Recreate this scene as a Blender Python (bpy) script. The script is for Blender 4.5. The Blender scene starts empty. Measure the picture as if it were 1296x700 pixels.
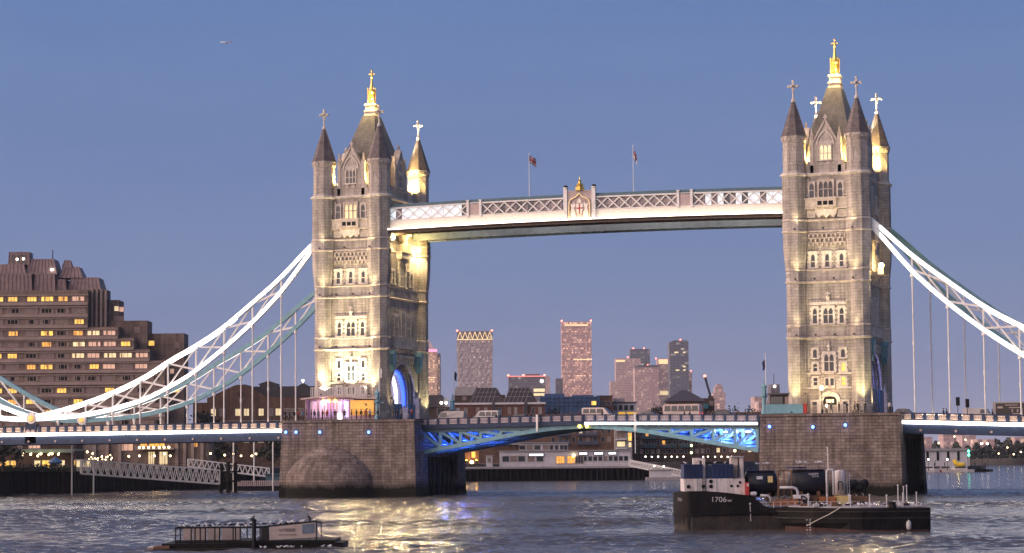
import bpy, bmesh, math, random
import numpy as np
from mathutils import Vector, Matrix
R = math.radians
PI = math.pi
random.seed(7)
S = bpy.context.scene
COL = S.collection

# ------------------------------------------------------------------ camera
CAM = Vector((111.65, -368.37, 6.976))
YAW, PITCH, ROLL, FPX = -0.3319, 0.0778, -0.0081, 2886.9      # focal length in pixels of a 1296 px wide frame
_f = Vector((math.sin(YAW)*math.cos(PITCH), math.cos(YAW)*math.cos(PITCH), math.sin(PITCH)))
_r = Vector((math.cos(YAW), -math.sin(YAW), 0))
_u = _r.cross(_f)
_r, _u = math.cos(ROLL)*_r + math.sin(ROLL)*_u, -math.sin(ROLL)*_r + math.cos(ROLL)*_u
cd = bpy.data.cameras.new('camera'); cam = bpy.data.objects.new('camera', cd); COL.objects.link(cam)
cam.matrix_world = Matrix(((_r.x, _u.x, -_f.x, CAM.x), (_r.y, _u.y, -_f.y, CAM.y), (_r.z, _u.z, -_f.z, CAM.z), (0, 0, 0, 1)))
cd.sensor_width = 36.0; cd.lens = FPX/1296*36.0; cd.clip_start = 1.0; cd.clip_end = 30000.0
S.camera = cam

# ------------------------------------------------------------------ sky, afterglow, exposure
def nd(nt, t, loc=(0, 0), **kw):
    n = nt.nodes.new(t)
    for k, v in kw.items():
        setattr(n, k, v)
    return n
def noise(nt, vec, scale, detail=4, rough=.6):
    n = nd(nt, 'ShaderNodeTexNoise'); n.inputs['Scale'].default_value = scale; n.inputs['Detail'].default_value = detail; n.inputs['Roughness'].default_value = rough
    if vec is not None: nt.links.new(vec, n.inputs['Vector'])
    return n
def mixc(nt, fac, a, b, blend='MIX'):
    m = nd(nt, 'ShaderNodeMix', data_type='RGBA', blend_type=blend)
    for sock, val in ((0, fac), (6, a), (7, b)):
        if isinstance(val, (int, float)): m.inputs[sock].default_value = val
        elif isinstance(val, (tuple, list)): m.inputs[sock].default_value = (*val[:3], 1)
        else: nt.links.new(val, m.inputs[sock])
    return m.outputs[2]
def rampv(nt, val, stops):
    r = nd(nt, 'ShaderNodeValToRGB'); nt.links.new(val, r.inputs[0]); c = r.color_ramp
    while len(c.elements) < len(stops): c.elements.new(.5)
    for e, (p, col) in zip(c.elements, stops):
        e.position = p; e.color = (*((col,)*3 if isinstance(col, (int, float)) else col), 1)
    return r.outputs[0]
W = bpy.data.worlds.new('World'); S.world = W; W.use_nodes = True
wt = W.node_tree; wt.nodes.clear()
wo = nd(wt, 'ShaderNodeOutputWorld'); wb = nd(wt, 'ShaderNodeBackground'); wt.links.new(wb.outputs[0], wo.inputs[0])
SUN_EL, SUN_AZ = R(1.5), R(238)            # the sun has just gone down in the west, behind the photographer
sky = nd(wt, 'ShaderNodeTexSky', sky_type='NISHITA', sun_disc=False, sun_elevation=SUN_EL, sun_rotation=SUN_AZ, air_density=1.0, dust_density=1.5, ozone_density=2.0)
tc = nd(wt, 'ShaderNodeTexCoord')
sep = nd(wt, 'ShaderNodeSeparateXYZ'); wt.links.new(tc.outputs['Generated'], sep.inputs[0])
el = nd(wt, 'ShaderNodeMapRange'); el.inputs[1].default_value = 0.0; el.inputs[2].default_value = 0.5
wt.links.new(sep.outputs['Z'], el.inputs[0])
ramp = nd(wt, 'ShaderNodeValToRGB'); wt.links.new(el.outputs[0], ramp.inputs[0])
cr = ramp.color_ramp
SKYRAMP = [(0.0, (.222, .230, .355)), (0.06, (.206, .234, .388)), (0.17, (.170, .232, .425)), (0.40, (.124, .209, .440)), (1.0, (.12, .20, .44))]
cr.elements[0].position = 0; cr.elements[0].color = (*SKYRAMP[0][1], 1)
cr.elements[1].position = 1; cr.elements[1].color = (*SKYRAMP[-1][1], 1)
for p, c in SKYRAMP[1:-1]:
    e = cr.elements.new(p); e.color = (*c, 1)
# afterglow towards the west
gl = nd(wt, 'ShaderNodeVectorMath', operation='DOT_PRODUCT'); wt.links.new(tc.outputs['Generated'], gl.inputs[0])
gl.inputs[1].default_value = (math.sin(SUN_AZ)*.99, math.cos(SUN_AZ)*.99, .1)
gm = nd(wt, 'ShaderNodeMapRange'); gm.inputs[1].default_value = 0.0; gm.inputs[2].default_value = 1.0; wt.links.new(gl.outputs['Value'], gm.inputs[0])
gp = nd(wt, 'ShaderNodeMath', operation='POWER'); gp.inputs[1].default_value = 1.6; wt.links.new(gm.outputs[0], gp.inputs[0])
mg = nd(wt, 'ShaderNodeMix', data_type='RGBA', blend_type='ADD'); wt.links.new(gp.outputs[0], mg.inputs[0]); wt.links.new(ramp.outputs[0], mg.inputs[6]); mg.inputs[7].default_value = (4.3, 3.1, 2.55, 1)
ms = nd(wt, 'ShaderNodeMix', data_type='RGBA', blend_type='ADD'); ms.inputs[0].default_value = 0.012
wt.links.new(mg.outputs[2], ms.inputs[6]); wt.links.new(sky.outputs[0], ms.inputs[7])
smp = nd(wt, 'ShaderNodeMapping'); smp.inputs['Scale'].default_value = (3, 3, 16); wt.links.new(tc.outputs['Generated'], smp.inputs[0])
sn = noise(wt, smp.outputs[0], 1.6, 4, .55)
sv = mixc(wt, 1.0, ms.outputs[2], rampv(wt, sn.outputs[0], [(.3, (.955, .965, .985)), (.7, (1.045, 1.03, 1.01))]), 'MULTIPLY')
wt.links.new(sv, wb.inputs[0]); wb.inputs[1].default_value = 1.0

sd = bpy.data.lights.new('sun', 'SUN'); so = bpy.data.objects.new('sun', sd); COL.objects.link(so)
sd.energy = 1.4; sd.angle = R(25); sd.color = (1.0, .74, .60)
_dir = Vector((math.sin(SUN_AZ)*math.cos(R(10)), math.cos(SUN_AZ)*math.cos(R(10)), math.sin(R(10))))
so.rotation_euler = _dir.to_track_quat('Z', 'Y').to_euler(); so.location = (0, -300, 200)
S.view_settings.view_transform = 'Standard'; S.view_settings.look = 'None'; S.view_settings.exposure = 0.0; S.view_settings.gamma = 1.0
S.cycles.use_denoising = True
S.cycles.max_bounces = 5; S.cycles.glossy_bounces = 3; S.cycles.diffuse_bounces = 2; S.cycles.transmission_bounces = 3
S.cycles.sample_clamp_indirect = 25.0; S.cycles.caustics_reflective = False; S.cycles.caustics_refractive = False

# ------------------------------------------------------------------ placing things at a real distance along a sight line
def ray(u, v):
    return _f + _r*((u-648)/FPX) + _u*((350-v)/FPX)
def atd(u, v, d):
    return CAM + ray(u, v)*d
def aty(u, v, y):
    d = ray(u, v); return CAM + d*((y-CAM.y)/d.y)
def atz(u, v, z):
    d = ray(u, v); return CAM + d*((z-CAM.z)/d.z)
BASE_ROT = -YAW

# ------------------------------------------------------------------ mesh builder
class MB:
    def __init__(s):
        s.v = []; s.f = []; s.m = []; s.c = 0; s.sm = []; s.smooth = False
    def face(s, ids):
        s.f.append(ids); s.m.append(s.c); s.sm.append(s.smooth)
    def poly(s, pts):
        i = len(s.v); s.v += [tuple(p) for p in pts]; s.face(list(range(i, i+len(pts)))); return s
    def box(s, x0, x1, y0, y1, z0, z1):
        i = len(s.v)
        s.v += [(x0, y0, z0), (x1, y0, z0), (x1, y1, z0), (x0, y1, z0), (x0, y0, z1), (x1, y0, z1), (x1, y1, z1), (x0, y1, z1)]
        for q in ((3, 2, 1, 0), (4, 5, 6, 7), (0, 1, 5, 4), (1, 2, 6, 5), (2, 3, 7, 6), (3, 0, 4, 7)):
            s.face([i+a for a in q])
        return s
    def cbox(s, c, d):
        return s.box(c[0]-d[0]/2, c[0]+d[0]/2, c[1]-d[1]/2, c[1]+d[1]/2, c[2]-d[2]/2, c[2]+d[2]/2)
    def loft(s, secs, cap0=True, cap1=True, closed=True):
        """secs: list of rings of equal length"""
        n = len(secs[0]); i = len(s.v)
        for r in secs:
            s.v += [tuple(p) for p in r]
        for k in range(len(secs)-1):
            a = i+k*n; b = a+n
            for j in range(n if closed else n-1):
                j2 = (j+1) % n
                s.face([a+j, a+j2, b+j2, b+j])
        sm = s.smooth; s.smooth = False
        if cap0: s.face([i+j for j in range(n)][::-1])
        if cap1: s.face([i+(len(secs)-1)*n+j for j in range(n)])
        s.smooth = sm
        return s
    def prism(s, poly, vec):
        """planar polygon of 3-D points pushed along vec"""
        vec = Vector(vec); a = [Vector(p) for p in poly]
        nrm = Vector((0, 0, 0))
        for k in range(len(a)):
            nrm += a[k].cross(a[(k+1) % len(a)])
        if nrm.dot(vec) < 0: a = a[::-1]
        return s.loft([a, [p+vec for p in a]])
    def slab(s, pts, y0, y1):
        return s.prism([(x, y0, z) for x, z in pts], (0, y1-y0, 0))
    def flat(s, pts, z0, z1):
        return s.prism([(x, y, z0) for x, y in pts], (0, 0, z1-z0))
    def lathe(s, prof, n=12, c=(0, 0), ph=0.0, sx=1, sy=1):
        secs = []
        for r, z in prof:
            secs.append([(c[0]+sx*r*math.cos(ph+2*PI*k/n), c[1]+sy*r*math.sin(ph+2*PI*k/n), z) for k in range(n)])
        return s.loft(secs)
    def tube(s, p, q, r0, r1=None, n=6):
        if r1 is None: r1 = r0
        p = Vector(p); q = Vector(q); d = (q-p)
        if d.length < 1e-6: return s
        d.normalize(); a = d.orthogonal().normalized(); b = d.cross(a)
        ring = lambda c, r: [c+a*(r*math.cos(2*PI*k/n))+b*(r*math.sin(2*PI*k/n)) for k in range(n)]
        return s.loft([ring(p, r0), ring(q, r1)])
    def path(s, pts, r, n=6):
        pts = [Vector(p) for p in pts]; secs = []
        t0 = (pts[1]-pts[0]).normalized(); a = t0.orthogonal().normalized()
        for k, p in enumerate(pts):
            t = (pts[min(k+1, len(pts)-1)]-pts[max(k-1, 0)]).normalized()
            a = (a-t*a.dot(t)).normalized(); b = t.cross(a)
            rr = r[k] if isinstance(r, (list, tuple)) else r
            secs.append([p+a*(rr*math.cos(2*PI*j/n))+b*(rr*math.sin(2*PI*j/n)) for j in range(n)])
        return s.loft(secs)
    def bar(s, p, q, w, h, up=(0, 0, 1)):
        """rectangular bar, w across, h along up"""
        p = Vector(p); q = Vector(q); d = (q-p).normalized(); up = Vector(up)
        a = d.cross(up)
        if a.length < 1e-4: a = d.orthogonal()
        a.normalize(); b = a.cross(d)
        rg = lambda c: [c-a*w/2-b*h/2, c+a*w/2-b*h/2, c+a*w/2+b*h/2, c-a*w/2+b*h/2]
        return s.loft([rg(p), rg(q)])
    def ball(s, c, r, n=10, m=6, sx=1, sy=1, sz=1):
        sm = s.smooth; s.smooth = True
        prof = [(max(.02, math.sin(PI*k/m))*r, -math.cos(PI*k/m)*r) for k in range(m+1)]
        secs = [[(c[0]+sx*rr*math.cos(2*PI*j/n), c[1]+sy*rr*math.sin(2*PI*j/n), c[2]+sz*z) for j in range(n)] for rr, z in prof]
        s.loft(secs); s.smooth = sm
        return s
    def mesh(s, name, mats, org=(0, 0, 0)):
        me = bpy.data.meshes.new(name)
        o = org
        me.from_pydata([(a-o[0], b-o[1], c-o[2]) for a, b, c in s.v], [], s.f)
        for m in (mats if isinstance(mats, (list, tuple)) else [mats]):
            me.materials.append(m)
        me.polygons.foreach_set('material_index', s.m)
        me.polygons.foreach_set('use_smooth', s.sm)
        me.update()
        return me
    def build(s, name, mats, parent=None, org=None, loc=None, rotz=None):
        if org is None:
            org = tuple(parent['_w']) if parent is not None and '_w' in parent.keys() else (0, 0, 0)
        ob = bpy.data.objects.new(name, s.mesh(name, mats, org)); COL.objects.link(ob)
        if parent is not None:
            ob.parent = parent
            if '_w' in parent.keys(): ob['_w'] = tuple(parent['_w'])
        if loc is not None: ob.location = loc
        if rotz is not None: ob.rotation_euler = (0, 0, rotz)
        return ob

def tag(o, label=None, cat=None, group=None, kind=None):
    if label: o['label'] = label
    if cat: o['category'] = cat
    if group: o['group'] = group
    if kind: o['kind'] = kind
    return o
def thing(name, label, cat, loc=(0, 0, 0), rotz=0.0, group=None, world=False):
    """an Empty at the thing's base; world=True: its parts are written in world coordinates"""
    o = bpy.data.objects.new(name, None); COL.objects.link(o)
    o.empty_display_size = .5
    o.location = loc; o.rotation_euler = (0, 0, rotz)
    if world: o['_w'] = tuple(loc)
    return tag(o, label, cat, group)
def clone(o, parent=None):
    c = o.copy(); COL.objects.link(c)
    if parent is not None: c.parent = parent
    for ch in list(o.children): clone(ch, c)
    return c
def boolean_cut(ob, cutter_mb):
    cm = cutter_mb.mesh('cut', []); co = bpy.data.objects.new('cut', cm); COL.objects.link(co)
    md = ob.modifiers.new('b', 'BOOLEAN'); md.object = co; md.operation = 'DIFFERENCE'; md.solver = 'EXACT'
    bpy.context.view_layer.update()
    dg = bpy.context.evaluated_depsgraph_get()
    me = bpy.data.meshes.new_from_object(ob.evaluated_get(dg))
    ob.modifiers.clear(); ob.data = me
    bpy.data.objects.remove(co)
    return ob

# ------------------------------------------------------------------ materials
def mat(name):
    m = bpy.data.materials.new(name); m.use_nodes = True
    nt = m.node_tree; nt.nodes.clear()
    out = nd(nt, 'ShaderNodeOutputMaterial'); b = nd(nt, 'ShaderNodeBsdfPrincipled')
    nt.links.new(b.outputs[0], out.inputs[0])
    return m, nt, b
def setp(b, **k):
    for a, v in k.items():
        b.inputs[a.replace('_', ' ')].default_value = v
def wallcoord(nt, sx=1.0, sz=1.0):
    """(x+y, z) in object space: courses run level round a building's corners"""
    t = nd(nt, 'ShaderNodeTexCoord'); sp = nd(nt, 'ShaderNodeSeparateXYZ'); nt.links.new(t.outputs['Object'], sp.inputs[0])
    a = nd(nt, 'ShaderNodeMath', operation='ADD'); nt.links.new(sp.outputs[0], a.inputs[0]); nt.links.new(sp.outputs[1], a.inputs[1])
    c = nd(nt, 'ShaderNodeCombineXYZ'); nt.links.new(a.outputs[0], c.inputs[0]); nt.links.new(sp.outputs[2], c.inputs[1])
    return c, t, sp
def bump(nt, b, h, strength=.5, dist=.05):
    n = nd(nt, 'ShaderNodeBump'); n.inputs['Strength'].default_value = strength; n.inputs['Distance'].default_value = dist
    nt.links.new(h, n.inputs['Height']); nt.links.new(n.outputs[0], b.inputs['Normal'])

def stone(name, c1, c2, mortar, bw=1.2, bh=.55, msize=.03, rough=.85, streak=.35, algae=None, bstr=.6, contrast=1.0):
    m, nt, b = mat(name)
    wc, t, sp = wallcoord(nt)
    br = nd(nt, 'ShaderNodeTexBrick'); nt.links.new(wc.outputs[0], br.inputs['Vector'])
    br.inputs['Color1'].default_value = (*c1, 1); br.inputs['Color2'].default_value = (*c2, 1); br.inputs['Mortar'].default_value = (*mortar, 1)
    br.inputs['Scale'].default_value = 1; br.inputs['Mortar Size'].default_value = msize; br.inputs['Brick Width'].default_value = bw; br.inputs['Row Height'].default_value = bh
    br.inputs['Bias'].default_value = 0.0
    n1 = noise(nt, t.outputs['Object'], .35, 6, .65); n2 = noise(nt, t.outputs['Object'], 4.0, 5, .7)
    # vertical rain streaks and soot
    mp = nd(nt, 'ShaderNodeMapping'); mp.inputs['Scale'].default_value = (1.6, 1.6, .10); nt.links.new(t.outputs['Object'], mp.inputs[0])
    n3 = noise(nt, mp.outputs[0], 1.0, 5, .6)
    col = mixc(nt, 1.0, br.outputs['Color'], rampv(nt, n1.outputs[0], [(.3, .62), (.7, 1.12)]), 'MULTIPLY')
    col = mixc(nt, 1.0, col, rampv(nt, n2.outputs[0], [(.3, .8), (.7, 1.15)]), 'MULTIPLY')
    col = mixc(nt, streak, col, rampv(nt, n3.outputs[0], [(.38, .35), (.6, 1.1)]), 'MULTIPLY')
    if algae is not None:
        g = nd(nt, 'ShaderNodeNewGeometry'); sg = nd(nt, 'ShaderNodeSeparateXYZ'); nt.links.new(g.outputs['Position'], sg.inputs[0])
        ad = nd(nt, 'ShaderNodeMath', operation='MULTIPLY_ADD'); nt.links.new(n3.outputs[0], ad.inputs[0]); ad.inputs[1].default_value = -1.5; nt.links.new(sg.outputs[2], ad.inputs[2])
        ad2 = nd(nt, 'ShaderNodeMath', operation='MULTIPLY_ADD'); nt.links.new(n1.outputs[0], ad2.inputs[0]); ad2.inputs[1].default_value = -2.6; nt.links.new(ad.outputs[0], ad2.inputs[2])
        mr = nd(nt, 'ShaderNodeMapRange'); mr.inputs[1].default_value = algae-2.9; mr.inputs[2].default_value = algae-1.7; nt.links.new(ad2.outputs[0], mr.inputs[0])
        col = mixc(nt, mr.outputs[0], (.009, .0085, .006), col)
    nt.links.new(col, b.inputs['Base Color']); setp(b, Roughness=rough); b.inputs['Specular IOR Level'].default_value = .12 if algae is not None else .25
    hs = nd(nt, 'ShaderNodeMath', operation='MULTIPLY_ADD'); nt.links.new(br.outputs['Fac'], hs.inputs[0]); hs.inputs[1].default_value = -1.0
    nt.links.new(n2.outputs[0], hs.inputs[2])
    bump(nt, b, hs.outputs[0], bstr, .12)
    return m
def plain(name, col, rough=.6, metal=0.0, var=.25, scale=1.5, bstr=0.0, spec=.5, dirt=0.0):
    m, nt, b = mat(name); t = nd(nt, 'ShaderNodeTexCoord')
    n = noise(nt, t.outputs['Object'], scale, 5, .65)
    c = mixc(nt, 1.0, col, rampv(nt, n.outputs[0], [(.3, 1-var), (.7, 1+var*.6)]), 'MULTIPLY')
    if dirt:
        mp = nd(nt, 'ShaderNodeMapping'); mp.inputs['Scale'].default_value = (2.2, 2.2, .25); nt.links.new(t.outputs['Object'], mp.inputs[0])
        n3 = noise(nt, mp.outputs[0], 1.3, 6, .7)
        c = mixc(nt, rampv(nt, n3.outputs[0], [(.5, 0.0), (.72, dirt)]), c, (.09, .045, .022))
    nt.links.new(c, b.inputs['Base Color']); setp(b, Roughness=rough, Metallic=metal)
    b.inputs['Specular IOR Level'].default_value = spec
    if bstr: bump(nt, b, n.outputs[0], bstr, .03)
    return m
def glow(name, col, strength, var=0.0, scale=3.0):
    m, nt, b = mat(name); setp(b, Roughness=.4); b.inputs['Base Color'].default_value = (*[min(.8, c) for c in col], 1)
    b.inputs['Emission Color'].default_value = (*col, 1); b.inputs['Emission Strength'].default_value = strength
    if var:
        t = nd(nt, 'ShaderNodeTexCoord'); n = noise(nt, t.outputs['Object'], scale, 3, .6)
        r = rampv(nt, n.outputs[0], [(.35, 1-var), (.65, 1.0)])
        nt.links.new(mixc(nt, 1.0, col, r, 'MULTIPLY'), b.inputs['Emission Color'])
    return m
def glassy(name, col=(.02, .025, .03), rough=.08):
    return plain(name, col, rough, 0, .3, .6, 0, .6)

M = {}
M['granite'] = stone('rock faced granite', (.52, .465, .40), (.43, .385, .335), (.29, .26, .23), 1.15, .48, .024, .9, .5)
M['ashlar'] = stone('smooth ashlar', (.54, .485, .42), (.48, .43, .375), (.33, .295, .26), 1.5, .62, .02, .85, .45, bstr=.3)
M['portland'] = plain('portland stone', (.60, .54, .47), .8, 0, .3, 2.2, .15)
M['portland_dark'] = plain('weathered portland stone', (.52, .45, .385), .85, 0, .4, 1.2, .2)
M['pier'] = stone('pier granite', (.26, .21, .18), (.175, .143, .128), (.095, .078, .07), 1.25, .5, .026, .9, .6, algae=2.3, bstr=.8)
M['slate'] = stone('slate', (.20, .165, .155), (.13, .11, .11), (.07, .06, .06), .45, .32, .02, .6, .3, bstr=.5)
M['leadroof'] = stone('roof slates', (.20, .19, .165), (.16, .15, .13), (.10, .09, .08), .6, .4, .02, .55, .35, bstr=.35)
M['gold'] = plain('gilding', (.85, .58, .16), .3, 1.0, .15, 6)
M['dark_glass'] = glassy('window glass')
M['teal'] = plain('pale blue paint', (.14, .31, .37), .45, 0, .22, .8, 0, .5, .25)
M['teal_dark'] = plain('weathered blue paint', (.055, .125, .16), .5, 0, .3, .8, 0, .5, .3)
M['navy'] = plain('navy paint', (.022, .040, .085), .55, 0, .3, .9, 0, .25, .15)
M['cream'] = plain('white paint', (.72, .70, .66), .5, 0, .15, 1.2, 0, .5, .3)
M['pinkpanel'] = plain('weathered panel', (.42, .33, .31), .6, 0, .25, 1.0)
M['asphalt'] = plain('asphalt', (.05, .05, .05), .85, 0, .3, 3)
M['paving'] = plain('paving', (.22, .21, .2), .85, 0, .3, 2)
M['steel_dark'] = plain('dark steel', (.025, .026, .03), .6, .1, .4, 1.5, 0, .2)
M['black'] = plain('black paint', (.010, .010, .011), .6, 0, .5, 1.0, 0, .15)
M['timber'] = plain('wet dark timber', (.016, .012, .009), .75, 0, .5, 2.0, .3, .15)
M['white_led'] = glow('white led strip', (1.0, .96, .91), 4.5)
M['cool_led'] = glow('cool led strip', (.92, .97, 1.0), 2.6)
M['warm_led'] = glow('warm led strip', (1.0, .86, .68), 3.0)
M['blue_lamp'] = glow('blue lamp', (.08, .2, 1.0), 9.0)
M['lamp'] = glow('street lamp glass', (1.0, .74, .36), 9.0)
M['lamp_white'] = glow('white lamp glass', (1.0, .88, .72), 8.0)
M['amber'] = glow('amber lamp', (1.0, .55, .08), 10.0)
M['red_lamp'] = glow('red lamp', (1.0, .16, .1), 8.0)
M['green_lamp'] = glow('green lamp', (.1, 1.0, .5), 6.0)
M['win_yellow'] = glow('lit window yellow', (1.0, .54, .10), 1.5, .75, 1.0)
M['win_warm'] = glow('lit window warm', (1.0, .74, .40), .9, .5, 1.0)
M['win_pale'] = glow('curtained lit window', (.90, .52, .36), .50, .5, .8)
M['win_dark'] = M['dark_glass']

def lamp_spot(name, loc, target, power, col, size=60, blend=.6, rad=.25):
    d = bpy.data.lights.new(name, 'SPOT'); d.energy = power; d.color = col; d.spot_size = R(size); d.spot_blend = blend; d.shadow_soft_size = rad
    o = bpy.data.objects.new(name, d); COL.objects.link(o); o.location = loc
    o.rotation_euler = (Vector(target)-Vector(loc)).to_track_quat('-Z', 'Y').to_euler()
    return o
def lamp_point(name, loc, power, col, rad=.2):
    d = bpy.data.lights.new(name, 'POINT'); d.energy = power; d.color = col; d.shadow_soft_size = rad
    o = bpy.data.objects.new(name, d); COL.objects.link(o); o.location = loc
    return o
# ================================================================== the bridge: piers, towers
TX, TCX, TCY = 41.15, 5.13, 9.18          # tower centres; turret centres in a tower
BX, BY = 5.43, 9.5                        # wall planes of a tower
RL, RU = 1.5, 1.9                         # turret apothem below and above the corbelling

def outline(r, d=0.0, ox=0.0):
    """plan of a tower: a box with an octagonal turret on each corner, grown by d"""
    bx, by, r = BX+d, BY+d, r+d
    t = r*0.41421
    q = [(TCX-r, -by), (TCX-r, -TCY-t), (TCX-t, -TCY-r), (TCX+t, -TCY-r), (TCX+r, -TCY-t), (TCX+r, -TCY+t), (TCX+t, -TCY+r), (bx, -TCY+r)]
    a = list(q)
    a += [(x, -y) for x, y in q[::-1]]
    a += [(-x, -y) for x, y in q]
    a += [(-x, y) for x, y in q[::-1]]
    return [(x+ox, y) for x, y in a]
def ring3(pts, z): return [(x, y, z) for x, y in pts]

def face(X0, side):
    if side == 'front': return lambda u, n, z: (X0+u, -BY-n, z)
    if side == 'back': return lambda u, n, z: (X0-u, BY+n, z)
    if side == 'right': return lambda u, n, z: (X0+BX+n, u, z)
    return lambda u, n, z: (X0-BX-n, -u, z)
def fbox(mb, F, u0, u1, n0, n1, z0, z1):
    a = F(u0, n0, z0); b = F(u1, n1, z1)
    mb.box(min(a[0], b[0]), max(a[0], b[0]), min(a[1], b[1]), max(a[1], b[1]), z0, z1)
def fslab(mb, F, pts, n0, n1):
    a = [F(u, n0, z) for u, z in pts]; d = Vector(F(0, n1, 0))-Vector(F(0, n0, 0))
    mb.prism(a, d)
def arch_pts(hw, spring, apex, n=7):
    """pointed arch from (-hw, spring) over the apex to (hw, spring)"""
    h = apex-spring; c = (h*h-hw*hw)/(2*hw); rad = hw+c
    out = []
    for k in range(n+1):
        z = h*k/n; x = math.sqrt(max(0, rad*rad-z*z))-c
        out.append((-x, spring+z))
    return out+[(-x, z) for x, z in out[::-1][1:]]

def win(T, F, u, z0, w, h, n=1, fr=.28, pane='win_dark', transom=None, quoin=True, proj=.16, pointed=True, mt='portland', name='window'):
    s = MB(); mul = .15; lw = (w-mul*(n-1))/n; top = z0+h; sp = z0+h*.72 if pointed else top
    fbox(s, F, u-w/2-fr, u-w/2, 0, proj, z0, top+fr); fbox(s, F, u+w/2, u+w/2+fr, 0, proj, z0, top+fr)
    fbox(s, F, u-w/2-fr-.1, u+w/2+fr+.1, 0, proj+.1, z0-.22, z0)
    fbox(s, F, u-w/2, u+w/2, 0, proj-.004, top, top+fr)
    g = MB()
    for k in range(n):
        a = u-w/2+k*(lw+mul)
        if k: fbox(s, F, a-mul, a, 0, proj-.03, z0, top)
        if pointed:
            ap = [(a+lw/2+x, z) for x, z in arch_pts(lw/2, sp, top-.04, 4)]
            fslab(s, F, [(a, top)] + ap[:5] + [(a+lw/2, top)], 0, proj-.05)
            fslab(s, F, [(a+lw/2, top)] + ap[4:] + [(a+lw, top)], 0, proj-.05)
        if transom: fbox(s, F, a, a+lw, 0, proj-.04, z0+h*transom-.06, z0+h*transom+.06)
        fbox(g, F, a, a+lw, 0, .03, z0, top)
    if quoin:
        zz = z0; k = 0
        while zz < top+fr-.3:
            if k % 2 == 0:
                fbox(s, F, u-w/2-fr-.2, u-w/2-fr, 0, proj-.05, zz, zz+.36); fbox(s, F, u+w/2+fr, u+w/2+fr+.2, 0, proj-.05, zz, zz+.36)
            zz += .36; k += 1
    o = s.build(name, M[mt], T); g.build('pane', M[pane], o)
    return o

PF, PR = 12.8, 10.9                       # pier faces upstream and downstream of the bridge axis
def pier(X, u0, u1, label):
    T = thing('bridge_pier', label, 'bridge pier', (X, 0, 0), world=True)
    xa, xb = aty(u0, 527, -PF).x, aty(u1, 527, -PF).x
    def rect(e, z, b=None): return [(xa-e, -PF-e, z), (xb+e, -PF-e, z), (xb+e, PR+e, z), (xa-e, PR+e, z)]
    b = MB(); b.loft([rect(.6, -4), rect(.45, 0), rect(0, 13.0)])
    shell = b.build('masonry', M['pier'], T); hy = PF; hw = xb-X
    # recessed bascule chamber in the side facing south
    c = MB(); c.box(X+hw-1.2, X+hw+3, -7.4, 7.4, -1, 6.9) if X < 0 else c.box(X+hw-.7, X+hw+3, -7.8, 8.2, -1, 9.4)
    boolean_cut(shell, c)
    f = MB(); n = 7
    for k in range(n):
        y = -7.0+14.0*k/(n-1)
        f.tube((X+hw-.7 if X < 0 else X+hw-.4, y, -3), (X+hw-.7 if X < 0 else X+hw-.4, y, 6.6 if X < 0 else 9.0), .33)
        f.build('fender_pile', M['timber'], T); f = MB()
    cp = MB(); cp.loft([rect(e, z) for z, e in ((12.55, .02), (12.6, .22), (12.8, .22), (12.84, .12), (13.02, .12))])
    cp.build('coping', M['pier'], T)
    # cutwater: a pointed base under a rounded masonry hood
    w = MB(); cx = X-2.6 if X < 0 else X-1.2; secs = []; hk = 1.0 if X < 0 else .42; w.smooth = True
    for z, s_ in ((-4, 1.0), (0, 1.0), (3.4, .99), (4.4, .93), (5.5, .82), (6.6, .66), (7.6, .46), (8.4, .24), (8.9, .03)):
        ring = []
        for k in range(17):
            a = PI*k/16; px = -math.cos(a); py = math.sin(a)**1.25
            ring.append((cx+px*8.2*s_, -hy+.25-py*4.6*s_*hk, z if z <= 0 else z*(.40+.60*hk)))
        secs.append(ring)
    w.loft(secs); w.build('cutwater', M['pier'], T)
    return T
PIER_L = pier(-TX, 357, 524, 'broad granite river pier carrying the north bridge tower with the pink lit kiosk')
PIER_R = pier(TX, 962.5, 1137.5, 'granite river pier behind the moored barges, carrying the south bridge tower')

def spot_recess(u, v, X, label):
    p = aty(u, v, -12.86)
    T = thing('recessed_light', label, 'light', (p.x, -12.92, p.z), 0, 'small blue lights set into the pier walls')
    b = MB(); b.lathe([(.30, -.10), (.34, -.06), (.34, .02), (.26, .02)], 12)
    o = b.build('housing', M['steel_dark'], T); o.rotation_euler = (R(90), 0, 0); o.location = (0, 0, 0)
    g = MB(); g.ball((0, 0, 0), .26, 10, 6); g.build('lens', M['blue_lamp'], T)
    lamp_point('blue_pier_lamp', (p.x, -13.5, p.z), 14, (.1, .2, 1), .15)
for u, v, X, lb in ((362, 547, -1, 'leftmost small blue light, at the outer corner of the north pier'), (375, 547, -1, 'second small blue light from the outer corner of the north pier'),
                    (405, 547, -1, 'small blue light above the rounded cutwater of the north pier'), (467, 547, -1, 'small blue light on the north pier nearest to the bascule'),
                    (974, 540, 1, 'small blue light on the south pier next to the bascule'), (1029, 540.5, 1, 'bright blue light in the middle of the south pier wall'), (1070, 538, 1, 'whitish blue light on the south pier, furthest from the bascule')):
    spot_recess(u, v, X, lb)

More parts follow.
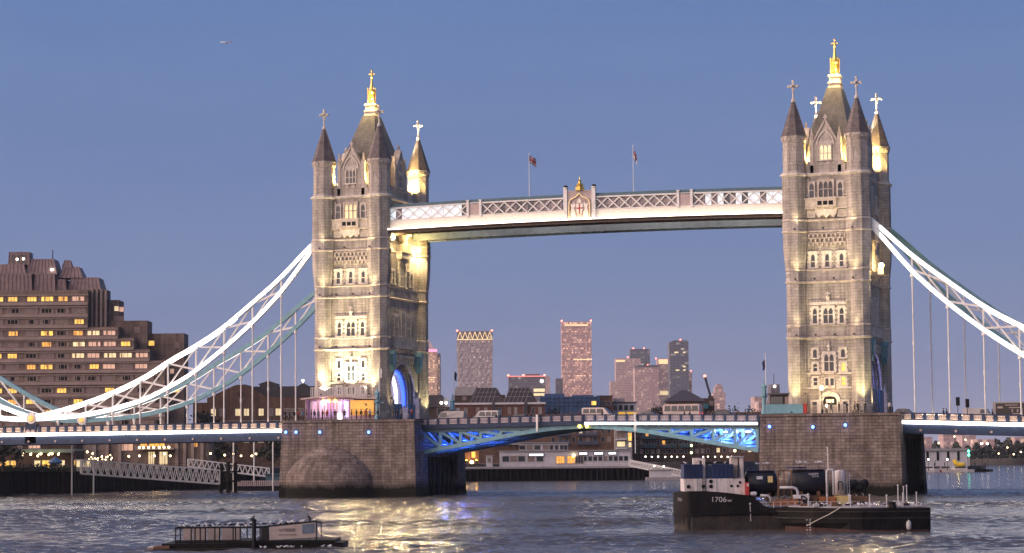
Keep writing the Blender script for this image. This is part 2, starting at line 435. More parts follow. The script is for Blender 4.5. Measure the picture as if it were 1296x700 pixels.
def tower(X, label, left):
    T = thing('bridge_tower', label, 'bridge tower', (X, 0, 13.0), world=True)
    Fr, Ri, Ba, Le = (face(X, s) for s in ('front', 'right', 'back', 'left'))
    # lower shaft with the road arch cut through it
    lo = MB(); lo.loft([ring3(outline(RL, .12, X), 12.6), ring3(outline(RL, .12, X), 14.2), ring3(outline(RL, 0, X), 14.5), ring3(outline(RL, 0, X), 25.1)])
    shaft = lo.build('lower_shaft', M['granite'], T)
    for hw, sp, ap, depth in ((5.8, 16.9, 22.9, .4), (5.4, 16.9, 22.5, .8), (5.0, 16.9, 22.0, 30)):
        c = MB(); pts = [(hw, 12.0)] + [(-x, z) for x, z in arch_pts(hw, sp, ap, 9)] + [(-hw, 12.0)]
        x0 = X-depth if depth > 5 else X+BX-depth
        c.prism([(x0, y, z) for y, z in pts], ((60 if depth > 5 else depth+2), 0, 0))
        boolean_cut(shaft, c)
        if depth < 5:
            c = MB(); c.prism([(X-BX+depth, y, z) for y, z in pts], (-depth-2, 0, 0)); boolean_cut(shaft, c)
    mid = MB(); mid.loft([ring3(outline(r, d, X), z) for r, d, z in ((RL, 0, 25.1), (RL, 0, 34.0), (RL, .02, 35.7), (RL+.12, .02, 36.4), (RU-.1, .02, 38.3), (RU, 0, 39.6), (RU, 0, 51.4))])
    mid.build('upper_shaft', M['granite'], T)
    # turret skins of smooth ashlar, standing a little proud of the rock faced walls
    for z, r, h, e in ((25.1, RL, .26, .22), (27.05, RL, .22, .16), (34.02, RL, .26, .22), (35.95, RL, .24, .20), (42.1, RU, .26, .18), (43.9, RU, .22, .14), (51.25, RU, .34, .30)):
        s = MB(); s.loft([ring3(outline(r, d, X), zz) for d, zz in ((.02, z-h), (e*.45, z-h*.7), (e, z-h*.25), (e, z+.06), (.02, z+h*.75))])
        s.build('string_course', M['portland_dark'] if z < 50 else M['portland'], T)
    for z0, z1, r in ((25.36, 26.8, RL), (34.3, 35.7, RL), (42.38, 43.6, RU)):
        s = MB(); s.loft([ring3(outline(r, .05, X), z) for z in (z0, z1)]); s.build('wall_band', M['ashlar'], T)
    for sx in (-1, 1):
        for sy in (-1, 1):
            cx, cy = X+sx*TCX, sy*TCY; ph = PI/8; k8 = 1/math.cos(PI/8)
            t = MB(); t.lathe([(r*k8, z) for r, z in ((1.86, 51.3), (1.86, 51.7), (1.70, 51.9), (1.70, 56.4), (1.78, 56.6), (1.92, 57.15), (1.98, 57.2), (1.98, 57.5), (1.85, 57.55))], 8, (cx, cy), ph)
            tr = t.build('turret', M['ashlar'], T)
            co = MB(); ring = []
            for k in range(32):       # crenel blocks under the eaves, one toothed ring
                for e in (-.5, .5):
                    a = 2*PI*(k+e*.98)/32; rr = 2.06 if k % 2 else 1.8; ring.append((cx+rr*math.cos(a), cy+rr*math.sin(a)))
            co.flat(ring, 56.83, 57.14)
            co.build('corbel', M['portland_dark'], tr)
            bp = MB()
            for k in range(8):        # carved blind panels on the eight sides
                a = PI/4*k; ux, uy = math.cos(a), math.sin(a); tx, ty = -uy, ux
                for zz, hh in ((53.0, 2.6), (55.9, .35)):
                    p = [(cx+ux*1.70+tx*q, cy+uy*1.70+ty*q, z_) for q, z_ in ((-.55, zz), (.55, zz), (.55, zz+hh*.75), (0, zz+hh), (-.55, zz+hh*.75))]
                    for e in range(5):
                        bp.bar(p[e], p[(e+1) % 5], .12, .12, (ux, uy, 0))
            bp.build('blind_panel', M['portland_dark'], tr)
            c = MB(); c.lathe([(r*k8, z) for r, z in ((2.0, 57.5), (1.82, 57.9), (.30, 63.2), (.26, 63.4))], 8, (cx, cy), ph)
            cn = c.build('cone_roof', M['slate'], T)
            f = MB(); f.lathe([(.34, 63.2), (.36, 63.55), (.16, 63.75), (.13, 64.9), (.24, 65.1), (.24, 65.2)], 8, (cx, cy))
            f.box(cx-.15, cx+.15, cy-.15, cy+.15, 65.05, 66.5)
            for a in (0, PI/2):
                for q in (-1, 1):
                    dx, dy = math.cos(a)*q, math.sin(a)*q
                    f.bar((cx+dx*.12, cy+dy*.12, 65.75), (cx+dx*.66, cy+dy*.66, 65.75), .24, .28)
                    f.ball((cx+dx*.72, cy+dy*.72, 65.75), .23, 8, 5)
            f.ball((cx, cy, 66.55), .24, 8, 5)
            f.build('cross_finial', M['portland'], T)
    # parapet between the turrets
    for F, half, side in ((Fr, TCX-1.95, 'y'), (Ba, TCX-1.95, 'y'), (Ri, TCY-1.95, 'x'), (Le, TCY-1.95, 'x')):
        p = MB(); fbox(p, F, -half, half, -.45, .02, 51.4, 52.7); fbox(p, F, -half, half, -.5, .10, 52.7, 52.86)
        u = -half+.2
        while u < half-.5:
            fbox(p, F, u, u+.62, -.42, .0, 52.86, 53.35); u += 1.05
        p.build('parapet', M['ashlar'], T)
    # gabled dormers
    for F, hw, ap in ((Fr, 1.95, 60.0), (Ba, 1.95, 60.0), (Ri, 2.15, 60.2), (Le, 2.15, 60.2)):
        d = MB(); fslab(d, F, [(-hw, 51.4), (hw, 51.4), (hw, 56.3), (hw-.25, 56.8), (.12, ap-.4), (-.12, ap-.4), (-hw+.25, 56.8), (-hw, 56.3)], -1.0, -.1)
        o = d.build('dormer', M['ashlar'], T)
        d = MB(); fslab(d, F, [(-hw+.2, 52), (hw-.2, 52), (hw-.2, 56.2), (0, ap-.7), (-hw+.2, 56.2)], -4.6, -1.0); d.build('dormer_roof', M['slate'], o)
        d = MB()
        for q in (-1, 1):
            fslab(d, F, [(q*hw, 56.3), (q*(hw+.2), 56.35), (q*.16, ap), (q*.02, ap-.35)], -1.05, .08)
            fbox(d, F, q*(hw+.28)-.28, q*(hw+.28)+.28, -.8, .02, 51.4, 57.2)
            fslab(d, F, [(q*(hw+.28)-.32, 57.2), (q*(hw+.28)+.32, 57.2), (q*(hw+.28), 58.9)], -.7, -.1)
        fbox(d, F, -.14, .14, -.6, -.3, ap-.1, ap+.9); fbox(d, F, -.32, .32, -.58, -.32, ap+.35, ap+.6)
        d.build('coping_stone', M['portland_dark'], o)
        Fd = (lambda F_: (lambda u, n, z: F_(u, n-.1, z)))(F)
        a = arch_pts(1.35, 56.0, 58.3, 6); h = MB()
        for k in range(len(a)-1):
            p, q = Vector(Fd(a[k][0], .06, a[k][1])), Vector(Fd(a[k+1][0], .06, a[k+1][1])); h.bar(p, q, .2, .2)
        h.build('hood_mould', M['portland'], o)
        win(o, Fd, 0, 53.6, 1.7, 2.4, 3, .16, 'win_warm' if (not left and F is Fr) else 'win_dark', .42, False, .14)
        e = MB(); fbox(e, Fd, -1.4, 1.4, 0, .05, 56.25, 56.55); e.build('ledge', M['portland'], o)
    # great roof and gilt lantern
    sec = lambda hx, hy, z: [(X-hx, -hy, z), (X+hx, -hy, z), (X+hx, hy, z), (X-hx, hy, z)]
    r = MB(); r.loft([sec(3.9, 7.3, 52.5), sec(3.6, 6.7, 54.6), sec(3.3, 5.9, 57.6), sec(2.62, 4.6, 60.4), sec(1.72, 2.75, 64.0), sec(1.12, 1.6, 66.4)])
    rf = r.build('great_roof', M['leadroof'], T)
    r = MB(); r.loft([sec(a, a*1.1, z) for a, z in ((1.08, 66.4), (.95, 67.0), (1.06, 67.15), (1.06, 67.35), (.86, 67.5), (.80, 68.1), (1.0, 68.3), (1.0, 68.55), (.7, 68.7))]); r.build('roof_crown', M['portland_dark'], T)
    g = MB(); g.lathe([(.66, 68.6), (.72, 69.0), (.50, 69.3), (.58, 70.4), (.74, 70.7), (.68, 71.0), (.42, 71.2), (.28, 71.9), (.2, 72.4), (.16, 73.2), (.3, 73.35), (.13, 73.5), (.11, 74.3)], 10, (X, 0))
    for k in range(8):
        a = PI/4*k; g.bar((X+.68*math.cos(a), .68*math.sin(a), 69.0), (X+.76*math.cos(a), .76*math.sin(a), 71.3), .12, .12)
        g.ball((X+.76*math.cos(a), .76*math.sin(a), 71.4), .13, 6, 4)
    g.ball((X, 0, 73.9), .3, 8, 6); g.bar((X-.55, 0, 73.95), (X+.55, 0, 73.95), .16, .2); g.ball((X, 0, 74.55), .2, 8, 5)
    g.build('gilt_lantern', M['gold'], T)
    # ---- top storey (front): oriel window over a carved balcony
    win(T, Fr, 0, 47.5, 2.2, 2.65, 3, .24, 'win_warm' if left else 'win_dark', .5, False, .3, True, 'portland_dark')
    for q in (-1, 1): win(T, Fr, q*2.3, 47.5, .72, 2.4, 1, .2, 'win_dark', .5, False, .2)
    for q in (-1, 1):
        c = MB()
        for k in range(6): fbox(c, Fr, q*3.1-.25+(.12 if k % 2 else 0), q*3.1+.25+(.12 if k % 2 else 0), 0, .18, 47.7+k*.48, 48.05+k*.48)
        c.build('quoin', M['portland_dark'], T)
    b = MB(); fbox(b, Fr, -3.35, 3.35, 0, .55, 45.85, 47.2); fbox(b, Fr, -3.45, 3.45, 0, .66, 47.2, 47.42); fbox(b, Fr, -3.45, 3.45, 0, .62, 45.62, 45.85); fbox(b, Fr, -1.75, 1.75, .55, .95, 45.9, 47.15); fbox(b, Fr, -1.85, 1.85, .5, 1.05, 47.15, 47.45)
    bal = b.build('balcony', M['portland_dark'], T)
    b = MB()
    for k in range(3):
        fbox(b, Fr, -1.25+k*.9, -.55+k*.9, .95, .97, 46.2, 46.85)
    b.build('trefoil', M['black'], bal)
    b = MB()
    fslab(b, Fr, [(-1.8, 45.6), (1.8, 45.6), (1.7, 44.9), (1.15, 44.2), (.6, 44.75), (0, 44.2), (-.6, 44.75), (-1.15, 44.2), (-1.7, 44.9)], 0, .5)
    for q in (-1, 1): fbox(b, Fr, q*2.5-.7, q*2.5+.7, 0, .2, 44.3, 45.5)
    b.build('carved_corbel', M['portland'], bal)
    for q in (-1, 1):
        b = MB(); fbox(b, Fr, q*2.5-.5, q*2.5+.5, .2, .24, 44.5, 45.3); b.build('shield_panel', M['portland_dark'], bal)
    # ---- second storey: three windows under a bracketed frieze
    for q in (-1, 0, 1): win(T, Fr, q*2.29, 36.35, .62, 2.15, 1, .42, 'win_dark', .42, True, .2)
    f = MB()
    for row in range(3):
        z = 39.75+row*.72; fbox(f, Fr, -3.9, 3.9, 0, .18, z+.46, z+.62)
        for k in range(11):
            u = -3.6+k*.72+(.36 if row % 2 else 0)
            if u < 3.8: fbox(f, Fr, u-.13, u+.13, 0, .26, z, z+.46)
    f.build('bracket_frieze', M['portland_dark'], T)
    # ---- first storey: one broad window group
    win(T, Fr, -2.15, 27.35, .66, 2.5, 1, .3, 'win_dark', .55, True, .2); win(T, Fr, 2.15, 27.35, .66, 2.5, 1, .3, 'win_dark', .55, True, .2)
    win(T, Fr, 0, 27.35, 1.5, 2.5, 2, .34, 'win_dark', .55, True, .24)
    f = MB(); fbox(f, Fr, -2.95, 2.95, 0, .28, 30.3, 30.75)
    for k in range(12): fbox(f, Fr, -2.9+k*.52, -2.64+k*.52, 0, .22, 30.75, 30.95)
    f.build('window_head', M['portland'], T)
    f = MB(); fbox(f, Fr, -.22, .22, 0, .3, 30.75, 31.3); f.ball(Fr(0, .16, 31.55), .36, 8, 5); fbox(f, Fr, -.11, .11, .02, .26, 31.7, 32.5); fbox(f, Fr, -.36, .36, .04, .24, 32.0, 32.2)
    f.build('carved_finial', M['portland'], T)
    # ---- ground storey
    lit = 'win_dark' if left else 'win_yellow'
    for q in (-1, 1):
        win(T, Fr, q*2.25, 21.9, .62, 1.35, 1, .3, 'win_dark', None, True, .18)
        win(T, Fr, q*2.25, 19.75, .62, 1.25, 1, .3, lit if q > 0 else 'win_dark', .5, True, .18)
        win(T, Fr, q*2.25, 17.5, .62, 1.2, 1, .3, lit if q > 0 else 'win_dark', .5, True, .18, False)
        win(T, Fr, q*.42, 17.45, .55, 1.15, 1, .16, 'win_dark', None, False, .14, False)
    win(T, Fr, 0, 19.75, 1.5, 2.75, 2, .36, 'win_dark', .55, True, .26)
    for z0, z1 in ((19.25, 19.5), (16.98, 17.25)):
        f = MB()
        for a, b_ in ((-3.75, -1.3), (-.85, .85), (1.3, 3.75)): fbox(f, Fr, a, b_, 0, .24, z0, z1)
        f.build('string_ledge', M['portland'], T)
    f = MB(); fbox(f, Fr, -.18, .18, 0, .26, 22.95, 23.4); f.ball(Fr(0, .14, 23.7), .34, 8, 5); fbox(f, Fr, -.1, .1, .02, .22, 23.8, 24.5)
    f.build('carved_finial', M['portland'], T)
    f = MB()
    for hw, n0, n1 in ((1.75, 0, .3), (1.42, 0, .2)):
        a = arch_pts(hw, 14.9, 16.55 if hw > 1.5 else 16.15, 6); b_ = arch_pts(hw-.3, 14.9, 16.2 if hw > 1.5 else 15.85, 6)
        for k in range(len(a)-1): fslab(f, Fr, [a[k], a[k+1], b_[k+1], b_[k]], n0, n1)
        for q in (-1, 1): fbox(f, Fr, min(q*hw, q*(hw-.3)), max(q*hw, q*(hw-.3)), n0, n1-.004, 13.0, 14.9)
    dr = f.build('door_arch', M['portland'], T)
    f = MB(); fslab(f, Fr, [(-1.1, 13.0), (1.1, 13.0), (1.1, 14.9)] + [(-x, z) for x, z in arch_pts(1.1, 14.9, 15.8, 5)][1:-1] + [(-1.1, 14.9)], 0, .04); f.build('door', M['black'], dr)
    f = MB()
    for k in range(3): fbox(f, Fr, -.62+k*.45, -.28+k*.45, .04, .08, 14.75, 15.25)
    f.build('fanlight', M['win_warm'], dr)
    for q in (-1, 1):
        o = win(T, Fr, q*2.45, 13.0, .75, 1.9, 1, .3, 'win_dark' if q > 0 or left else 'win_dark', None, False, .18, False, name='side_door')
    # ---- right-hand (road) face
    z0 = 36.4
    win(T, Ri, 0, 36.3, 2.3, 4.3, 3, .45, 'win_dark', .4, True, .35)
    for q in (-1, 1): win(T, Ri, q*4.2, 36.5, .9, 2.2, 1, .4, 'win_dark', .45, True, .3)
    for q in (-1, 0, 1): win(T, Ri, q*2.9, 27.4, 1.5, 4.2 if q == 0 else 3.6, 2, .35, 'win_dark', .45, True, .4 if q == 0 else .28)
    ba = MB(); fbox(ba, Ri, -5.2, 5.2, 0, .7, 25.4, 27.1); fbox(ba, Ri, -5.3, 5.3, 0, .85, 27.1, 27.3)
    for k in range(9): fbox(ba, Ri, -4.9+k*1.2, -4.6+k*1.2, 0, .5, 24.7, 25.4)
    ba.build('balcony', M['portland_dark'], T)
    fz = MB()
    for k in range(11): fbox(fz, Ri, -5.2+k*1.0, -4.75+k*1.0, 0, .25, 23.0, 23.9)
    fbox(fz, Ri, -5.6, 5.6, 0, .3, 23.9, 24.2); fz.build('carved_frieze', M['portland_dark'], T)
    win(T, Ri, -.3, 45.8, 2.2, 4.0, 3, .3, 'win_dark', .5, False, .3)
    for q in (-1, 1): win(T, Ri, q*4.5, 46, 1.0, 2.6, 1, .3, 'win_dark', .5, False, .2)
    for k, zz in enumerate((41.0, 45.2)):
        o = MB(); fbox(o, Ri, -2.2, 2.2, 0, 1.0, zz, zz+1.0); fbox(o, Ri, -2.35, 2.35, 0, 1.15, zz+1.0, zz+1.2); fslab(o, Ri, [(-1.9, zz), (1.9, zz), (.6, zz-1.2), (-.6, zz-1.2)], 0, .7)
        o.build('oriel_ledge', M['portland_dark'], T)
    # pale arch mouldings
    for hw, ap, n1 in ((6.05, 23.25, .22),):
        f = MB(); a = arch_pts(hw, 16.9, ap, 12); b_ = arch_pts(hw-.36, 16.9, ap-.4, 12)
        for k in range(len(a)-1): fslab(f, Ri, [a[k], a[k+1], b_[k+1], b_[k]], 0, n1)
        for q in (-1, 1): fbox(f, Ri, min(q*hw, q*(hw-.36)), max(q*hw, q*(hw-.36)), 0, n1-.01, 13.0, 16.9)
        f.build('arch_moulding', M['portland_dark'], T)
    # buttressed blue gates at the foot of the arch
    for q in (-1, 1):
        f = MB(); fbox(f, Ri, q*6.6-.9, q*6.6+.9, 0, 1.0, 13.0, 16.5); fslab(f, Ri, [(q*6.6-.9, 16.5), (q*6.6+.9, 16.5), (q*6.6, 18.0)], 0, .7); f.build('buttress', M['ashlar'], T)
    # teal heraldic lanterns flanking the arch
    for q in (-1, 1):
        f = MB(); P = lambda u, n, z: Ri(q*6.3+u, n, z)
        fbox(f, lambda u, n, z: P(u, n, z), -.6, .6, .1, 1.3, 22.4, 24.2); fslab(f, P, [(-.75, 24.2), (.75, 24.2), (0, 25.0)], .1, 1.4); fslab(f, P, [(-.6, 22.4), (.6, 22.4), (0, 21.3)], .2, 1.1)
        f.build('heraldic_bracket', M['teal'], T)
    return T
TOWER_L = tower(-TX, 'north Gothic bridge tower, its river front brilliantly floodlit, arch glowing blue inside', True)
TOWER_R = tower(TX, 'south Gothic bridge tower rising behind the moored barges, softly lit from its corners', False)

# arch interior screens: pale painted lining with a blue tube of light
def archway(X, left, label):
    T = thing('archway_lining', label, 'archway lining', (X, 0, 13.0), world=True)
    for k, (x, mt) in enumerate(((X+3.6, 'blue_strip'), (X+2.2, 'white_strip'), (X-.4, 'blue_strip'), (X-3.0, 'white_strip'))):
        f = MB(); a = arch_pts(4.96, 16.9, 21.96, 10); b_ = arch_pts(4.5, 16.9, 21.4, 10)
        zl = 15.6 if left else 17.2; zz_ = lambda p_: [q for q in p_ if q[1] >= zl]
        pa = ([(-4.96, zl)] if left else [])+zz_(a)+([(4.96, zl)] if left else []); pb = ([(-4.5, zl)] if left else [])+zz_(b_)+([(4.5, zl)] if left else [])
        if len(pa) != len(pb): n_ = min(len(pa), len(pb)); pa, pb = pa[:n_], pb[:n_]
        for i in range(len(pa)-1):
            f.prism([(x, *p) for p in (pa[i], pa[i+1], pb[i+1], pb[i])], (.5, 0, 0))
        f.build('light_arch', M[mt if left else mt+'_dim'], T)
    return T
M['blue_strip'] = glow('blue led arch', (.04, .10, 1.0), 2.6)
M['blue_strip_dim'] = glow('dim blue led arch', (.05, .08, .9), 1.0); M['white_strip_dim'] = glow('dim violet led arch', (.40, .34, 1.0), 1.0)
M['white_strip'] = glow('violet white led arch', (.80, .78, 1.0), 2.6)
archway(-TX, True, 'ring of blue and white light lining the road arch of the north tower')
archway(TX, False, 'dim blue light lining the road arch of the south tower')
for X in (-TX, TX):
    for q in (-1, 1):
        T = thing('arch_gate', '%s blue gate panel at the foot of the %s tower arch' % ('upstream' if q < 0 else 'downstream', 'north' if X < 0 else 'south'), 'gate', (X+BX+.5, q*3.1, 13.1), world=True)
        b = MB(); b.box(X+BX+.45, X+BX+.6, q*3.1-1.5, q*3.1+1.5, 13.1, 16.9 if X > 0 else 15.8)
        b.build('panel', M['bluegate'] if 'bluegate' in M else M.setdefault('bluegate', plain('blue gate paint', (.03, .16, .30), .4)), T)
        b = MB()
        for e in (-1.5, 0, 1.5): b.box(X+BX+.6, X+BX+.66, q*3.1+e-.06, q*3.1+e+.06, 13.1, 16.9 if X > 0 else 15.8)
        b.build('frame', M['navy'], T)
# ================================================================== suspension chains
UP = [(46.2, 45.0), (48.7, 43.2), (54.5, 37.8), (60, 33.5), (66, 29.1), (71.6, 25.95), (75.2, 24.2), (81.2, 20.9), (89, 17.8), (97.3, 15.5), (103.4, 14.3)]
LO = [(46.2, 44.3), (48.7, 42.2), (54.5, 35.3), (60, 30.1), (65.7, 25.55), (71.3, 21.7), (75.2, 19.6), (81.8, 16.8), (92, 14.6), (103.4, 13.85)]
UP2 = [(103.4, 14.3), (110.1, 16.5), (120, 21.5), (134, 30)]
LO2 = [(103.4, 13.85), (110.1, 14.2), (120, 17.4), (134, 26)]
def interp(pts, x):
    for k in range(len(pts)-1):
        if pts[k][0] <= x <= pts[k+1][0] or k == len(pts)-2:
            p1, p2 = pts[k], pts[k+1]; p0 = pts[k-1] if k else (2*p1[0]-p2[0], 2*p1[1]-p2[1]); p3 = pts[k+2] if k+2 < len(pts) else (2*p2[0]-p1[0], 2*p2[1]-p1[1])
            h = p2[0]-p1[0]; t = (x-p1[0])/h
            m1 = (p2[1]-p0[1])/(p2[0]-p0[0])*h; m2 = (p3[1]-p1[1])/(p3[0]-p1[0])*h
            return (2*t**3-3*t*t+1)*p1[1]+(t**3-2*t*t+t)*m1+(-2*t**3+3*t*t)*p2[1]+(t**3-t*t)*m2
def chord(mb, pts, s, xa, xb, y0, y1, h, n, dz=0.0):
    secs = []
    for k in range(n+1):
        x = xa+(xb-xa)*k/n; z = interp(pts, x)+dz
        zz = interp(pts, min(x+.1, pts[-1][0]))-interp(pts, max(x-.1, pts[0][0])); dx = min(x+.1, pts[-1][0])-max(x-.1, pts[0][0]); sl = zz/dx; c = math.sqrt(1+sl*sl)
        secs.append([(s*x, y0, z-h/2*c), (s*x, y1, z-h/2*c), (s*x, y1, z+h/2*c), (s*x, y0, z+h/2*c)])
    mb.loft(secs)
HANG = [54.5+5.45*k for k in range(9)]
def deck_top(x):
    return 12.9+(x+53)*.004 if x < 0 else 13.05-(x-53)*.035
def chain(s, y, label, lit):
    T = thing('suspension_chain', label, 'suspension chain', (s*103.4, y, 13.2), world=True)
    rows = [(UP, 46.2, 103.4, 28), (LO, 46.2, 103.4, 28)]
    if s < 0: rows += [(UP2, 103.4, 134, 10), (LO2, 103.4, 134, 10)]
    for pts, a, b, n in rows:
        m = MB(); chord(m, pts, s, a, b, y-.26, y+.26, .78, n)
        o = m.build('chord', M['chain_lit' if lit else 'teal'], T)  # chord of a lit chain coloured paler, its lighting put into the colour
        m = MB(); dz_ = -.44 if pts in (UP, UP2) else .44
        chord(m, pts, s, max(a, 52), b, y-.1, y+.1, .07, n, dz_); m.build('added_led_strip', M['inner_led'] if lit else M['inner_led_dim'], o)  # added glow along the chord, put in to light the bracing
        if lit:
            m = MB(); chord(m, pts, s, max(a, 49.6 if s > 0 else 48.9), b, y-.36, y-.262, .50, n); m.build('led_strip', M['white_led'], o)
    xs = HANG+[103.4] if s < 0 else HANG[:5]
    for k, x in enumerate(HANG if s < 0 else HANG[:5]):
        zu, zl = interp(UP, x), interp(LO, x)
        m = MB(); m.bar((s*x, y, zl), (s*x, y, zu), .26, .26, (1, 0, 0)); m.build('post', M['cream'], T)
        if k+1 < len(xs) and x < 96:
            x2 = xs[k+1]
            m = MB(); m.bar((s*x, y-.08, zl+.2), (s*x2, y-.08, interp(UP, x2)-.2), .12, .32, (0, 0, 1)); m.bar((s*x, y+.08, zu-.2), (s*x2, y+.08, interp(LO, x2)+.2), .12, .26, (0, 0, 1))
            m.build('brace', M['cream'], T)
        m = MB(); zb = deck_top(s*x)-.4
        m.lathe([(.34, zl-.95), (.30, zl-.45), (.36, zl-.36)], 8, (s*x, y)); m.lathe([(.125, zb), (.125, zl-.9)], 8, (s*x, y)); m.lathe([(.2, (zb+zl)/2-.35), (.2, (zb+zl)/2+.35)], 8, (s*x, y))
        m.build('hanger', M['cream'], T)
    if s < 0:
        for x in (110.1, 116, 122):
            m = MB(); m.bar((s*x, y, interp(LO2, x)), (s*x, y, interp(UP2, x)), .26, .26, (1, 0, 0)); m.build('post', M['cream'], T)
            m = MB(); m.bar((s*x, y, interp(UP2, x)), (s*(x-6), y, interp(LO2, max(103.4, x-6))), .2, .28); m.build('brace', M['cream'], T)
        m = MB(); m.lathe([(.95, -.45), (1.05, -.38), (1.05, .38), (.95, .45)], 16); p = m.build('pin_joint', M['cream'], T, (0, 0, 0)); p.rotation_euler = (R(90), 0, 0); p.location = (0, 0, .9)
        m = MB(); m.lathe([(.5, .45), (.52, .62), (.35, .7)], 12); p2 = m.build('boss', M['amber_dim'], p, (0, 0, 0))
        m = MB(); m.box(s*103.4-1.1, s*103.4+1.1, y-.65, y+.6, 9.6, 13.0); m.box(s*103.4-1.25, s*103.4+1.25, y-.72, y+.65, 12.5, 12.75); m.build('pin_pedestal', M['navy'], T)
        m = MB()
        for q in (-.5, .5): m.lathe([(.42, -.02), (.42, .05)], 10, (q, 0))
        e = m.build('roundel_panel', M['pinkpanel'], T, (0, 0, 0)); e.rotation_euler = (R(90), 0, 0); e.location = (0, -.67, -1.5)
    return T
M['inner_led'] = glow('added led', (1.0, .93, .86), 9.0); M['inner_led_dim'] = glow('dim added led', (1.0, .88, .82), 2.0); M['chain_lit'] = plain('lit chain white', (.62, .69, .71), .5, 0, .15, 1.2, 0, .5, .2)
M['deck_led'] = glow('deck led strip', (1.0, .93, .85), 11.0)
M['amber_dim'] = glow('amber boss', (1.0, .45, .1), .9)
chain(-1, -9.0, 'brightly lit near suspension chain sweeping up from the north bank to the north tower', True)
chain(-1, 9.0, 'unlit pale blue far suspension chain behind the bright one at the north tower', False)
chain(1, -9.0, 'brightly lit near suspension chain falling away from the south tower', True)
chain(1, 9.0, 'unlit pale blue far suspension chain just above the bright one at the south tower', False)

# ================================================================== approach decks
PANEL = MB(); PANEL.box(-.52, .52, -.05, .05, -.36, .36)
M['panel_lit'] = plain('lamplit parapet panel', (.74, .58, .46), .55, 0, .2, 6); M['added_panel_led'] = glow('warm added led', (1.0, .74, .5), 9.0)
M['panel_dusk'] = plain('dusk parapet panel', (.42, .36, .38), .55, 0, .25, 6)  # same casting twice: lamplight tinted into one colour, dusk into the other
pm = bpy.data.meshes.new('parapet_panel')
def panel_mesh(mt):
    b = MB(); b.box(-.55, .55, -.03, .03, -.40, .40)
    for q in (-.28, .28):            # quatrefoil rings in the casting
        for k in range(8):
            a, c = 2*PI*k/8, 2*PI*(k+1)/8
            b.c = 1; b.bar((q+.2*math.cos(a), -.05, .2*math.sin(a)), (q+.2*math.cos(c), -.05, .2*math.sin(c)), .05, .06, (0, -1, 0)); b.c = 0
    return b.mesh('parapet_panel', [mt, M['navy']])
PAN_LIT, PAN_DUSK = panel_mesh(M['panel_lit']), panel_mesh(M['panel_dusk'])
def put(mesh, name, parent, loc, scale=None):
    o = bpy.data.objects.new(name, mesh); COL.objects.link(o); o.parent = parent
    w = parent['_w'] if '_w' in parent.keys() else (0, 0, 0)
    o.location = Vector(loc)-Vector(w)
    if scale: o.scale = scale
    return o
def rail(mb, xa, xb, n, y0, y1, fz, za, zb):
    secs = []
    for k in range(n+1):
        x = xa+(xb-xa)*k/n; z = fz(x)
        secs.append([(x, y0, z+za), (x, y1, z+za), (x, y1, z+zb), (x, y0, z+zb)])
    mb.loft(secs)
def deck(xa, xb, label, panels, led, step=1.78):
    T = thing('approach_deck', label, 'bridge deck', ((xa+xb)/2, 0, 9.7), world=True)
    m = MB(); rail(m, xa, xb, 4, -9.0, 9.0, deck_top, -1.6, -1.12); m.build('carriageway', M['asphalt'], T)
    for y in (-9.35, 9.35):
        q = -1 if y < 0 else 1
        m = MB(); rail(m, xa, xb, 4, y-.3, y+.3, deck_top, -3.1, -1.25); rail(m, xa, xb, 4, y-.42, y+.42, deck_top, -3.28, -3.1)
        g = m.build('edge_girder', M['navy'], T)
        m = MB(); rail(m, xa, xb, 4, y-.12, y+.12, deck_top, -.2, -.02); rail(m, xa, xb, 4, y-.16, y+.16, deck_top, -1.25, -1.08)
        n = int(abs(xb-xa)/step)
        for k in range(n+1):
            x = xa+(xb-xa)*k/n; z = deck_top(x); m.box(x-.24, x+.24, y-.2, y+.2, z-1.24, z+.02)
        pr = m.build('parapet', M['navy'], T)
        if y < 0:
            for k in range(n):
                x = xa+(xb-xa)*(k+.5)/n; put(panels, 'parapet_panel', pr, (x, y, deck_top(x)-.64))
            m = MB(); rail(m, xa, xb, 4, y-.62, y-.44, deck_top, -1.78, -1.38); m.build('led_strip', M['deck_led'], g)
            m = MB(); rail(m, xa, xb, 4, y-.52, y-.44, deck_top, -1.30, -1.25); m.build('added_panel_strip', M['added_panel_led'], g)  # added strip, there only to brighten the parapet panels
            m = MB(); rail(m, xa, xb, 4, 8.45, 8.6, deck_top, -.12, -.04); m.build('added_led_strip', M['added_panel_led'], g)  # added strip on the far side, brightens the far hangers
            x = xa+3
            while x < xb:
                m = MB(); z = deck_top(x)-2.75; m.lathe([(.2, 0), (.2, .14)], 10); o = m.build('girder_boss', M['pinkpanel'], g, (0, 0, 0)); o.location = Vector((x, y-.3, z))-Vector(T.location); o.rotation_euler = (R(90), 0, 0)
                x += 5.45
    m = MB()
    for k in range(9): m.box(xa, xb, -8+k*2-.2, -8+k*2+.2, 9.9 if xa > 0 else 10.2, 11.0)
    m.build('floor_beams', M['navy'], T)
    return T
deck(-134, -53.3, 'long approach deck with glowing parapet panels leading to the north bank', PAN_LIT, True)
deck(52.4, 96, 'short approach deck with glowing parapet panels leading to the south bank', PAN_LIT, True)

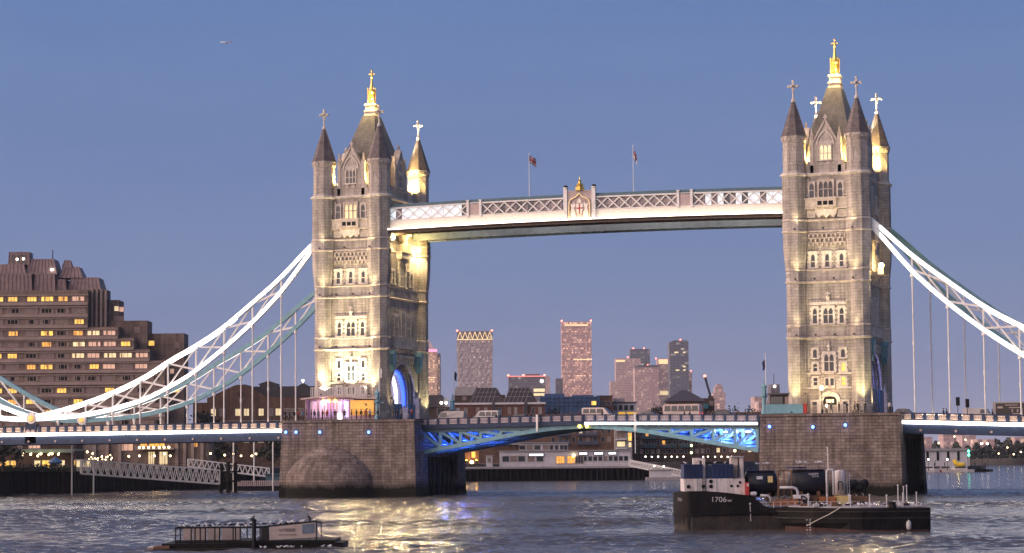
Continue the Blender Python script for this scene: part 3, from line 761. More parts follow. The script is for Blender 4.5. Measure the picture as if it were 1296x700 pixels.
# ================================================================== bascule leaves
def leaf_top(x): return 13.45-.37*(abs(x)/29.5)
BOT = [(-2, 11.5), (0, 11.45), (5, 11.2), (11, 10.45), (18.5, 9.15), (24, 8.2), (30, 7.15)]
def bascule(s, label):
    T = thing('bascule_leaf', label, 'bascule leaf', (s*29.6, 0, 9), world=True)
    X0, X1 = s*.12, s*29.3
    m = MB(); rail(m, X0, X1, 6, -8.6, 8.6, leaf_top, -1.7, -1.15); m.build('carriageway', M['asphalt'], T)
    for y in (-8.9, 8.9):
        m = MB(); rail(m, X0, X1, 6, y-.12, y+.12, leaf_top, -.18, 0); rail(m, X0, X1, 6, y-.16, y+.16, leaf_top, -1.2, -1.05)
        n = 16
        for k in range(n+1):
            x = X0+(X1-X0)*k/n; z = leaf_top(x); m.box(x-.17, x+.17, y-.18, y+.18, z-1.2, z+.03)
        pr = m.build('parapet', M['navy'], T)
        if y < 0:
            for k in range(n):
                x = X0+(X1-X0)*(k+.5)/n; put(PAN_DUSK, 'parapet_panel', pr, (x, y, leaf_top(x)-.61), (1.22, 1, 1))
        m = MB(); rail(m, X0, X1, 6, y-.25, y+.25, leaf_top, -1.75, -1.2); fa = m.build('fascia', M['navy'], T)
        if s > 0 and y < 0:
            m = MB(); rail(m, X0+.2, X1, 6, y-.45, y-.27, leaf_top, -1.68, -1.32); m.build('led_strip', M['deck_led'], fa)
    for y in (-8.3, -2.8, 2.8, 8.3):
        m = MB(); secs = []
        for k in range(19):
            x = .15+(29.2-.15)*k/18; z = interp(BOT, x); secs.append([(s*x, y-.3, z-.32), (s*x, y+.3, z-.32), (s*x, y+.3, z+.38), (s*x, y-.3, z+.38)])
        m.loft(secs); m.build('bottom_chord', M['teal'], T)
        m = MB(); rail(m, X0, X1, 6, y-.25, y+.25, leaf_top, -2.35, -1.76); m.build('top_chord', M['teal_dark'], T)
        xs = [29.0-3.6*k for k in range(8)]
        for k, x in enumerate(xs):
            zb = interp(BOT, x)+.35; zt = leaf_top(x)-2.3
            if zt-zb < .25: continue
            m = MB(); m.bar((s*x, y, zb), (s*x, y, zt), .34, .5, (1, 0, 0)); m.build('post', M['teal'], T)
            if k+1 < len(xs):
                x2 = xs[k+1]; m = MB(); m.bar((s*(x-.2), y, zt-.1), (s*(x2+.2), y, interp(BOT, x2)+.45), .3, .42, (0, 0, 1)); m.build('brace', M['teal'], T)
    for k in range(8):
        x = 28-3.6*k; z = interp(BOT, x); m = MB(); m.box(s*x-.12, s*x+.12, -8.0, 8.0, z-.1, z+.25); m.build('cross_beam', M['teal_dark'], T)
        if k < 6:
            m = MB(); zt = leaf_top(x)-2.0; m.bar((s*x, -8, zt), (s*x, 0, z+.3), .2, .2); m.bar((s*x, 0, z+.3), (s*x, 8, zt), .2, .2); m.build('sway_brace', M['cream'], T)
    m = MB(); m.box(min(s*29.3, s*30.6), max(s*29.3, s*30.6), -8.6, 8.6, 6.9, 11.7); m.build('heel', M['navy'], T)
    return T
bascule(-1, 'unlit northern half of the drawbridge, pale blue arched truss')
bascule(1, 'southern half of the drawbridge with a white light line and bright blue glow')
BLUE = (.05, .16, 1.0)
def tube_light(x, y, z, L, power, label, col=BLUE, mt='blue_strip'):
    T = thing('tube_light', label, 'tube light', (x, y, z), 0, 'blue tube lights inside the drawbridge trusses')
    m = MB(); m.tube((-L/2, 0, 0), (L/2, 0, 0), .09, n=8); m.build('diffuser', M[mt], T)
    m = MB(); m.box(-L/2, L/2, -.12, .12, -.22, -.1); m.build('housing', M['steel_dark'], T)
    lamp_point('tube_light_lamp', (x, y, z+.3), power, col, .3)
for k, (x, y, p) in enumerate(((-25.6, -6.2, 700), (-22.0, -6.0, 800), (-18.0, -5.8, 500), (-20, 0, 500), (27.2, -6.4, 2200), (23.6, -6.2, 1500), (20.0, -6, 800), (16.2, -6, 420), (12.4, -6, 220), (26, -.5, 1400), (21, 0, 700))):
    tube_light(x, y, interp(BOT, abs(x))+.75, 1.2, p, 'blue tube light in the %s truss, bay %d from the pier, %s' % ('north' if x < 0 else 'south', round((29-abs(x))/3.6+.6), 'near side' if y < -3 else 'middle'))
for k, x in enumerate((26.8, 23.2)):
    tube_light(x, -5.2, 10.3, 1.0, 900, 'white tube light high in the south truss, %s the pier' % ('beside' if k == 0 else 'one bay out from'), (.9, .9, 1.0), 'white_strip')

def gauge_post(x, y, z0, z1, z2, label):
    T = thing('gauge_post', label, 'gauge post', (x, y, z0), world=True)
    m = MB(); m.box(x-.16, x+.16, y-.12, y+.12, z1, z2); m.box(x-.22, x+.22, y-.16, y+.16, z2, z2+.1); m.build('board', M['cream'], T)
    m = MB(); m.tube((x, y, z0), (x, y, z1), .07); m.build('rod', M['cream'], T)
p = aty(680, 547, -9.45); gauge_post(p.x, -9.5, 10.6, 10.75, 13.4, 'white gauge post on the unlit northern half of the drawbridge')
p = aty(804, 547, -9.45); gauge_post(p.x, -9.5, 7.0, 10.6, 13.5, 'white gauge post with a long rod on the lit southern half of the drawbridge')
for q, lb in ((-.62, 'left'), (.62, 'right')):
    T = thing('navigation_light', 'amber navigation light, %s one of the pair where the two drawbridge halves meet' % lb, 'navigation light', (q, -8.9, 11.3), 0)
    m = MB(); m.box(-.14, .14, -.1, .2, .1, .5); m.build('bracket', M['navy'], T)
    m = MB(); m.ball((0, -.16, .2), .3, 10, 6); m.build('lens', M['amber'], T)

# ================================================================== high walkways
def wz(x): return 45.3+.4*(1-(x/35.7)**2)
M['walk_panel'] = plain('weathered grey panel', (.33, .28, .275), .6, 0, .3, 1.0)
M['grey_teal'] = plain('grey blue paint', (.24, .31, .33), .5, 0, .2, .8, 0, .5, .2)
M['soffit'] = plain('brown soffit', (.20, .15, .12), .7)
M['fascia'] = plain('cream painted fascia', (.78, .72, .62), .5, 0, .08, 3)
M['win_cool'] = glow('cool lit glazing', (.80, .92, 1.0), .75, .6, .5)
def walkway(y0, y1, near, label):
    T = thing('high_walkway', label, 'walkway', (0, (y0+y1)/2, 45.2), world=True)
    E_ = 35.6
    m = MB(); rail(m, -E_, E_, 20, y0, y1, wz, -.12, .12); sl = m.build('floor', M['soffit'], T)
    for k in range(34):
        x = -34.6+k*2.1; m = MB(); m.box(x-.14, x+.14, y0-.1, y1+.1, wz(x)-.42, wz(x)-.13); m.build('joist', M['soffit'], sl)
    m = MB(); rail(m, -E_, E_, 20, y0-.15, y1+.15, wz, 3.72, 4.02); rail(m, -E_, E_, 20, y0+.3, y1-.3, wz, 4.02, 4.3); m.build('roof', M['teal_dark'], T)
    for q, y in ((-1, y0), (1, y1)):
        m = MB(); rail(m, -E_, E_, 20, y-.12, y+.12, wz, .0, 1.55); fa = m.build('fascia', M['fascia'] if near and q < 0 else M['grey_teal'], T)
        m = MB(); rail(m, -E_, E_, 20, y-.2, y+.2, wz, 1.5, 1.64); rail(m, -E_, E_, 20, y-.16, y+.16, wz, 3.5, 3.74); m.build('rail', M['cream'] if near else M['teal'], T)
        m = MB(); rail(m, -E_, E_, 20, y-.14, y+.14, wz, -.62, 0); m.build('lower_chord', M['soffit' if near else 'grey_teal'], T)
        if near and q < 0:
            m = MB(); rail(m, -E_, E_, 20, y-1.0, y-.85, wz, -.1, .1); m.build('led_strip', M['warm_led2'], fa)
            m = MB(); rail(m, -E_, E_, 20, y-1.05, y-.14, wz, -.2, -.11); m.build('led_shelf', M['pinkpanel'], fa)
        x = -34.6; k = 0
        bays = [(-35.3, -20.1, 7), (-17.5, -3.3, 7), (2.6, 16.5, 7), (19.1, 35.3, 8)]
        for a, b, n in bays:
            m = MB(); w = (b-a)/n
            for i in range(n):
                xa, xb = a+i*w, a+(i+1)*w
                m.bar((xa, y-.05*q, wz(xa)+1.64), (xb, y-.05*q, wz(xb)+3.5), .09, .2); m.bar((xa, y+.06*q, wz(xa)+3.5), (xb, y+.06*q, wz(xb)+1.64), .09, .2)
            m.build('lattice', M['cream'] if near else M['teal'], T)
            if q < 0:
                for i in range(2*n):
                    xa, xb = a+i*w/2+.03, a+(i+1)*w/2-.03; z = wz((xa+xb)/2)
                    r = random.random(); ends = abs(xa) > 21
                    mt = 'win_cool' if (near and ends and r < .55) else ('dark_glass' if r > .82 else 'pinkpanel')
                    m = MB(); m.box(xa, xb, y+.25, y+.31, z+1.5, z+3.72); m.build('wall_panel', M['walk_panel' if mt == 'pinkpanel' else mt], T)
        for a, b in ((-20.1, -17.5), (16.5, 19.1)):
            m = MB(); z = wz(a); m.box(a+.35, b-.35, y-.16, y+.12, z+1.66, z+3.6); m.build('solid_panel', M['pinkpanel'], T)
            for xx in (a+.17, b-.17):
                m = MB(); m.box(xx-.2, xx+.2, y-.3, y+.15, z+1.3, z+4.05); m.box(xx-.26, xx+.26, y-.36, y+.2, z+4.05, z+4.2); m.build('pilaster', M['cream'], T)
    if near:
        y = y0; z = wz(0)
        m = MB(); m.box(-2.3, 2.0, y-.35, y+.2, z-.1, z+4.6); m.box(-2.5, 2.1, y-.4, y+.25, z+4.6, z+4.8); cr_ = m.build('crest_panel', M['pinkpanel'], T)
        for xx in (-2.6, 2.3):
            m = MB(); m.box(xx-.32, xx+.32, y-.5, y+.2, z-.2, z+5.1); m.lathe([(.32, z+5.1), (.46, z+5.25), (.46, z+5.4)], 10, (xx, y-.15)); m.build('pilaster', M['cream'], cr_)
            m = MB(); m.lathe([(.42, z+5.4), (.44, z+5.55), (.2, z+5.75)], 10, (xx, y-.15)); m.build('cap', M['black'], cr_)
        m = MB(); prev = None
        og = [(-1.95, .2), (-1.95, 2.6), (-1.75, 3.2), (-1.2, 3.55), (-.6, 3.8), (-.15, 4.35), (.15-.3, 4.35), (.3, 3.8), (.9, 3.55), (1.45, 3.2), (1.65, 2.6), (1.65, .2)]
        for (a, b), (c, d) in zip(og[:-1], og[1:]): m.bar((a, y-.45, z+b), (c, y-.45, z+d), .18, .24, (0, -1, 0))
        m.build('ogee_frame', M['crest_gold'], cr_)
        m = MB(); cx = -.15
        m.slab([(cx-.6, z+2.6), (cx-.6, z+1.6), (cx-.35, z+1.0), (cx, z+.7), (cx+.35, z+1.0), (cx+.6, z+1.6), (cx+.6, z+2.6)], y-.5, y-.35); m.build('shield', M['fascia'], cr_)
        m = MB(); m.box(cx-.09, cx+.09, y-.53, y-.5, z+.85, z+2.58); m.box(cx-.58, cx+.58, y-.53, y-.501, z+1.75, z+1.93); m.build('shield_cross', M['redpaint'], cr_)
        for q in (-1, 1):          # dragon supporters, simplified reliefs
            m = MB(); m.slab([(cx+q*.68, z+.4), (cx+q*1.5, z+.4), (cx+q*1.55, z+1.2), (cx+q*1.35, z+2.0), (cx+q*1.6, z+2.6), (cx+q*1.1, z+2.5), (cx+q*.85, z+2.9), (cx+q*.7, z+2.4), (cx+q*.95, z+1.8), (cx+q*.7, z+1.2)], y-.47, y-.35)
            m.build('supporter', M['fascia'], cr_)
        m = MB(); m.slab([(cx-.4, z+2.7), (cx+.4, z+2.7), (cx+.3, z+3.2), (cx, z+3.5), (cx-.3, z+3.2)], y-.47, y-.35); m.build('helm', M['fascia'], cr_)
        m = MB(); m.lathe([(.75, z+4.8), (.8, z+5.3), (.55, z+5.5), (.62, z+5.8), (.3, z+6.1), (.22, z+6.3), (.32, z+6.45), (.1, z+6.6), (.07, z+7.1)], 10, (cx, y-.1)); m.build('gilt_crown', M['gold'], cr_)
        m = MB(); m.box(-1.9, 1.6, y-.95, y-.85, z+.02, z+.12); m.build('led_strip', M['added_crest_led'], cr_)  # extra strip added to brighten the crest
    return T
M['warm_led2'] = glow('warm walkway led', (1.0, .88, .70), 6.5)
M['added_crest_led'] = glow('added crest led', (1.0, .80, .48), 22)
M['crest_gold'] = plain('cream gilt frame', (.8, .66, .36), .4, .3, .1, 4)
M['redpaint'] = plain('red paint', (.42, .03, .025), .45, 0, .2, 3)
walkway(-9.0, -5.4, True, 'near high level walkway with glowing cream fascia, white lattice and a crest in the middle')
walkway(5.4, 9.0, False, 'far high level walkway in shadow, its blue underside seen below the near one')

# ================================================================== flags and flagpoles
def cloth(pts_fn, nu, nv, th=.03):
    """a hanging cloth: pts_fn(s, t) in metres -> solid thin sheet"""
    m = MB(); g = [[Vector(pts_fn(i/nu, j/nv)) for j in range(nv+1)] for i in range(nu+1)]
    return m, g
def flag(base, zt, zf, fw, fh, label, plabel, colours, side=1, droop=.6, pole_r=.06, thin=.04):
    P = thing('flagpole', plabel, 'flagpole', base)
    L = zt-base[2]
    m = MB(); m.tube((0, 0, 0), (0, 0, L), pole_r, thin, 8); m.build('pole', M['cream'], P)
    m = MB(); m.ball((0, 0, L+.08), .12, 8, 5); m.build('truck', M['cream'], P)
    T = thing('flag', label, 'flag', (base[0], base[1], zf-fh))
    nu, nv = 14, 8; m = MB(); ids = []
    def pt(s_, t_):
        x = s_*fw*(1-droop*.45)*side; z = fh*(1-t_)-s_*fw*droop*(.75+.25*t_)
        y = math.sin(s_*9+t_*1.5)*.16*s_+.05*math.sin(t_*7)
        return (x*_r.x-y*_r.y+.05*side, x*_r.y+y*_r.x, z)
    for off in (0, .02):
        for i in range(nu+1):
            for j in range(nv+1):
                a = pt(i/nu, j/nv); m.v.append((a[0], a[1]+off, a[2]))
    N = (nu+1)*(nv+1); m.smooth = True
    for i in range(nu):
        for j in range(nv):
            a = i*(nv+1)+j; m.c = colours((i+.5)/nu, (j+.5)/nv)
            m.face([a, a+nv+1, a+nv+2, a+1]); m.face([N+a+1, N+a+nv+2, N+a+nv+1, N+a])
    m.c = 0
    for i in range(nu):
        a = i*(nv+1); m.face([a, N+a, N+a+nv+1, a+nv+1]); a += nv; m.face([a, a+nv+1, N+a+nv+1, N+a])
    for j in range(nv):
        a = j; m.face([a, a+1, N+a+1, N+a]); a = nu*(nv+1)+j; m.face([a, N+a, N+a+1, a+1])
    m.build('cloth', [M['flag_blue'], M['flag_red'], M['flag_white']], T)
M['flag_blue'] = plain('flag blue', (.012, .016, .06), .8, 0, .2, 4); M['flag_red'] = plain('flag red', (.25, .015, .025), .8, 0, .2, 4); M['flag_white'] = plain('flag white', (.5, .48, .48), .8, 0, .2, 4)
def union(s_, t_):
    if abs(s_-.5) < .07 or abs(t_-.5) < .1: return 1
    if abs(s_-.5) < .11 or abs(t_-.5) < .17: return 2
    d = abs(abs(s_-.5)-abs(t_-.5)); return 1 if d < .05 else (2 if d < .11 else 0)
def george(s_, t_): return 1 if (abs(s_-.5) < .1 or abs(t_-.5) < .13 or (s_ < .4 and t_ < .3 and s_ > .2)) else 2
flag((-9.15, -8.6, 49.6), 57.1, 56.9, 1.5, 1.2, 'dark red and blue flag flying left of the crest on the high walkway', 'white flagpole left of the crest on the high walkway', union, 1, .55)
flag((8.95, -8.6, 49.6), 57.5, 57.0, 1.2, 1.3, 'white flag with a red cross hanging limp right of the crest on the high walkway', 'white flagpole right of the crest on the high walkway', george, 1, 1.1)
# ================================================================== ground and river banks
BANK = [(-137, -60), (-130, -20), (-124, 10), (-118.5, 26), (-119, 60), (-111, 100), (-105, 205), (-80, 232), (-50, 242), (-46, 330), (-60, 420), (-75, 600), (-60, 800), (0, 765), (80, 735), (200, 715), (500, 820), (6000, 2600)]
M['earth'] = plain('dark ground', (.07, .065, .06), .9, 0, .4, .05)
g = MB(); g.flat([(-5000, -60)] + BANK + [(9000, 9000), (9000, 16000), (-9000, 16000), (-9000, 3000), (-5000, 1000)], -3, 4.4)
tag(g.build('ground', M['earth']), kind='structure')
def quay(pts, z1, label, base_z=-2, step=1.6):
    T = thing('quay_wall', label, 'quay wall', (pts[0][0], pts[0][1], 0), world=True)
    m = MB()
    for (xa, ya), (xb, yb) in zip(pts[:-1], pts[1:]):
        d = Vector((xb-xa, yb-ya, 0)); n = Vector((d.y, -d.x, 0)).normalized()
        m.loft([[(xa, ya, z), (xb, yb, z), (xb+n.x*.6, yb+n.y*.6, z), (xa+n.x*.6, ya+n.y*.6, z)] for z in (base_z, z1)])
    m.build('wall', M['timber'], T)
    m = MB()
    for (xa, ya), (xb, yb) in zip(pts[:-1], pts[1:]):
        L = math.hypot(xb-xa, yb-ya); n = Vector((yb-ya, xa-xb, 0)).normalized(); k = 0.0
        while k < L:
            t = k/L; x, y = xa+(xb-xa)*t+n.x*.8, ya+(yb-ya)*t+n.y*.8
            m.tube((x, y, base_z), (x, y, z1+random.uniform(-.1, .5)), .2, n=5); k += step*random.uniform(.8, 1.3)
    m.build('timber_piling', M['timber'], T)
    m = MB()
    for (xa, ya), (xb, yb) in zip(pts[:-1], pts[1:]):
        n = Vector((yb-ya, xa-xb, 0)).normalized()
        for zz in (z1+.55, z1+1.05): m.bar((xa+n.x*.3, ya+n.y*.3, zz), (xb+n.x*.3, yb+n.y*.3, zz), .05, .06)
        L = math.hypot(xb-xa, yb-ya); k = 0.0
        while k < L:
            t = k/L; x, y = xa+(xb-xa)*t+n.x*.3, ya+(yb-ya)*t+n.y*.3; m.bar((x, y, z1), (x, y, z1+1.05), .06, .06, (1, 0, 0)); k += 2.0
    m.build('railing', M['steel_dark'], T)
    return T
quay(BANK[:6], 4.5, 'black timber piled quay wall on the north bank under the approach deck')

class Bld:
    """a building facing the camera's side, its base at pixel column u on level ground z0, d metres away"""
    def __init__(s, name, label, cat, u, d, z0=4.4, group=None, rot=0.0):
        p = atd(u, 575, d); s.d = d; s.o = Vector((p.x, p.y, z0)); s.rot = BASE_ROT+rot
        s.T = thing(name, label, cat, s.o, s.rot, group); s.cw = None
        s.rx = Vector((math.cos(s.rot), math.sin(s.rot), 0)); s.ry = Vector((-math.sin(s.rot), math.cos(s.rot), 0))
    def x(s, u, v=560):
        # sight line meets the facade plane (local y = 0)
        r = ray(u, v); t = (s.o-CAM).dot(s.ry)/r.dot(s.ry); return (CAM+r*t-s.o).dot(s.rx)
    def z(s, v, u=None):
        r = ray(u if u is not None else 648, v)
        if u is None:
            q = s.o-CAM; uu = 648+FPX*q.dot(_r)/q.dot(_f); r = ray(uu, v)
        t = (s.o-CAM).dot(s.ry)/r.dot(s.ry); return (CAM+r*t-s.o).z
    def box(s, part, mt, u0, u1, v0, v1, y0=0.0, y1=10.0, parent=None, build=True):
        m = MB(); z1 = s.z(v0); z0 = 0.0 if v1 is None else s.z(v1)
        m.box(s.x(u0), s.x(u1), y0, y1, z0, z1)
        return m.build(part, M[mt] if isinstance(mt, str) else mt, parent or s.T)
    def win(s, u0, u1, v0, v1, mt, y=0.0, frame='wall_trim', parent=None, mull=0, name='window'):
        x0, x1, z0, z1 = s.x(u0), s.x(u1), s.z(v1), s.z(v0); f = min(.14, (x1-x0)*.1)
        m = MB(); m.box(x0-f, x1+f, y-.10, y-.002, z0-f, z0); m.box(x0-f, x1+f, y-.08, y-.002, z1, z1+f); m.box(x0-f, x0, y-.08, y-.002, z0, z1); m.box(x1, x1+f, y-.08, y-.002, z0, z1)
        for k in range(mull):
            xx = x0+(x1-x0)*(k+1)/(mull+1); m.box(xx-f*.4, xx+f*.4, y-.07, y-.03, z0, z1)
        o = m.build(name, M[frame], parent or s.T)
        m = MB(); m.box(x0, x1, y-.03, y-.004, z0, z1); m.build('pane', M[mt], o)
        return o
    def gable(s, part, mt, pts, y0, y1, parent=None):
        m = MB(); m.slab([(s.x(u), s.z(v)) for u, v in pts], y0, y1); return m.build(part, M[mt], parent or s.T)
M['wall_trim'] = plain('pale window trim', (.30, .27, .25), .7)
M['hotel'] = stone('brown concrete panels', (.26, .19, .15), (.22, .16, .13), (.155, .115, .092), 2.8, 1.3, .04, .85, .4, bstr=.3)
M['hotel_band'] = plain('brown concrete band', (.285, .218, .185), .8, 0, .25, .4, .1, .5, .2)
M['hotel_metal'] = plain('ribbed brown cladding', (.235, .165, .155), .6, .1, .3, .8, 0, .3)
M['brick'] = stone('brown stock brick', (.20, .115, .075), (.155, .085, .058), (.13, .10, .08), .45, .16, .012, .85, .4, bstr=.25)
M['brick_red'] = stone('red brick', (.21, .085, .06), (.16, .065, .048), (.13, .10, .08), .45, .16, .012, .85, .4, bstr=.25)
M['brick_dark'] = stone('dark brick', (.10, .062, .048), (.08, .05, .04), (.07, .055, .045), .45, .16, .012, .85, .4, bstr=.25)
M['roof_dark'] = plain('dark slate roof', (.045, .04, .045), .6, 0, .3, .8)
M['grey_wall'] = plain('grey render', (.30, .28, .28), .8, 0, .2, .5)
M['white_wall'] = plain('white painted wall', (.55, .52, .52), .7, 0, .15, .6, 0, .5, .15)
M['green_roof'] = plain('pale green metal roof', (.16, .22, .17), .6, 0, .2, .5)
M['blue_paint'] = plain('blue painted steel', (.03, .10, .22), .5, 0, .3, .5)
M['teal_paint'] = plain('teal painted steel', (.04, .15, .19), .5, 0, .3, .5)
M['win_curtain'] = plain('net curtained window', (.24, .18, .155), .5, 0, .35, 2, 0, .3)
M['curtain_lit'] = plain('drawn curtain', (.35, .18, .08), .8)
M['win_orange'] = glow('lit window orange', (1.0, .44, .08), 1.3, .7, .9)

# ------------------------------------------------------------------ stepped hotel on the north bank
H = Bld('stepped_hotel', 'large brown concrete hotel stepping down towards the bridge, its windows partly lit', 'hotel', 100, 520)
FRONT = [(-60, 110, 367), (110, 128, 414), (128, 149, 414), (149, 169, 428), (169, 189, 442.5), (189, 209, 457)]
for a, b, v in FRONT: H.box('wall', 'hotel', a, b, v, None, 0, 7)
for k_, (a, b, v, y) in enumerate(((111, 137, 365, 3.2), (137, 154, 378, 5.5), (154, 191, 405, 4.2), (191, 238, 421, 6.5))): H.box('wing', 'hotel', 104+k_*.7, b-5.5-y*.8, v, None, y, y+7)
H.box('wing', 'hotel', 203, 230, 455, None, 3.5, 6.4)
for k, a in enumerate((112, 117.5, 123, 128.5)): H.box('fin', 'hotel_band', a, a+2.6, 364.5+k*.6, 413, 2.2+k*.2, 3.19)
rows = [378, 393, 407, 421.5, 435.5, 450, 464, 479, 494, 508, 521, 535, 549]
right = [110, 110, 110, 148.5, 168.5, 188.5, 208.5, 208.5, 208.5, 208.5, 208.5, 208.5, 208.5]
for r, e in zip(rows, right):
    H.box('floor_band', 'hotel_band', -60, e+.3, r+4.2, r+8.2, -.45, -.002)
    H.box('parapet_band', 'hotel_band', -60, e+.6, r-5.2, r-3.9, -.3, -.001)
cols = [-6, 15, 39, 58.5, 78, 98.5, 118, 138, 159, 179, 199]
spec = ['yYYyoP', 'cdcddc', 'cdddcY', 'cocydowPY'.replace('w', 'W'), 'ccdodWPPY', 'yYdcdWPWWP', 'ccoyddYPcPc', 'cddcdddcdcd', 'yYcdYdcYcdc', 'coYdcYdcddd', 'cdcodcdcdcY', 'dcdcddccdcd', 'cdcdcdccdcd']
key = {'y': 'win_yellow', 'Y': 'win_yellow', 'o': 'win_orange', 'P': 'win_pale', 'W': 'win_warm', 'c': 'win_curtain', 'd': 'dark_glass'}
for r, e, sp_ in zip(rows, right, spec):
    for c, ch in zip(cols, sp_):
        if c+9 > e+1.5: continue
        w = 7.4 if ch not in 'oY' else 5.6; c2 = c+random.uniform(-.8, .8)
        o = H.win(c2-w, c2+w, r-2.6, r+2.8, 'win_curtain' if ch == 'd' else key[ch], 0, 'hotel_band', mull=2)
        if ch == 'd':
            a = random.uniform(-6.5, -3); e2 = random.uniform(2, 6.5); m = MB(); m.box(H.x(c2+a), H.x(c2+e2), -.045, -.031, H.z(r+2.6), H.z(r-2.4)); m.build('dark_opening', M['black'], o)
        elif ch in 'yoPW' and random.random() < .6:
            a = random.uniform(-6, 4); m = MB(); m.box(H.x(c2+a), H.x(c2+a+random.uniform(1, 2.6)), -.045, -.031, H.z(r+2.6), H.z(r-2.4)); m.build('drawn_curtain', M['curtain_lit'], o)
for u0, u1, v, mt, y in ((138.5, 144, 389, 'win_warm', 5.5), (145, 150.5, 390, 'win_pale', 5.5), (138.5, 144, 402, 'win_curtain', 5.5), (145, 150.5, 402, 'win_curtain', 5.5), (184, 191, 434, 'win_yellow', 4.2), (166, 172, 417, 'win_curtain', 4.2), (216, 221, 436, 'win_curtain', 6.5), (212, 217, 470, 'win_pale', 3.5), (214, 224, 494, 'win_yellow', 3.5)):
    H.win(u0, u1, v-3, v+3, mt, y, 'hotel_band')
def clad(u0, u1, v0, v1, y0, y1, slope=0.0, part='roof_block'):
    x0, x1, z0, z1 = H.x(u0), H.x(u1), H.z(v1), H.z(v0)
    m = MB(); m.loft([[(x0, y0, z0), (x1, y0, z0), (x1, y1, z0), (x0, y1, z0)], [(x0+slope, y0+slope, z1), (x1-slope, y0+slope, z1), (x1-slope, y1-slope, z1), (x0+slope, y1-slope, z1)]])
    n = max(2, int((x1-x0)/.9))
    for k in range(n+1):
        x = x0+(x1-x0)*k/n; xt = x0+slope+(x1-x0-2*slope)*k/n
        m.bar((x, y0-.06, z0), (xt, y0+slope-.06, z1), .14, .14, (0, -1, 0))
    return m.build(part, M['hotel_metal'], H.T)
clad(-30, 37, 344.5, 367.5, 1.5, 12, .3); clad(38.5, 66, 345, 367.5, 2.2, 12, .3); clad(66.5, 79, 352, 366.5, 2.8, 10, .3); clad(79, 122, 349, 366, 4.5, 13, .8)
clad(-20, 27, 332, 345, 3, 11, .6); clad(25, 66, 325, 345.5, 4, 12, 1.0); clad(65.5, 98, 335, 349.5, 5, 12, 1.2); clad(70, 83, 326, 336, 6, 9, .6)
o = clad(3, 30, 316, 332.5, 4.5, 9, .15, 'lift_cab')
for u in (9, 16, 23): H.win(u-2.2, u+2.4, 320, 330, 'dark_glass', 4.5, 'hotel_band', o)
m = MB(); x = H.x(56); m.tube((x, 8, H.z(325)), (x, 8, H.z(312)), .12); m.build('aerial', M['steel_dark'], H.T)
for u, v in ((14.5, 325.5), (22.5, 325)):
    m = MB(); m.ball((H.x(u), 4.3, H.z(v)), .28, 8, 5); m.build('roof_lamp', M['lamp_white'], H.T)
m = MB(); m.box(H.x(58), H.x(62), 3.6, 3.9, H.z(340.5), H.z(338)); m.build('roof_lamp', M['lamp_white'], H.T)

# ------------------------------------------------------------------ hotel podium seen under the approach deck
P_ = Bld('hotel_podium', 'brown lower block under the bridge deck with a glowing orange canopy', 'building', 180, 497)
P_.box('wall', 'hotel', 95, 262, 548, None, 0, 12)
for u in (100, 118, 134, 150, 222, 232, 242, 254): P_.box('pier', 'hotel_band', u, u+4, 549, None, -.5, -.01)
P_.box('canopy', 'hotel_band', 176, 222, 567.5, 569.5, -2.5, -.01)
for u0, u1, v0, v1, mt in ((189, 208, 557, 565, 'win_orange'), (178, 186, 558, 565, 'win_orange'), (150, 168, 558, 570, 'win_pale'), (105, 115, 556, 568, 'win_curtain'), (188, 196, 572, 588, 'win_warm'), (202, 212, 572, 588, 'win_warm'), (243, 250, 556, 566, 'win_orange'), (122, 132, 556, 568, 'win_curtain')):
    P_.win(u0, u1, v0, v1, mt, 0, 'hotel_band', mull=2)
for k, u in enumerate((179, 184, 190.5, 197, 204, 210, 216)):
    m = MB(); m.ball((P_.x(u), -2.65, P_.z(566.5)), .26, 8, 5); m.build('canopy_lamp', M['lamp'], P_.T)

# ------------------------------------------------------------------ riverside pub
B = Bld('riverside_pub', 'low riverside pub with pale green roof and a row of lamps below the deck', 'pub', 60, 462)
B.box('wall', 'brick_dark', -30, 96, 571, None, 0, 9)
B.box('roof', 'green_roof', 16, 95, 568.5, 573, -1.2, 9)
B.box('upper_storey', 'brick_dark', 17, 93, 548, 568.5, 2, 9)
for u0, u1, mt in ((-8, 2, 'win_orange'), (4, 12, 'win_yellow'), (14, 20, 'win_yellow'), (44, 51, 'win_warm'), (54, 63, 'win_yellow'), (75, 82, 'win_warm'), (94.2, 95.5, 'win_yellow')): B.win(u0, u1, 583, 593, mt, 0, 'wall_trim', mull=1)
B.win(34, 48, 562, 567, 'win_pale', 2, 'wall_trim', mull=2); B.win(20, 25, 562, 567, 'win_curtain', 2)
for u, v in ((30, 576), (41, 575), (50, 577), (54, 574.5), (64, 575.5), (68, 574.5), (76, 575)):
    m = MB(); x, z = B.x(u), B.z(v); m.ball((x, -1.6, z), .22, 8, 5); m.tube((x, -1.6, z), (x, -.02, z+.5), .05, n=4); m.build('lantern', M['lamp'], B.T)
K = Bld('glass_kiosk', 'small bright glass kiosk at the head of the white gangway', 'kiosk', 105, 440)
K.box('body', 'win_warm', 97, 112, 583, 591, 0, 3); K.box('roof', 'cream', 96, 113, 581.5, 583, -.3, 3.3); K.box('base', 'grey_wall', 97, 112, 591, None, 0, 3)
p = atd(70, 590, 447); T = thing('parasol', 'closed blue parasol on the quay before the pub', 'parasol', (p.x, p.y, 4.4))
m = MB(); m.tube((0, 0, 0), (0, 0, 2.6), .05); m.build('pole', M['steel_dark'], T)
m = MB(); m.lathe([(.25, .9), (1.5, 1.7), (1.3, 1.95), (.1, 2.8)], 8); m.build('canopy', M['blue_paint'], T)

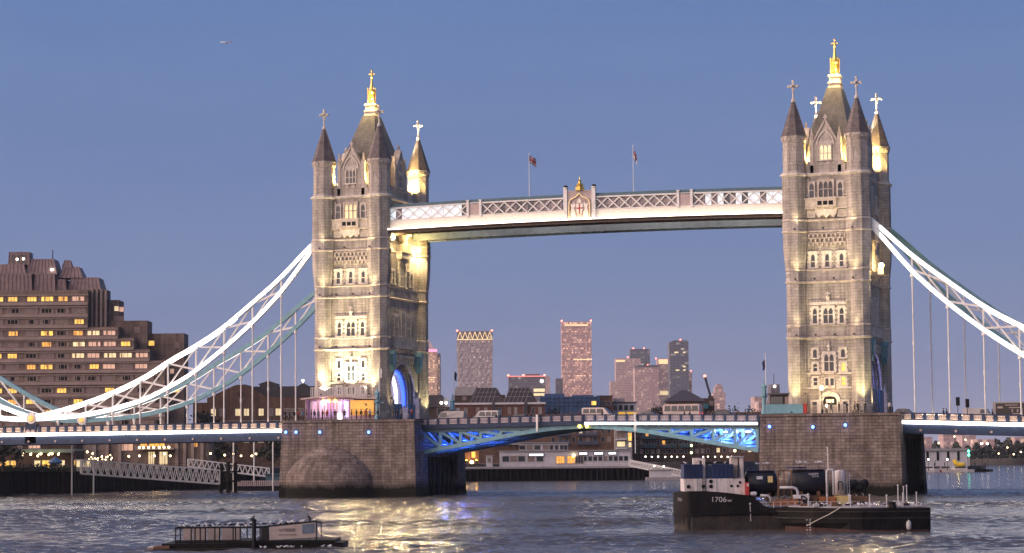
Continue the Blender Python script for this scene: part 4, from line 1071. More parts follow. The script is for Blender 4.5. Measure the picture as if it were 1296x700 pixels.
# ------------------------------------------------------------------ brick warehouse left of the north tower
Wh = Bld('brick_warehouse', 'long brown brick warehouse with a round window in its gable, left of the north tower', 'warehouse', 320, 562)
Wh.box('wall', 'brick', 262, 420, 503, None, 0, 14); Wh.box('wall', 'brick', 243, 262, 509, None, 1.5, 14)
Wh.gable('gable', 'brick', [(262, 503.5), (297, 487.5), (309, 487), (341, 503.5)], 0, 3)
Wh.gable('roof', 'roof_dark', [(309, 489), (420, 489), (420, 502), (345, 503)], 1.5, 14)
Wh.gable('roof', 'roof_dark', [(261, 503.5), (297, 486.5), (309, 486), (343, 503)], 3.0, 14)
Wh.gable('dormer', 'roof_dark', [(372, 492), (383, 485), (396, 492), (396, 502), (372, 502)], .8, 5)
Wh.gable('roof_lantern', 'roof_dark', [(324.5, 486), (338, 481.5), (351, 486), (349, 487), (349, 493), (327, 493), (327, 487)], 3, 8)
m = MB(); m.lathe([(.78, -.05), (.85, -.05), (.85, .06), (.78, .06)], 20); o = m.build('round_window', M['brick_dark'], Wh.T); o.rotation_euler = (R(90), 0, 0); o.location = (Wh.x(304.6), -.02, Wh.z(499))
m = MB(); m.lathe([(.78, 0), (.78, .04)], 20); m.build('pane', M['dark_glass'], o)
for u, mt in ((270, 'win_warm'), (281.5, 'win_curtain'), (301, 'win_warm'), (312, 'win_warm'), (330.5, 'win_warm'), (342.5, 'win_curtain'), (352, 'win_warm'), (363, 'win_curtain'), (370, 'win_curtain'), (381, 'win_curtain'), (392, 'win_curtain')):
    Wh.win(u-3, u+3, 517.5, 526, mt, 0, 'wall_trim', mull=1)
for u, mt in ((290, 'dark_glass'), (312, 'win_warm'), (330, 'win_warm'), (341, 'win_warm'), (354, 'win_warm')): Wh.win(u-3.4, u+3.4, 554, 560, mt, 0, 'wall_trim', mull=2)
Wh.box('string_course', 'wall_trim', 262, 420, 532, 533, -.15, -.001)
m = MB(); m.ball((Wh.x(383), 1.0, Wh.z(482)), .3, 8, 5); m.tube((Wh.x(383), 1, Wh.z(486)), (Wh.x(383), 1, Wh.z(482)), .05); m.build('roof_light', M['lamp_white'], Wh.T)

# ------------------------------------------------------------------ gangways, pontoon, dolphin
def truss_bridge(label, u0, v0t, v0b, u1, v1t, v1b, d0, d1, n, width=2.2, mt='cream', name='gangway'):
    a_t, a_b, b_t, b_b = atd(u0, v0t, d0), atd(u0, v0b, d0), atd(u1, v1t, d1), atd(u1, v1b, d1)
    T = thing(name, label, 'gangway', (b_b.x, b_b.y, b_b.z), world=True)
    back = Vector((-(b_b-a_b).y, (b_b-a_b).x, 0)).normalized()*width
    if back.dot(_f) < 0: back = -back
    for off, nm in ((Vector((0, 0, 0)), 'near_truss'), (back, 'far_truss')):
        m = MB()
        m.bar(a_t+off, b_t+off, .22, .24); m.bar(a_b+off, b_b+off, .24, .34)
        for k in range(n):
            t0, t1, tm = k/n, (k+1)/n, (k+.5)/n
            m.bar((a_b+off).lerp(b_b+off, t0), (a_t+off).lerp(b_t+off, tm), .14, .17); m.bar((a_t+off).lerp(b_t+off, tm), (a_b+off).lerp(b_b+off, t1), .14, .17)
        m.bar(a_b+off, a_t+off, .2, .2, (1, 0, 0)); m.bar(b_b+off, b_t+off, .2, .2, (1, 0, 0))
        m.build('side_truss', M[mt], T)
    m = MB(); m.bar(a_b+back/2+Vector((0, 0, -.05)), b_b+back/2+Vector((0, 0, -.05)), width-.2, .15); m.build('walkway_deck', M['steel_dark'], T)
    return T
truss_bridge('long white lattice gangway sloping down from the quay to the dark piles', 104, 582, 599.5, 278, 595, 612.5, 432, 440, 21)
truss_bridge('shorter white lattice gangway behind the piles, sloping to the fenced pontoon', 238, 581, 590.5, 341, 592.8, 603.5, 472, 474, 15)
def pile_cluster(u, d, label, w=3.0, h=5.5):
    p = atd(u, 600, d); T = thing('mooring_dolphin', label, 'mooring dolphin', (p.x, p.y, 0))
    for k in range(7):
        a = 2*PI*k/6; r = w/2 if k < 6 else 0; m = MB(); m.tube((r*math.cos(a)*1.15, r*math.sin(a)*1.15, -3), (r*math.cos(a), r*math.sin(a), h+random.uniform(-.5, .6)), .34, n=7); m.build('pile', M['timber'], T)
    m = MB(); m.box(-w/2-.3, w/2+.3, -w/2-.3, w/2+.3, h-1.6, h-1.3); m.box(-w/2-.3, w/2+.3, -w/2-.3, w/2+.3, h-3.4, h-3.1); m.build('waling', M['timber'], T)
pile_cluster(289, 442, 'dark timber dolphin of clustered piles at the foot of the long gangway')
p = atd(328, 612, 470); T = thing('pontoon', 'dark floating pontoon with a pale fence beside the north pier', 'pontoon', (p.x, p.y, 0), BASE_ROT)
m = MB(); m.box(-6.5, 6.5, -2.5, 2.5, -.6, .9); m.build('hull', M['black'], T)
m = MB()
for k in range(28):
    x = -4.6+k*.4; m.box(x, x+.26, -2.44, -2.38, .92, 2.05)
m.box(-4.7, 6.5, -2.37, -2.33, 1.1, 1.2); m.box(-4.7, 6.5, -2.37, -2.33, 1.8, 1.9); m.build('fence', M['pinkpanel'], T)
m = MB(); m.box(1.5, 6.4, -1.5, 1.6, .9, 3.2); m.box(1.2, 6.6, -1.9, 1.9, 3.2, 3.4); m.build('shelter', M['teal_dark'], T)
for u, d, v, lb in ((295.5, 455, 556, 'slim white mooring post rising beside the dark dolphin'), (321.5, 468, 557, 'slim white mooring post in the middle of the fenced pontoon'), (345.5, 466, 557, 'slim white mooring post between the pontoon and the north pier'), (91, 430, 553, 'slim pale mooring post at the landward end of the long gangway'), (118.5, 430, 553, 'pale mooring post through the landward end of the long gangway')):
    p = atd(u, 610, d); z = atd(u, v, d).z; T = thing('mooring_post', lb, 'mooring post', (p.x, p.y, 0))
    m = MB(); m.tube((0, 0, -3), (0, 0, z), .15, n=8); m.build('post', M['cream'], T)
    m = MB(); m.lathe([(.19, z), (.19, z+.12), (.02, z+.35)], 8); m.build('cap', M['steel_dark'], T)

# ------------------------------------------------------------------ globe street lamps
def street_lamp(u, v, d, label, z0=4.4, power=0, r=.21, mt='lamp', group='globe lamps along the north bank'):
    p = atd(u, v, d); T = thing('street_lamp', label, 'street lamp', (p.x, p.y, z0), 0, group)
    h = p.z-z0
    m = MB(); m.lathe([(.16, 0), (.16, .5), (.08, .7), (.055, max(.8, h-r-.1)), (.12, max(.85, h-r))], 8); m.build('post', M['steel_dark'], T)
    m = MB(); m.ball((0, 0, h), r, 10, 6); m.build('globe', M[mt], T)
    m = MB(); m.lathe([(r*.5, h+r*.9), (r*.3, h+r*1.1), (.03, h+r*1.4)], 8); m.build('cap', M['steel_dark'], T)
    if power: lamp_point('street_lamp_light', (p.x, p.y-.6, p.z), power, (1, .75, .4), r)
for u, v, d, lb in ((110.5, 572, 450, 'left one of the two globe lamps by the glass kiosk'), (117.5, 574, 452, 'right one of the two globe lamps by the glass kiosk'), (163, 577.5, 470, 'dim lamp left of the canopy, above the long gangway'),
                    (176.5, 577, 462, 'globe lamp on a short post above the middle of the long gangway'), (195.5, 577, 468, 'globe lamp before the left lit doorway of the podium'), (208.5, 574.5, 480, 'globe lamp between the two lit doorways of the podium'), (215.5, 577, 466, 'globe lamp right of the lit doorways of the podium'),
                    (266.5, 574, 492, 'bright globe lamp behind the start of the shorter gangway'), (284.5, 576, 500, 'globe lamp just above the dark dolphin'), (295.5, 574.5, 498, 'globe lamp beside the first slim mooring post'), (305, 577, 505, 'globe lamp between the first two mooring posts'), (318.8, 577, 500, 'lower left of the paired globe lamps near the north pier'), (324, 574.5, 500, 'upper right of the paired globe lamps near the north pier')):
    street_lamp(u, v, d, lb, power=60)
T = thing('festoon_lights', 'string of small bright bulbs above the landward end of the gangway', 'string lights', atd(127, 600, 446).to_tuple()[:2]+(4.4,), world=True)
pa, pb = atd(112, 578, 446), atd(143, 574, 446)
m = MB(); pts = [pa.lerp(pb, k/20)+Vector((0, 0, -.5*math.sin(PI*k/20*2)**2)) for k in range(21)]; m.path(pts, .02, 4); m.build('cable', M['steel_dark'], T)
for k in range(1, 20):
    m = MB(); q = pts[k]+Vector((random.uniform(-.2, .2), random.uniform(-.6, .6), random.uniform(-.75, 0))); m.ball(q, .13, 6, 4); m.build('bulb', M['lamp'], T)
for q, u in enumerate((112, 143)):
    m = MB(); p = (pa, pb)[q]; m.tube((p.x, p.y, 4.4), (p.x, p.y, p.z+.2), .07); m.build('pole', M['steel_dark'], T)

# ------------------------------------------------------------------ trees
def leaf_mat(name, c):
    m, nt, b = mat(name); t = nd(nt, 'ShaderNodeTexCoord'); n = noise(nt, t.outputs['Object'], 1.2, 3)
    nt.links.new(mixc(nt, 1.0, c, rampv(nt, n.outputs[0], [(.3, .5), (.7, 1.5)]), 'MULTIPLY'), b.inputs['Base Color']); setp(b, Roughness=.7); return m
M['leaf'] = leaf_mat('foliage', (.045, .05, .022)); M['leaf_dark'] = leaf_mat('dark foliage', (.025, .028, .014))
M['bark'] = plain('bark', (.05, .038, .028), .9)
def tree(p, h, w, label, n=700, leaf=.45, mt='leaf', group=None, z0=4.4, seed=1):
    rg = random.Random(seed); T = thing('tree', label, 'tree', (p.x, p.y, z0), 0, group)
    m = MB(); m.path([(0, 0, -.2), (.1, 0, h*.25), (-.05, .1, h*.5), (.1, 0, h*.8)], [w*.045+.08, w*.035+.06, w*.025+.04, .03], 6)
    for k in range(5):
        a = rg.uniform(0, 6.3); z = h*rg.uniform(.3, .55); m.path([(0, 0, z), (math.cos(a)*w*.22, math.sin(a)*w*.22, z+h*.15), (math.cos(a)*w*.38, math.sin(a)*w*.38, z+h*.25)], [.09, .06, .02], 5)
    m.build('trunk', M['bark'], T)
    m = MB(); cl = []
    for k in range(16):
        a = rg.uniform(0, 6.3); zz = rg.uniform(.32, .95); rr = w*.5*math.sin(PI*min(1, (zz-.15)/.85))**.6*rg.uniform(.3, 1)
        cl.append((rr*math.cos(a), rr*math.sin(a), zz*h, w*rg.uniform(.13, .22)))
    for k in range(n):
        c = rg.choice(cl); q = Vector((rg.gauss(0, 1), rg.gauss(0, 1), rg.gauss(0, .8)))*c[3]*.6+Vector(c[:3])
        a = Vector((rg.uniform(-1, 1), rg.uniform(-1, 1), rg.uniform(-1, 1))).normalized(); b = a.orthogonal().normalized(); s_ = leaf*rg.uniform(.6, 1.3)
        m.poly([q-a*s_, q+b*s_*.5, q+a*s_, q-b*s_*.5])
    m.build('crown', M[mt], T)
tree(atd(4, 580, 440), 6.5, 6.5, 'dark bushy tree at the edge of the quay, left of the pub', 900, .4, 'leaf_dark', None, 4.4, 3)
tree(atd(275, 575, 520), 9, 9, 'dark tree behind the street lamps in front of the brick warehouse', 900, .45, 'leaf_dark', None, 4.4, 4)
tree(atd(258, 535, 530), 13, 7, 'slim dark tree at the left end of the brick warehouse', 800, .45, 'leaf_dark', None, 4.4, 5)
tree(atd(345, 575, 505), 6.5, 7, 'low dark tree beside the north pier', 700, .4, 'leaf_dark', None, 4.4, 6)
T = tag(bpy.data.objects.new('shrub_bed', None), 'dark planting along the top of the quay before the pub', 'planting'); COL.objects.link(T)
q0 = atd(40, 590, 441); T.location = (q0.x, q0.y, 4.4)
m = MB(); rg = random.Random(9)
for k in range(1500):
    q = atd(rg.uniform(0, 100), 590, 441+rg.uniform(0, 3))-q0; q.z = abs(rg.gauss(0, .55)); a = Vector((rg.uniform(-1, 1), rg.uniform(-1, 1), rg.uniform(-1, 1))).normalized(); b = a.orthogonal().normalized(); m.poly([q-a*.3, q+b*.18, q+a*.3, q-b*.18])
m.build('foliage', M['leaf_dark'], T)
# ================================================================== far bank beyond the drawbridge
def jetty(u0, u1, vt, d, label, depth=14, step=1.5):
    p = atd(u0, 600, d); q = atd(u1, 600, d); zt = atd((u0+u1)/2, vt, d).z; T = thing('piled_jetty', label, 'jetty', (p.x, p.y, 0), BASE_ROT); L = (q-p).dot(_r)
    m = MB(); m.box(0, L, 0, depth, zt-.5, zt); m.build('deck', M['grey_wall'], T)
    for r in (0.3, depth-.5):
        m = MB(); k = .3
        while k < L:
            m.tube((k, r, -3), (k, r, zt-.5), .2, n=6); k += step*random.uniform(.7, 1.3)
        m.build('piles', M['timber'], T)['kind'] = 'stuff'
    m = MB(); m.box(0, L, depth-.2, depth, -2, zt-.5); m.build('back_wall', M['black'], T)
    m = MB(); m.bar((0, -.02, zt+.9), (L, -.02, zt+.9), .06, .06); m.bar((0, -.02, zt+.45), (L, -.02, zt+.45), .04, .04); k = 0
    while k < L: m.bar((k, -.02, zt), (k, -.02, zt+.9), .06, .06, (1, 0, 0)); k += 2.2
    m.build('railing', M['grey_wall'], T)
    return zt
ZJ = jetty(560, 832, 590.5, 596, 'dark piled jetty carrying the low white riverside building')
Rb = Bld('riverside_building', 'long low white riverside building with three lit signs, standing on the dark jetty', 'restaurant', 720, 599, ZJ)
Rb.box('wall', 'white_wall', 632, 798, 571, None, 0, 9); Rb.box('roof', 'grey_wall', 631, 800, 569.8, 571, -.4, 9.4)
Rb.box('upper_storey', 'white_wall', 657, 719, 560.5, 569.8, 1, 8); Rb.box('roof', 'grey_wall', 655.5, 720.5, 559.5, 560.5, .5, 8.5)
for k, u in enumerate((661, 670.5, 680, 691)): Rb.win(u-3.6, u+3.6, 563.5, 568.5, 'win_curtain' if k % 2 else 'dark_glass', 1)
for u in (698, 704.5, 711, 716): Rb.win(u-2, u+2, 563.5, 569, 'dark_glass', 1)
for k, u in enumerate((640, 650, 660, 672, 683)): Rb.win(u-4, u+4, 577, 583.5, 'win_curtain' if k in (1, 3) else 'dark_glass', 0)
for u, mt in ((709, 'win_orange'), (723, 'win_orange'), (733, 'dark_glass')): Rb.win(u-5, u+5, 577.5, 586.5, mt, 0, mull=2)
for u in (740, 746.5, 753, 759.5, 766, 772.5, 779, 785.5, 792): Rb.win(u-2.2, u+2.2, 578, 583.5, 'dark_glass' if u != 766 else 'win_curtain', 0)
for u0, u1, v in ((669.5, 687.5, 575.3), (733, 743, 574.2), (752, 763, 574.2), (770, 779.5, 574.2)):
    Rb.box('sign_board', 'black', u0-1, u1+1, v-2, v+2, -.25, -.02); Rb.box('lit_sign', 'lamp_sign', u0, u1, v-1.3, v+1.3, -.32, -.255) if 'lamp_sign' in M else (M.__setitem__('lamp_sign', glow('lit sign', (.95, .97, 1.0), 1.6)), Rb.box('lit_sign', 'lamp_sign', u0, u1, v-1.3, v+1.3, -.32, -.255))
m = MB(); x = Rb.x(726); m.ball((x, -.4, Rb.z(576.5)), .35, 8, 5); m.build('wall_lamp', M['lamp'], Rb.T)
Hb = Bld('white_hut', 'small white hut at the left end of the jetty', 'hut', 617, 598, ZJ)
Hb.box('body', 'white_wall', 615, 623, 577, None, 0, 3); Hb.box('roof', 'grey_wall', 614, 624, 576, 577, -.3, 3.3); Hb.win(617, 621, 580, 585, 'win_curtain', 0)
Lb = Bld('floodlit_facade', 'brick building corner with two warm uplights left of the jetty', 'building', 590, 612)
Lb.box('wall', 'brick', 560, 606, 548, None, 0, 8)
for u in (566, 577, 599): Lb.win(u-2, u+2, 560, 566, 'win_curtain', 0); Lb.win(u-2, u+2, 572, 579, 'win_orange' if u == 599 else 'dark_glass', 0)
for u, lb in ((590.5, 'left'), (603, 'right')):
    p = atd(u, 586, 610.6); T = thing('uplight', '%s one of two warm uplights at the foot of the brick corner' % lb, 'uplight', (p.x, p.y, 4.4))
    m = MB(); m.lathe([(.3, 0), (.3, .9), (.24, 1.0)], 8); m.build('housing', M['steel_dark'], T); m = MB(); m.ball((0, 0, 1.05), .24, 8, 5); m.build('lens', M['amber'], T)
    lamp_point('uplight_lamp', (p.x, p.y-.3, 6.2), 260, (1, .5, .12), .3)
street_lamp(597, 585, 608, 'bright ball lamp between the two warm uplights', r=.5, group=None)

# brick riverside apartments
def balcony(b, u0, u1, v, mt, y=0.0, dep=1.3):
    x0, x1, z = b.x(u0), b.x(u1), b.z(v); m = MB(); m.box(x0, x1, y-dep, y-.002, z, z+.14)
    m.box(x0, x1, y-dep, y-dep+.05, z+.95, z+1.05); m.box(x0, x0+.05, y-dep, y, z+.95, z+1.05); m.box(x1-.05, x1, y-dep, y, z+.95, z+1.05); k = x0
    while k < x1: m.box(k, k+.05, y-dep, y-dep+.05, z+.14, z+.95); k += .22
    m.build('balcony', M[mt], b.T)
A1 = Bld('brick_apartments', 'brown brick riverside apartments with dark blue balconies behind the white building', 'apartments', 715, 640)
A1.box('wall', 'brick', 606, 778, 524, None, 0, 14)
for u in (612, 622, 632, 642, 652, 664, 676, 688, 700, 709, 717, 726, 735, 744, 753, 763, 771):
    for v in (534, 545.5, 556.5):
        if u < 700 and v > 556: continue
        mt = 'win_warm' if (u, v) in ((735, 545.5), (759, 556.5)) else random.choice(['dark_glass', 'win_curtain', 'dark_glass'])
        A1.win(u-2, u+2, v-3, v+3, mt, 0)
for u in (709, 717, 735, 744, 753):
    for v in (551.5, 563): balcony(A1, u-4, u+4, v, 'blue_paint')
for u in (630, 640, 652):
    balcony(A1, u-5, u+5, 562, 'cream')
m = MB()
for k in range(8): m.bar((A1.x(610+k*8), -.9, A1.z(566)), (A1.x(610+k*8), -.9, A1.z(555)), .08, .08, (1, 0, 0))
m.bar((A1.x(608), -.9, A1.z(556)), (A1.x(668), -.9, A1.z(556)), .1, .1); m.build('terrace_rail', M['grey_wall'], A1.T)
A2 = Bld('glass_stairwell', 'narrow modern block with stacked white balconies beside the brick apartments', 'apartments', 787, 636)
A2.box('wall', 'grey_wall', 778, 800, 535, None, 0, 10)
for v in (545, 556.5, 568): A2.box('balcony_slab', 'white_wall', 780, 793, v-1.2, v+.4, -1.6, -.002)
for v, mt in ((550.5, 'win_curtain'), (562, 'win_warm'), (573, 'dark_glass')): A2.win(781, 791, v-3, v+3, mt, 0)
A2.win(795, 799.4, 548, 558, 'win_yellow', 0); A2.win(795.5, 799, 560, 566, 'win_warm', 0)
A3 = Bld('brick_apartments', 'dark brick riverside apartments with long teal balconies behind the moored barges', 'apartments', 880, 650)
A3.box('wall', 'brick_dark', 800, 905, 528, None, 0, 14); A3.box('wing', 'brick', 905, 985, 522, None, .8, 14)
for u in range(805, 903, 7):
    for v in (549, 560, 571): A3.win(u-1.8, u+1.8, v-2.6, v+2.6, random.choice(['dark_glass', 'dark_glass', 'win_curtain', 'win_orange' if u % 3 == 0 else 'dark_glass']), 0)
for u0, u1 in ((812, 830), (836, 856), (860, 876)):
    for v in (555, 566): balcony(A3, u0, u1, v, 'teal_paint')
for u in (909, 917, 925, 933, 941, 949, 957):
    for v in (550, 560, 570): A3.win(u-2, u+2, v-2.6, v+2.6, random.choice(['dark_glass', 'win_curtain', 'dark_glass', 'win_warm']), .8)
for k, u in enumerate((817, 825, 833, 842, 850, 857, 865, 890, 896, 905, 913, 921, 926)):
    street_lamp(u, 578+(.3 if k % 2 else 0), 628, 'small round embankment lamp in the row behind the barges', r=.2, mt='lamp_white', group='row of lamps along the far embankment')
for u, v, lb in ((930, 570.5, 'higher bright lamp under the blue end of the drawbridge'), (957.5, 569.5, 'bright lamp right beside the south pier, under the drawbridge')): street_lamp(u, v, 600, lb, r=.34, group=None, z0=2)
truss_bridge('pale covered gangway descending from the jetty towards the barges', 796, 582.5, 589.5, 867, 596.5, 604, 590, 586, 18, 2.0)
for u, v, lb in ((828, 590, 'left'), (840, 590.3, 'right')):
    p = atd(u, v, 586.5); T = thing('gangway_lamp', '%s small lamp on the pale covered gangway' % lb, 'lamp', p); m = MB(); m.ball((0, 0, 0), .22, 8, 5); m.build('globe', M['lamp_white'], T); m = MB(); m.box(-.08, .08, -.05, .4, -.6, -.3); m.build('bracket', M['steel_dark'], T)
p = atd(842, 604, 588); T = thing('pontoon', 'pale landing pontoon under the covered gangway', 'pontoon', (p.x, p.y, 0), BASE_ROT)
m = MB(); m.box(-5, 5.5, -2, 2.5, -.5, .8); m.build('hull', M['grey_wall'], T); m = MB(); m.box(-4, 4.5, -1.2, 1.8, .8, 2.6); m.build('cabin', M['white_wall'], T); m = MB(); m.box(-4.3, 4.8, -1.5, 2.1, 2.6, 2.8); m.build('roof', M['grey_wall'], T)
p = atd(876, 600, 560); T = thing('beacon_mast', 'slim leaning mast with two greenish lights left of the barge', 'beacon', (p.x, p.y, 0))
zt = atd(876, 563, 560).z; m = MB(); m.tube((-.3, 0, -2), (0, 0, zt+.4), .09); m.build('mast', M['steel_dark'], T)
for v in (564, 573):
    m = MB(); m.ball((-.03 if v == 564 else -.1, -.15, atd(876, v, 560).z), .3, 8, 5); m.build('light', M['greenish'] if 'greenish' in M else M.setdefault('greenish', glow('greenish lamp', (.75, 1.0, .35), 7.0)), T)

# ------------------------------------------------------------------ seen over the drawbridge parapet
W1 = Bld('stone_lodge', 'low brown lodge just right of the north tower', 'building', 555, 660)
W1.box('wall', 'brick_dark', 536, 571, 515, None, 0, 10); W1.gable('roof', 'roof_dark', [(537, 515.5), (540, 500), (560, 500), (563, 515.5)], -.4, 10.4); W1.win(554, 563, 517, 525, 'dark_glass', 0)
W1.box('chimney', 'white_wall', 562, 567, 503, 515, 1, 3)
for u in (559, 565):
    m = MB(); m.ball((W1.x(u), -.8, W1.z(510)), .4, 8, 5); m.build('wall_lamp', M['lamp_white'], W1.T)
W2 = Bld('glass_roof_warehouse', 'red brick warehouse with cream cornice and two dark glazed mansards above the drawbridge', 'warehouse', 630, 690)
W2.box('wall', 'brick_red', 573, 690, 512, None, 0, 16); W2.box('cornice', 'white_wall', 572, 691, 509.5, 512, -.5, 16.3)
W2.gable('mansard', 'roof_dark', [(592, 509.5), (604, 490.5), (629, 490.5), (640, 509.5)], 2, 13); W2.gable('mansard', 'roof_dark', [(638, 509.5), (645, 491), (671, 491), (681, 509.5)], 2.3, 13)
for a, b in (((594, 509), (605, 491)), ((610, 491), (600, 509)), ): pass
for u0 in (604, 646):
    m = MB()
    for k in range(6): m.bar((W2.x(u0-8+k*5.5), 1.85, W2.z(509)), (W2.x(u0+k*5), 1.85, W2.z(491)), .12, .12)
    for v in (496, 502): m.bar((W2.x(u0-5), 1.85, W2.z(v)), (W2.x(u0+28), 1.85, W2.z(v)), .1, .1)
    m.build('glazing_bars', M['grey_wall'], W2.T)
for u in (580, 590, 605, 615, 627, 633, 645, 653, 665, 675, 684): W2.win(u-1.8, u+1.8, 516, 524, random.choice(['win_curtain', 'wall_trim', 'dark_glass']), 0)
for u in (625, 666): W2.box('rainwater_hopper', 'roof_dark', u-2, u+2, 509, 530, -.5, -.002)
W3 = Bld('pale_roof_hall', 'pale sheet roofed hall behind the brick warehouse', 'hall', 600, 760)
W3.box('wall', 'brick_dark', 574, 640, 500, None, 0, 20); W3.gable('roof', 'grey_wall', [(575, 500.5), (577.5, 489.5), (604, 489.5), (598, 500.5)], -.5, 18)
for u in (588, 600, 608): W3.win(u-2, u+2, 502, 506, 'win_curtain', 0)
W4 = Bld('scaffolded_block', 'building wrapped in blue sheeting above the middle of the drawbridge', 'building', 720, 720)
W4.box('wall', 'blue_sheet', 684, 760, 502, None, 0, 14) if 'blue_sheet' in M else (M.__setitem__('blue_sheet', plain('blue sheeting', (.035, .085, .19), .6, 0, .35, .5)), W4.box('wall', 'blue_sheet', 684, 760, 502, None, 0, 14))
W4.box('top_lift', 'blue_sheet', 690, 715, 498, 502, 1, 12); W4.box('top_lift', 'blue_sheet', 725, 752, 500, 502, 1, 12)
m = MB()
for k in range(14): m.tube((W4.x(685+k*5.8), -.25, W4.z(522)), (W4.x(685+k*5.8), -.25, W4.z(499.5)), .07, n=4)
for v in (504, 509, 514): m.tube((W4.x(684), -.25, W4.z(v)), (W4.x(761), -.25, W4.z(v)), .06, n=4)
m.build('scaffold', M['steel_dark'], W4.T); W4.win(749, 755, 508, 513, 'win_yellow', -.3, 'blue_sheet')
W5 = Bld('dark_gabled_block', 'dark red block with a flat roof right of the blue sheeted building', 'building', 766, 730); W5.box('wall', 'brick_red', 757, 776, 502, None, 0, 12); W5.box('parapet', 'roof_dark', 756.5, 776.5, 500.5, 502, -.3, 12.3); W5.win(761, 766, 508, 513, 'dark_glass', 0); W5.win(768, 773, 508, 513, 'dark_glass', 0)
W6 = Bld('white_terrace', 'low white terraced block in front of the distant towers', 'building', 790, 740); W6.box('wall', 'white_wall', 775, 806, 510, None, 0, 12); W6.box('upper_storey', 'grey_wall', 777, 792, 504, 510, 2, 10); W6.box('roof', 'roof_dark', 774.5, 806.5, 508.6, 510, -.4, 12)
for u in (779, 786, 793, 800): W6.win(u-2.3, u+2.3, 513, 519, 'dark_glass', 0)
W7 = Bld('hip_roof_house', 'brick building with a dark pyramid roof and finial above the drawbridge', 'house', 868, 700)
W7.box('wall', 'brick', 846, 891, 507, None, 0, 9.5)
x0, x1, z0, z1, xc = W7.x(842), W7.x(894), W7.z(508), W7.z(493), W7.x(868); zm = W7.z(503)
m = MB(); m.loft([[(x0, -.9, z0), (x1, -.9, z0), (x1, 10.4, z0), (x0, 10.4, z0)], [(x0+1.6, .6, zm), (x1-1.6, .6, zm), (x1-1.6, 9, zm), (x0+1.6, 9, zm)], [(xc-.7, 4.2, z1), (xc+.7, 4.2, z1), (xc+.7, 5.2, z1), (xc-.7, 5.2, z1)]]); m.build('roof', M['roof_dark'], W7.T)
m = MB(); m.tube((xc+1.9, 4.7, z1-1.5), (xc+1.9, 4.7, z1+2.4), .12); m.ball((xc+1.9, 4.7, z1+2.5), .25, 6, 4); m.build('finial', M['steel_dark'], W7.T)
for u in (853, 862, 872, 882): W7.win(u-2, u+2, 510, 516, 'dark_glass', 0)
W8 = Bld('low_teal_block', 'low dark block with a teal upper floor right of the pyramid roofed building', 'building', 900, 720); W8.box('wall', 'brick_dark', 888, 905, 504, None, 0, 10); W8.box('upper_storey', 'teal_paint', 886, 897, 511, 517, -1, -.01); W8.win(899, 903, 508, 513, 'win_curtain', 0)
for k, (u, v, w, d, lb) in enumerate(((700, 517, 8, 700, 'low dark tree in front of the blue sheeted block'), (830, 515, 9, 720, 'dark tree left of the pyramid roofed building'), (835, 512, 8, 735, 'taller dark tree behind the first, left of the pyramid roof'), (937, 514, 10, 740, 'dark tree between the distant pagoda tower and the south pier'), (952, 516, 9, 730, 'low dark tree close beside the south pier cabin'))):
    p = atd(u, 575, d); tree(p, atd(u, v, d).z-4.4, w, lb, 500, .5, 'leaf_dark', None, 4.4, 30+k)

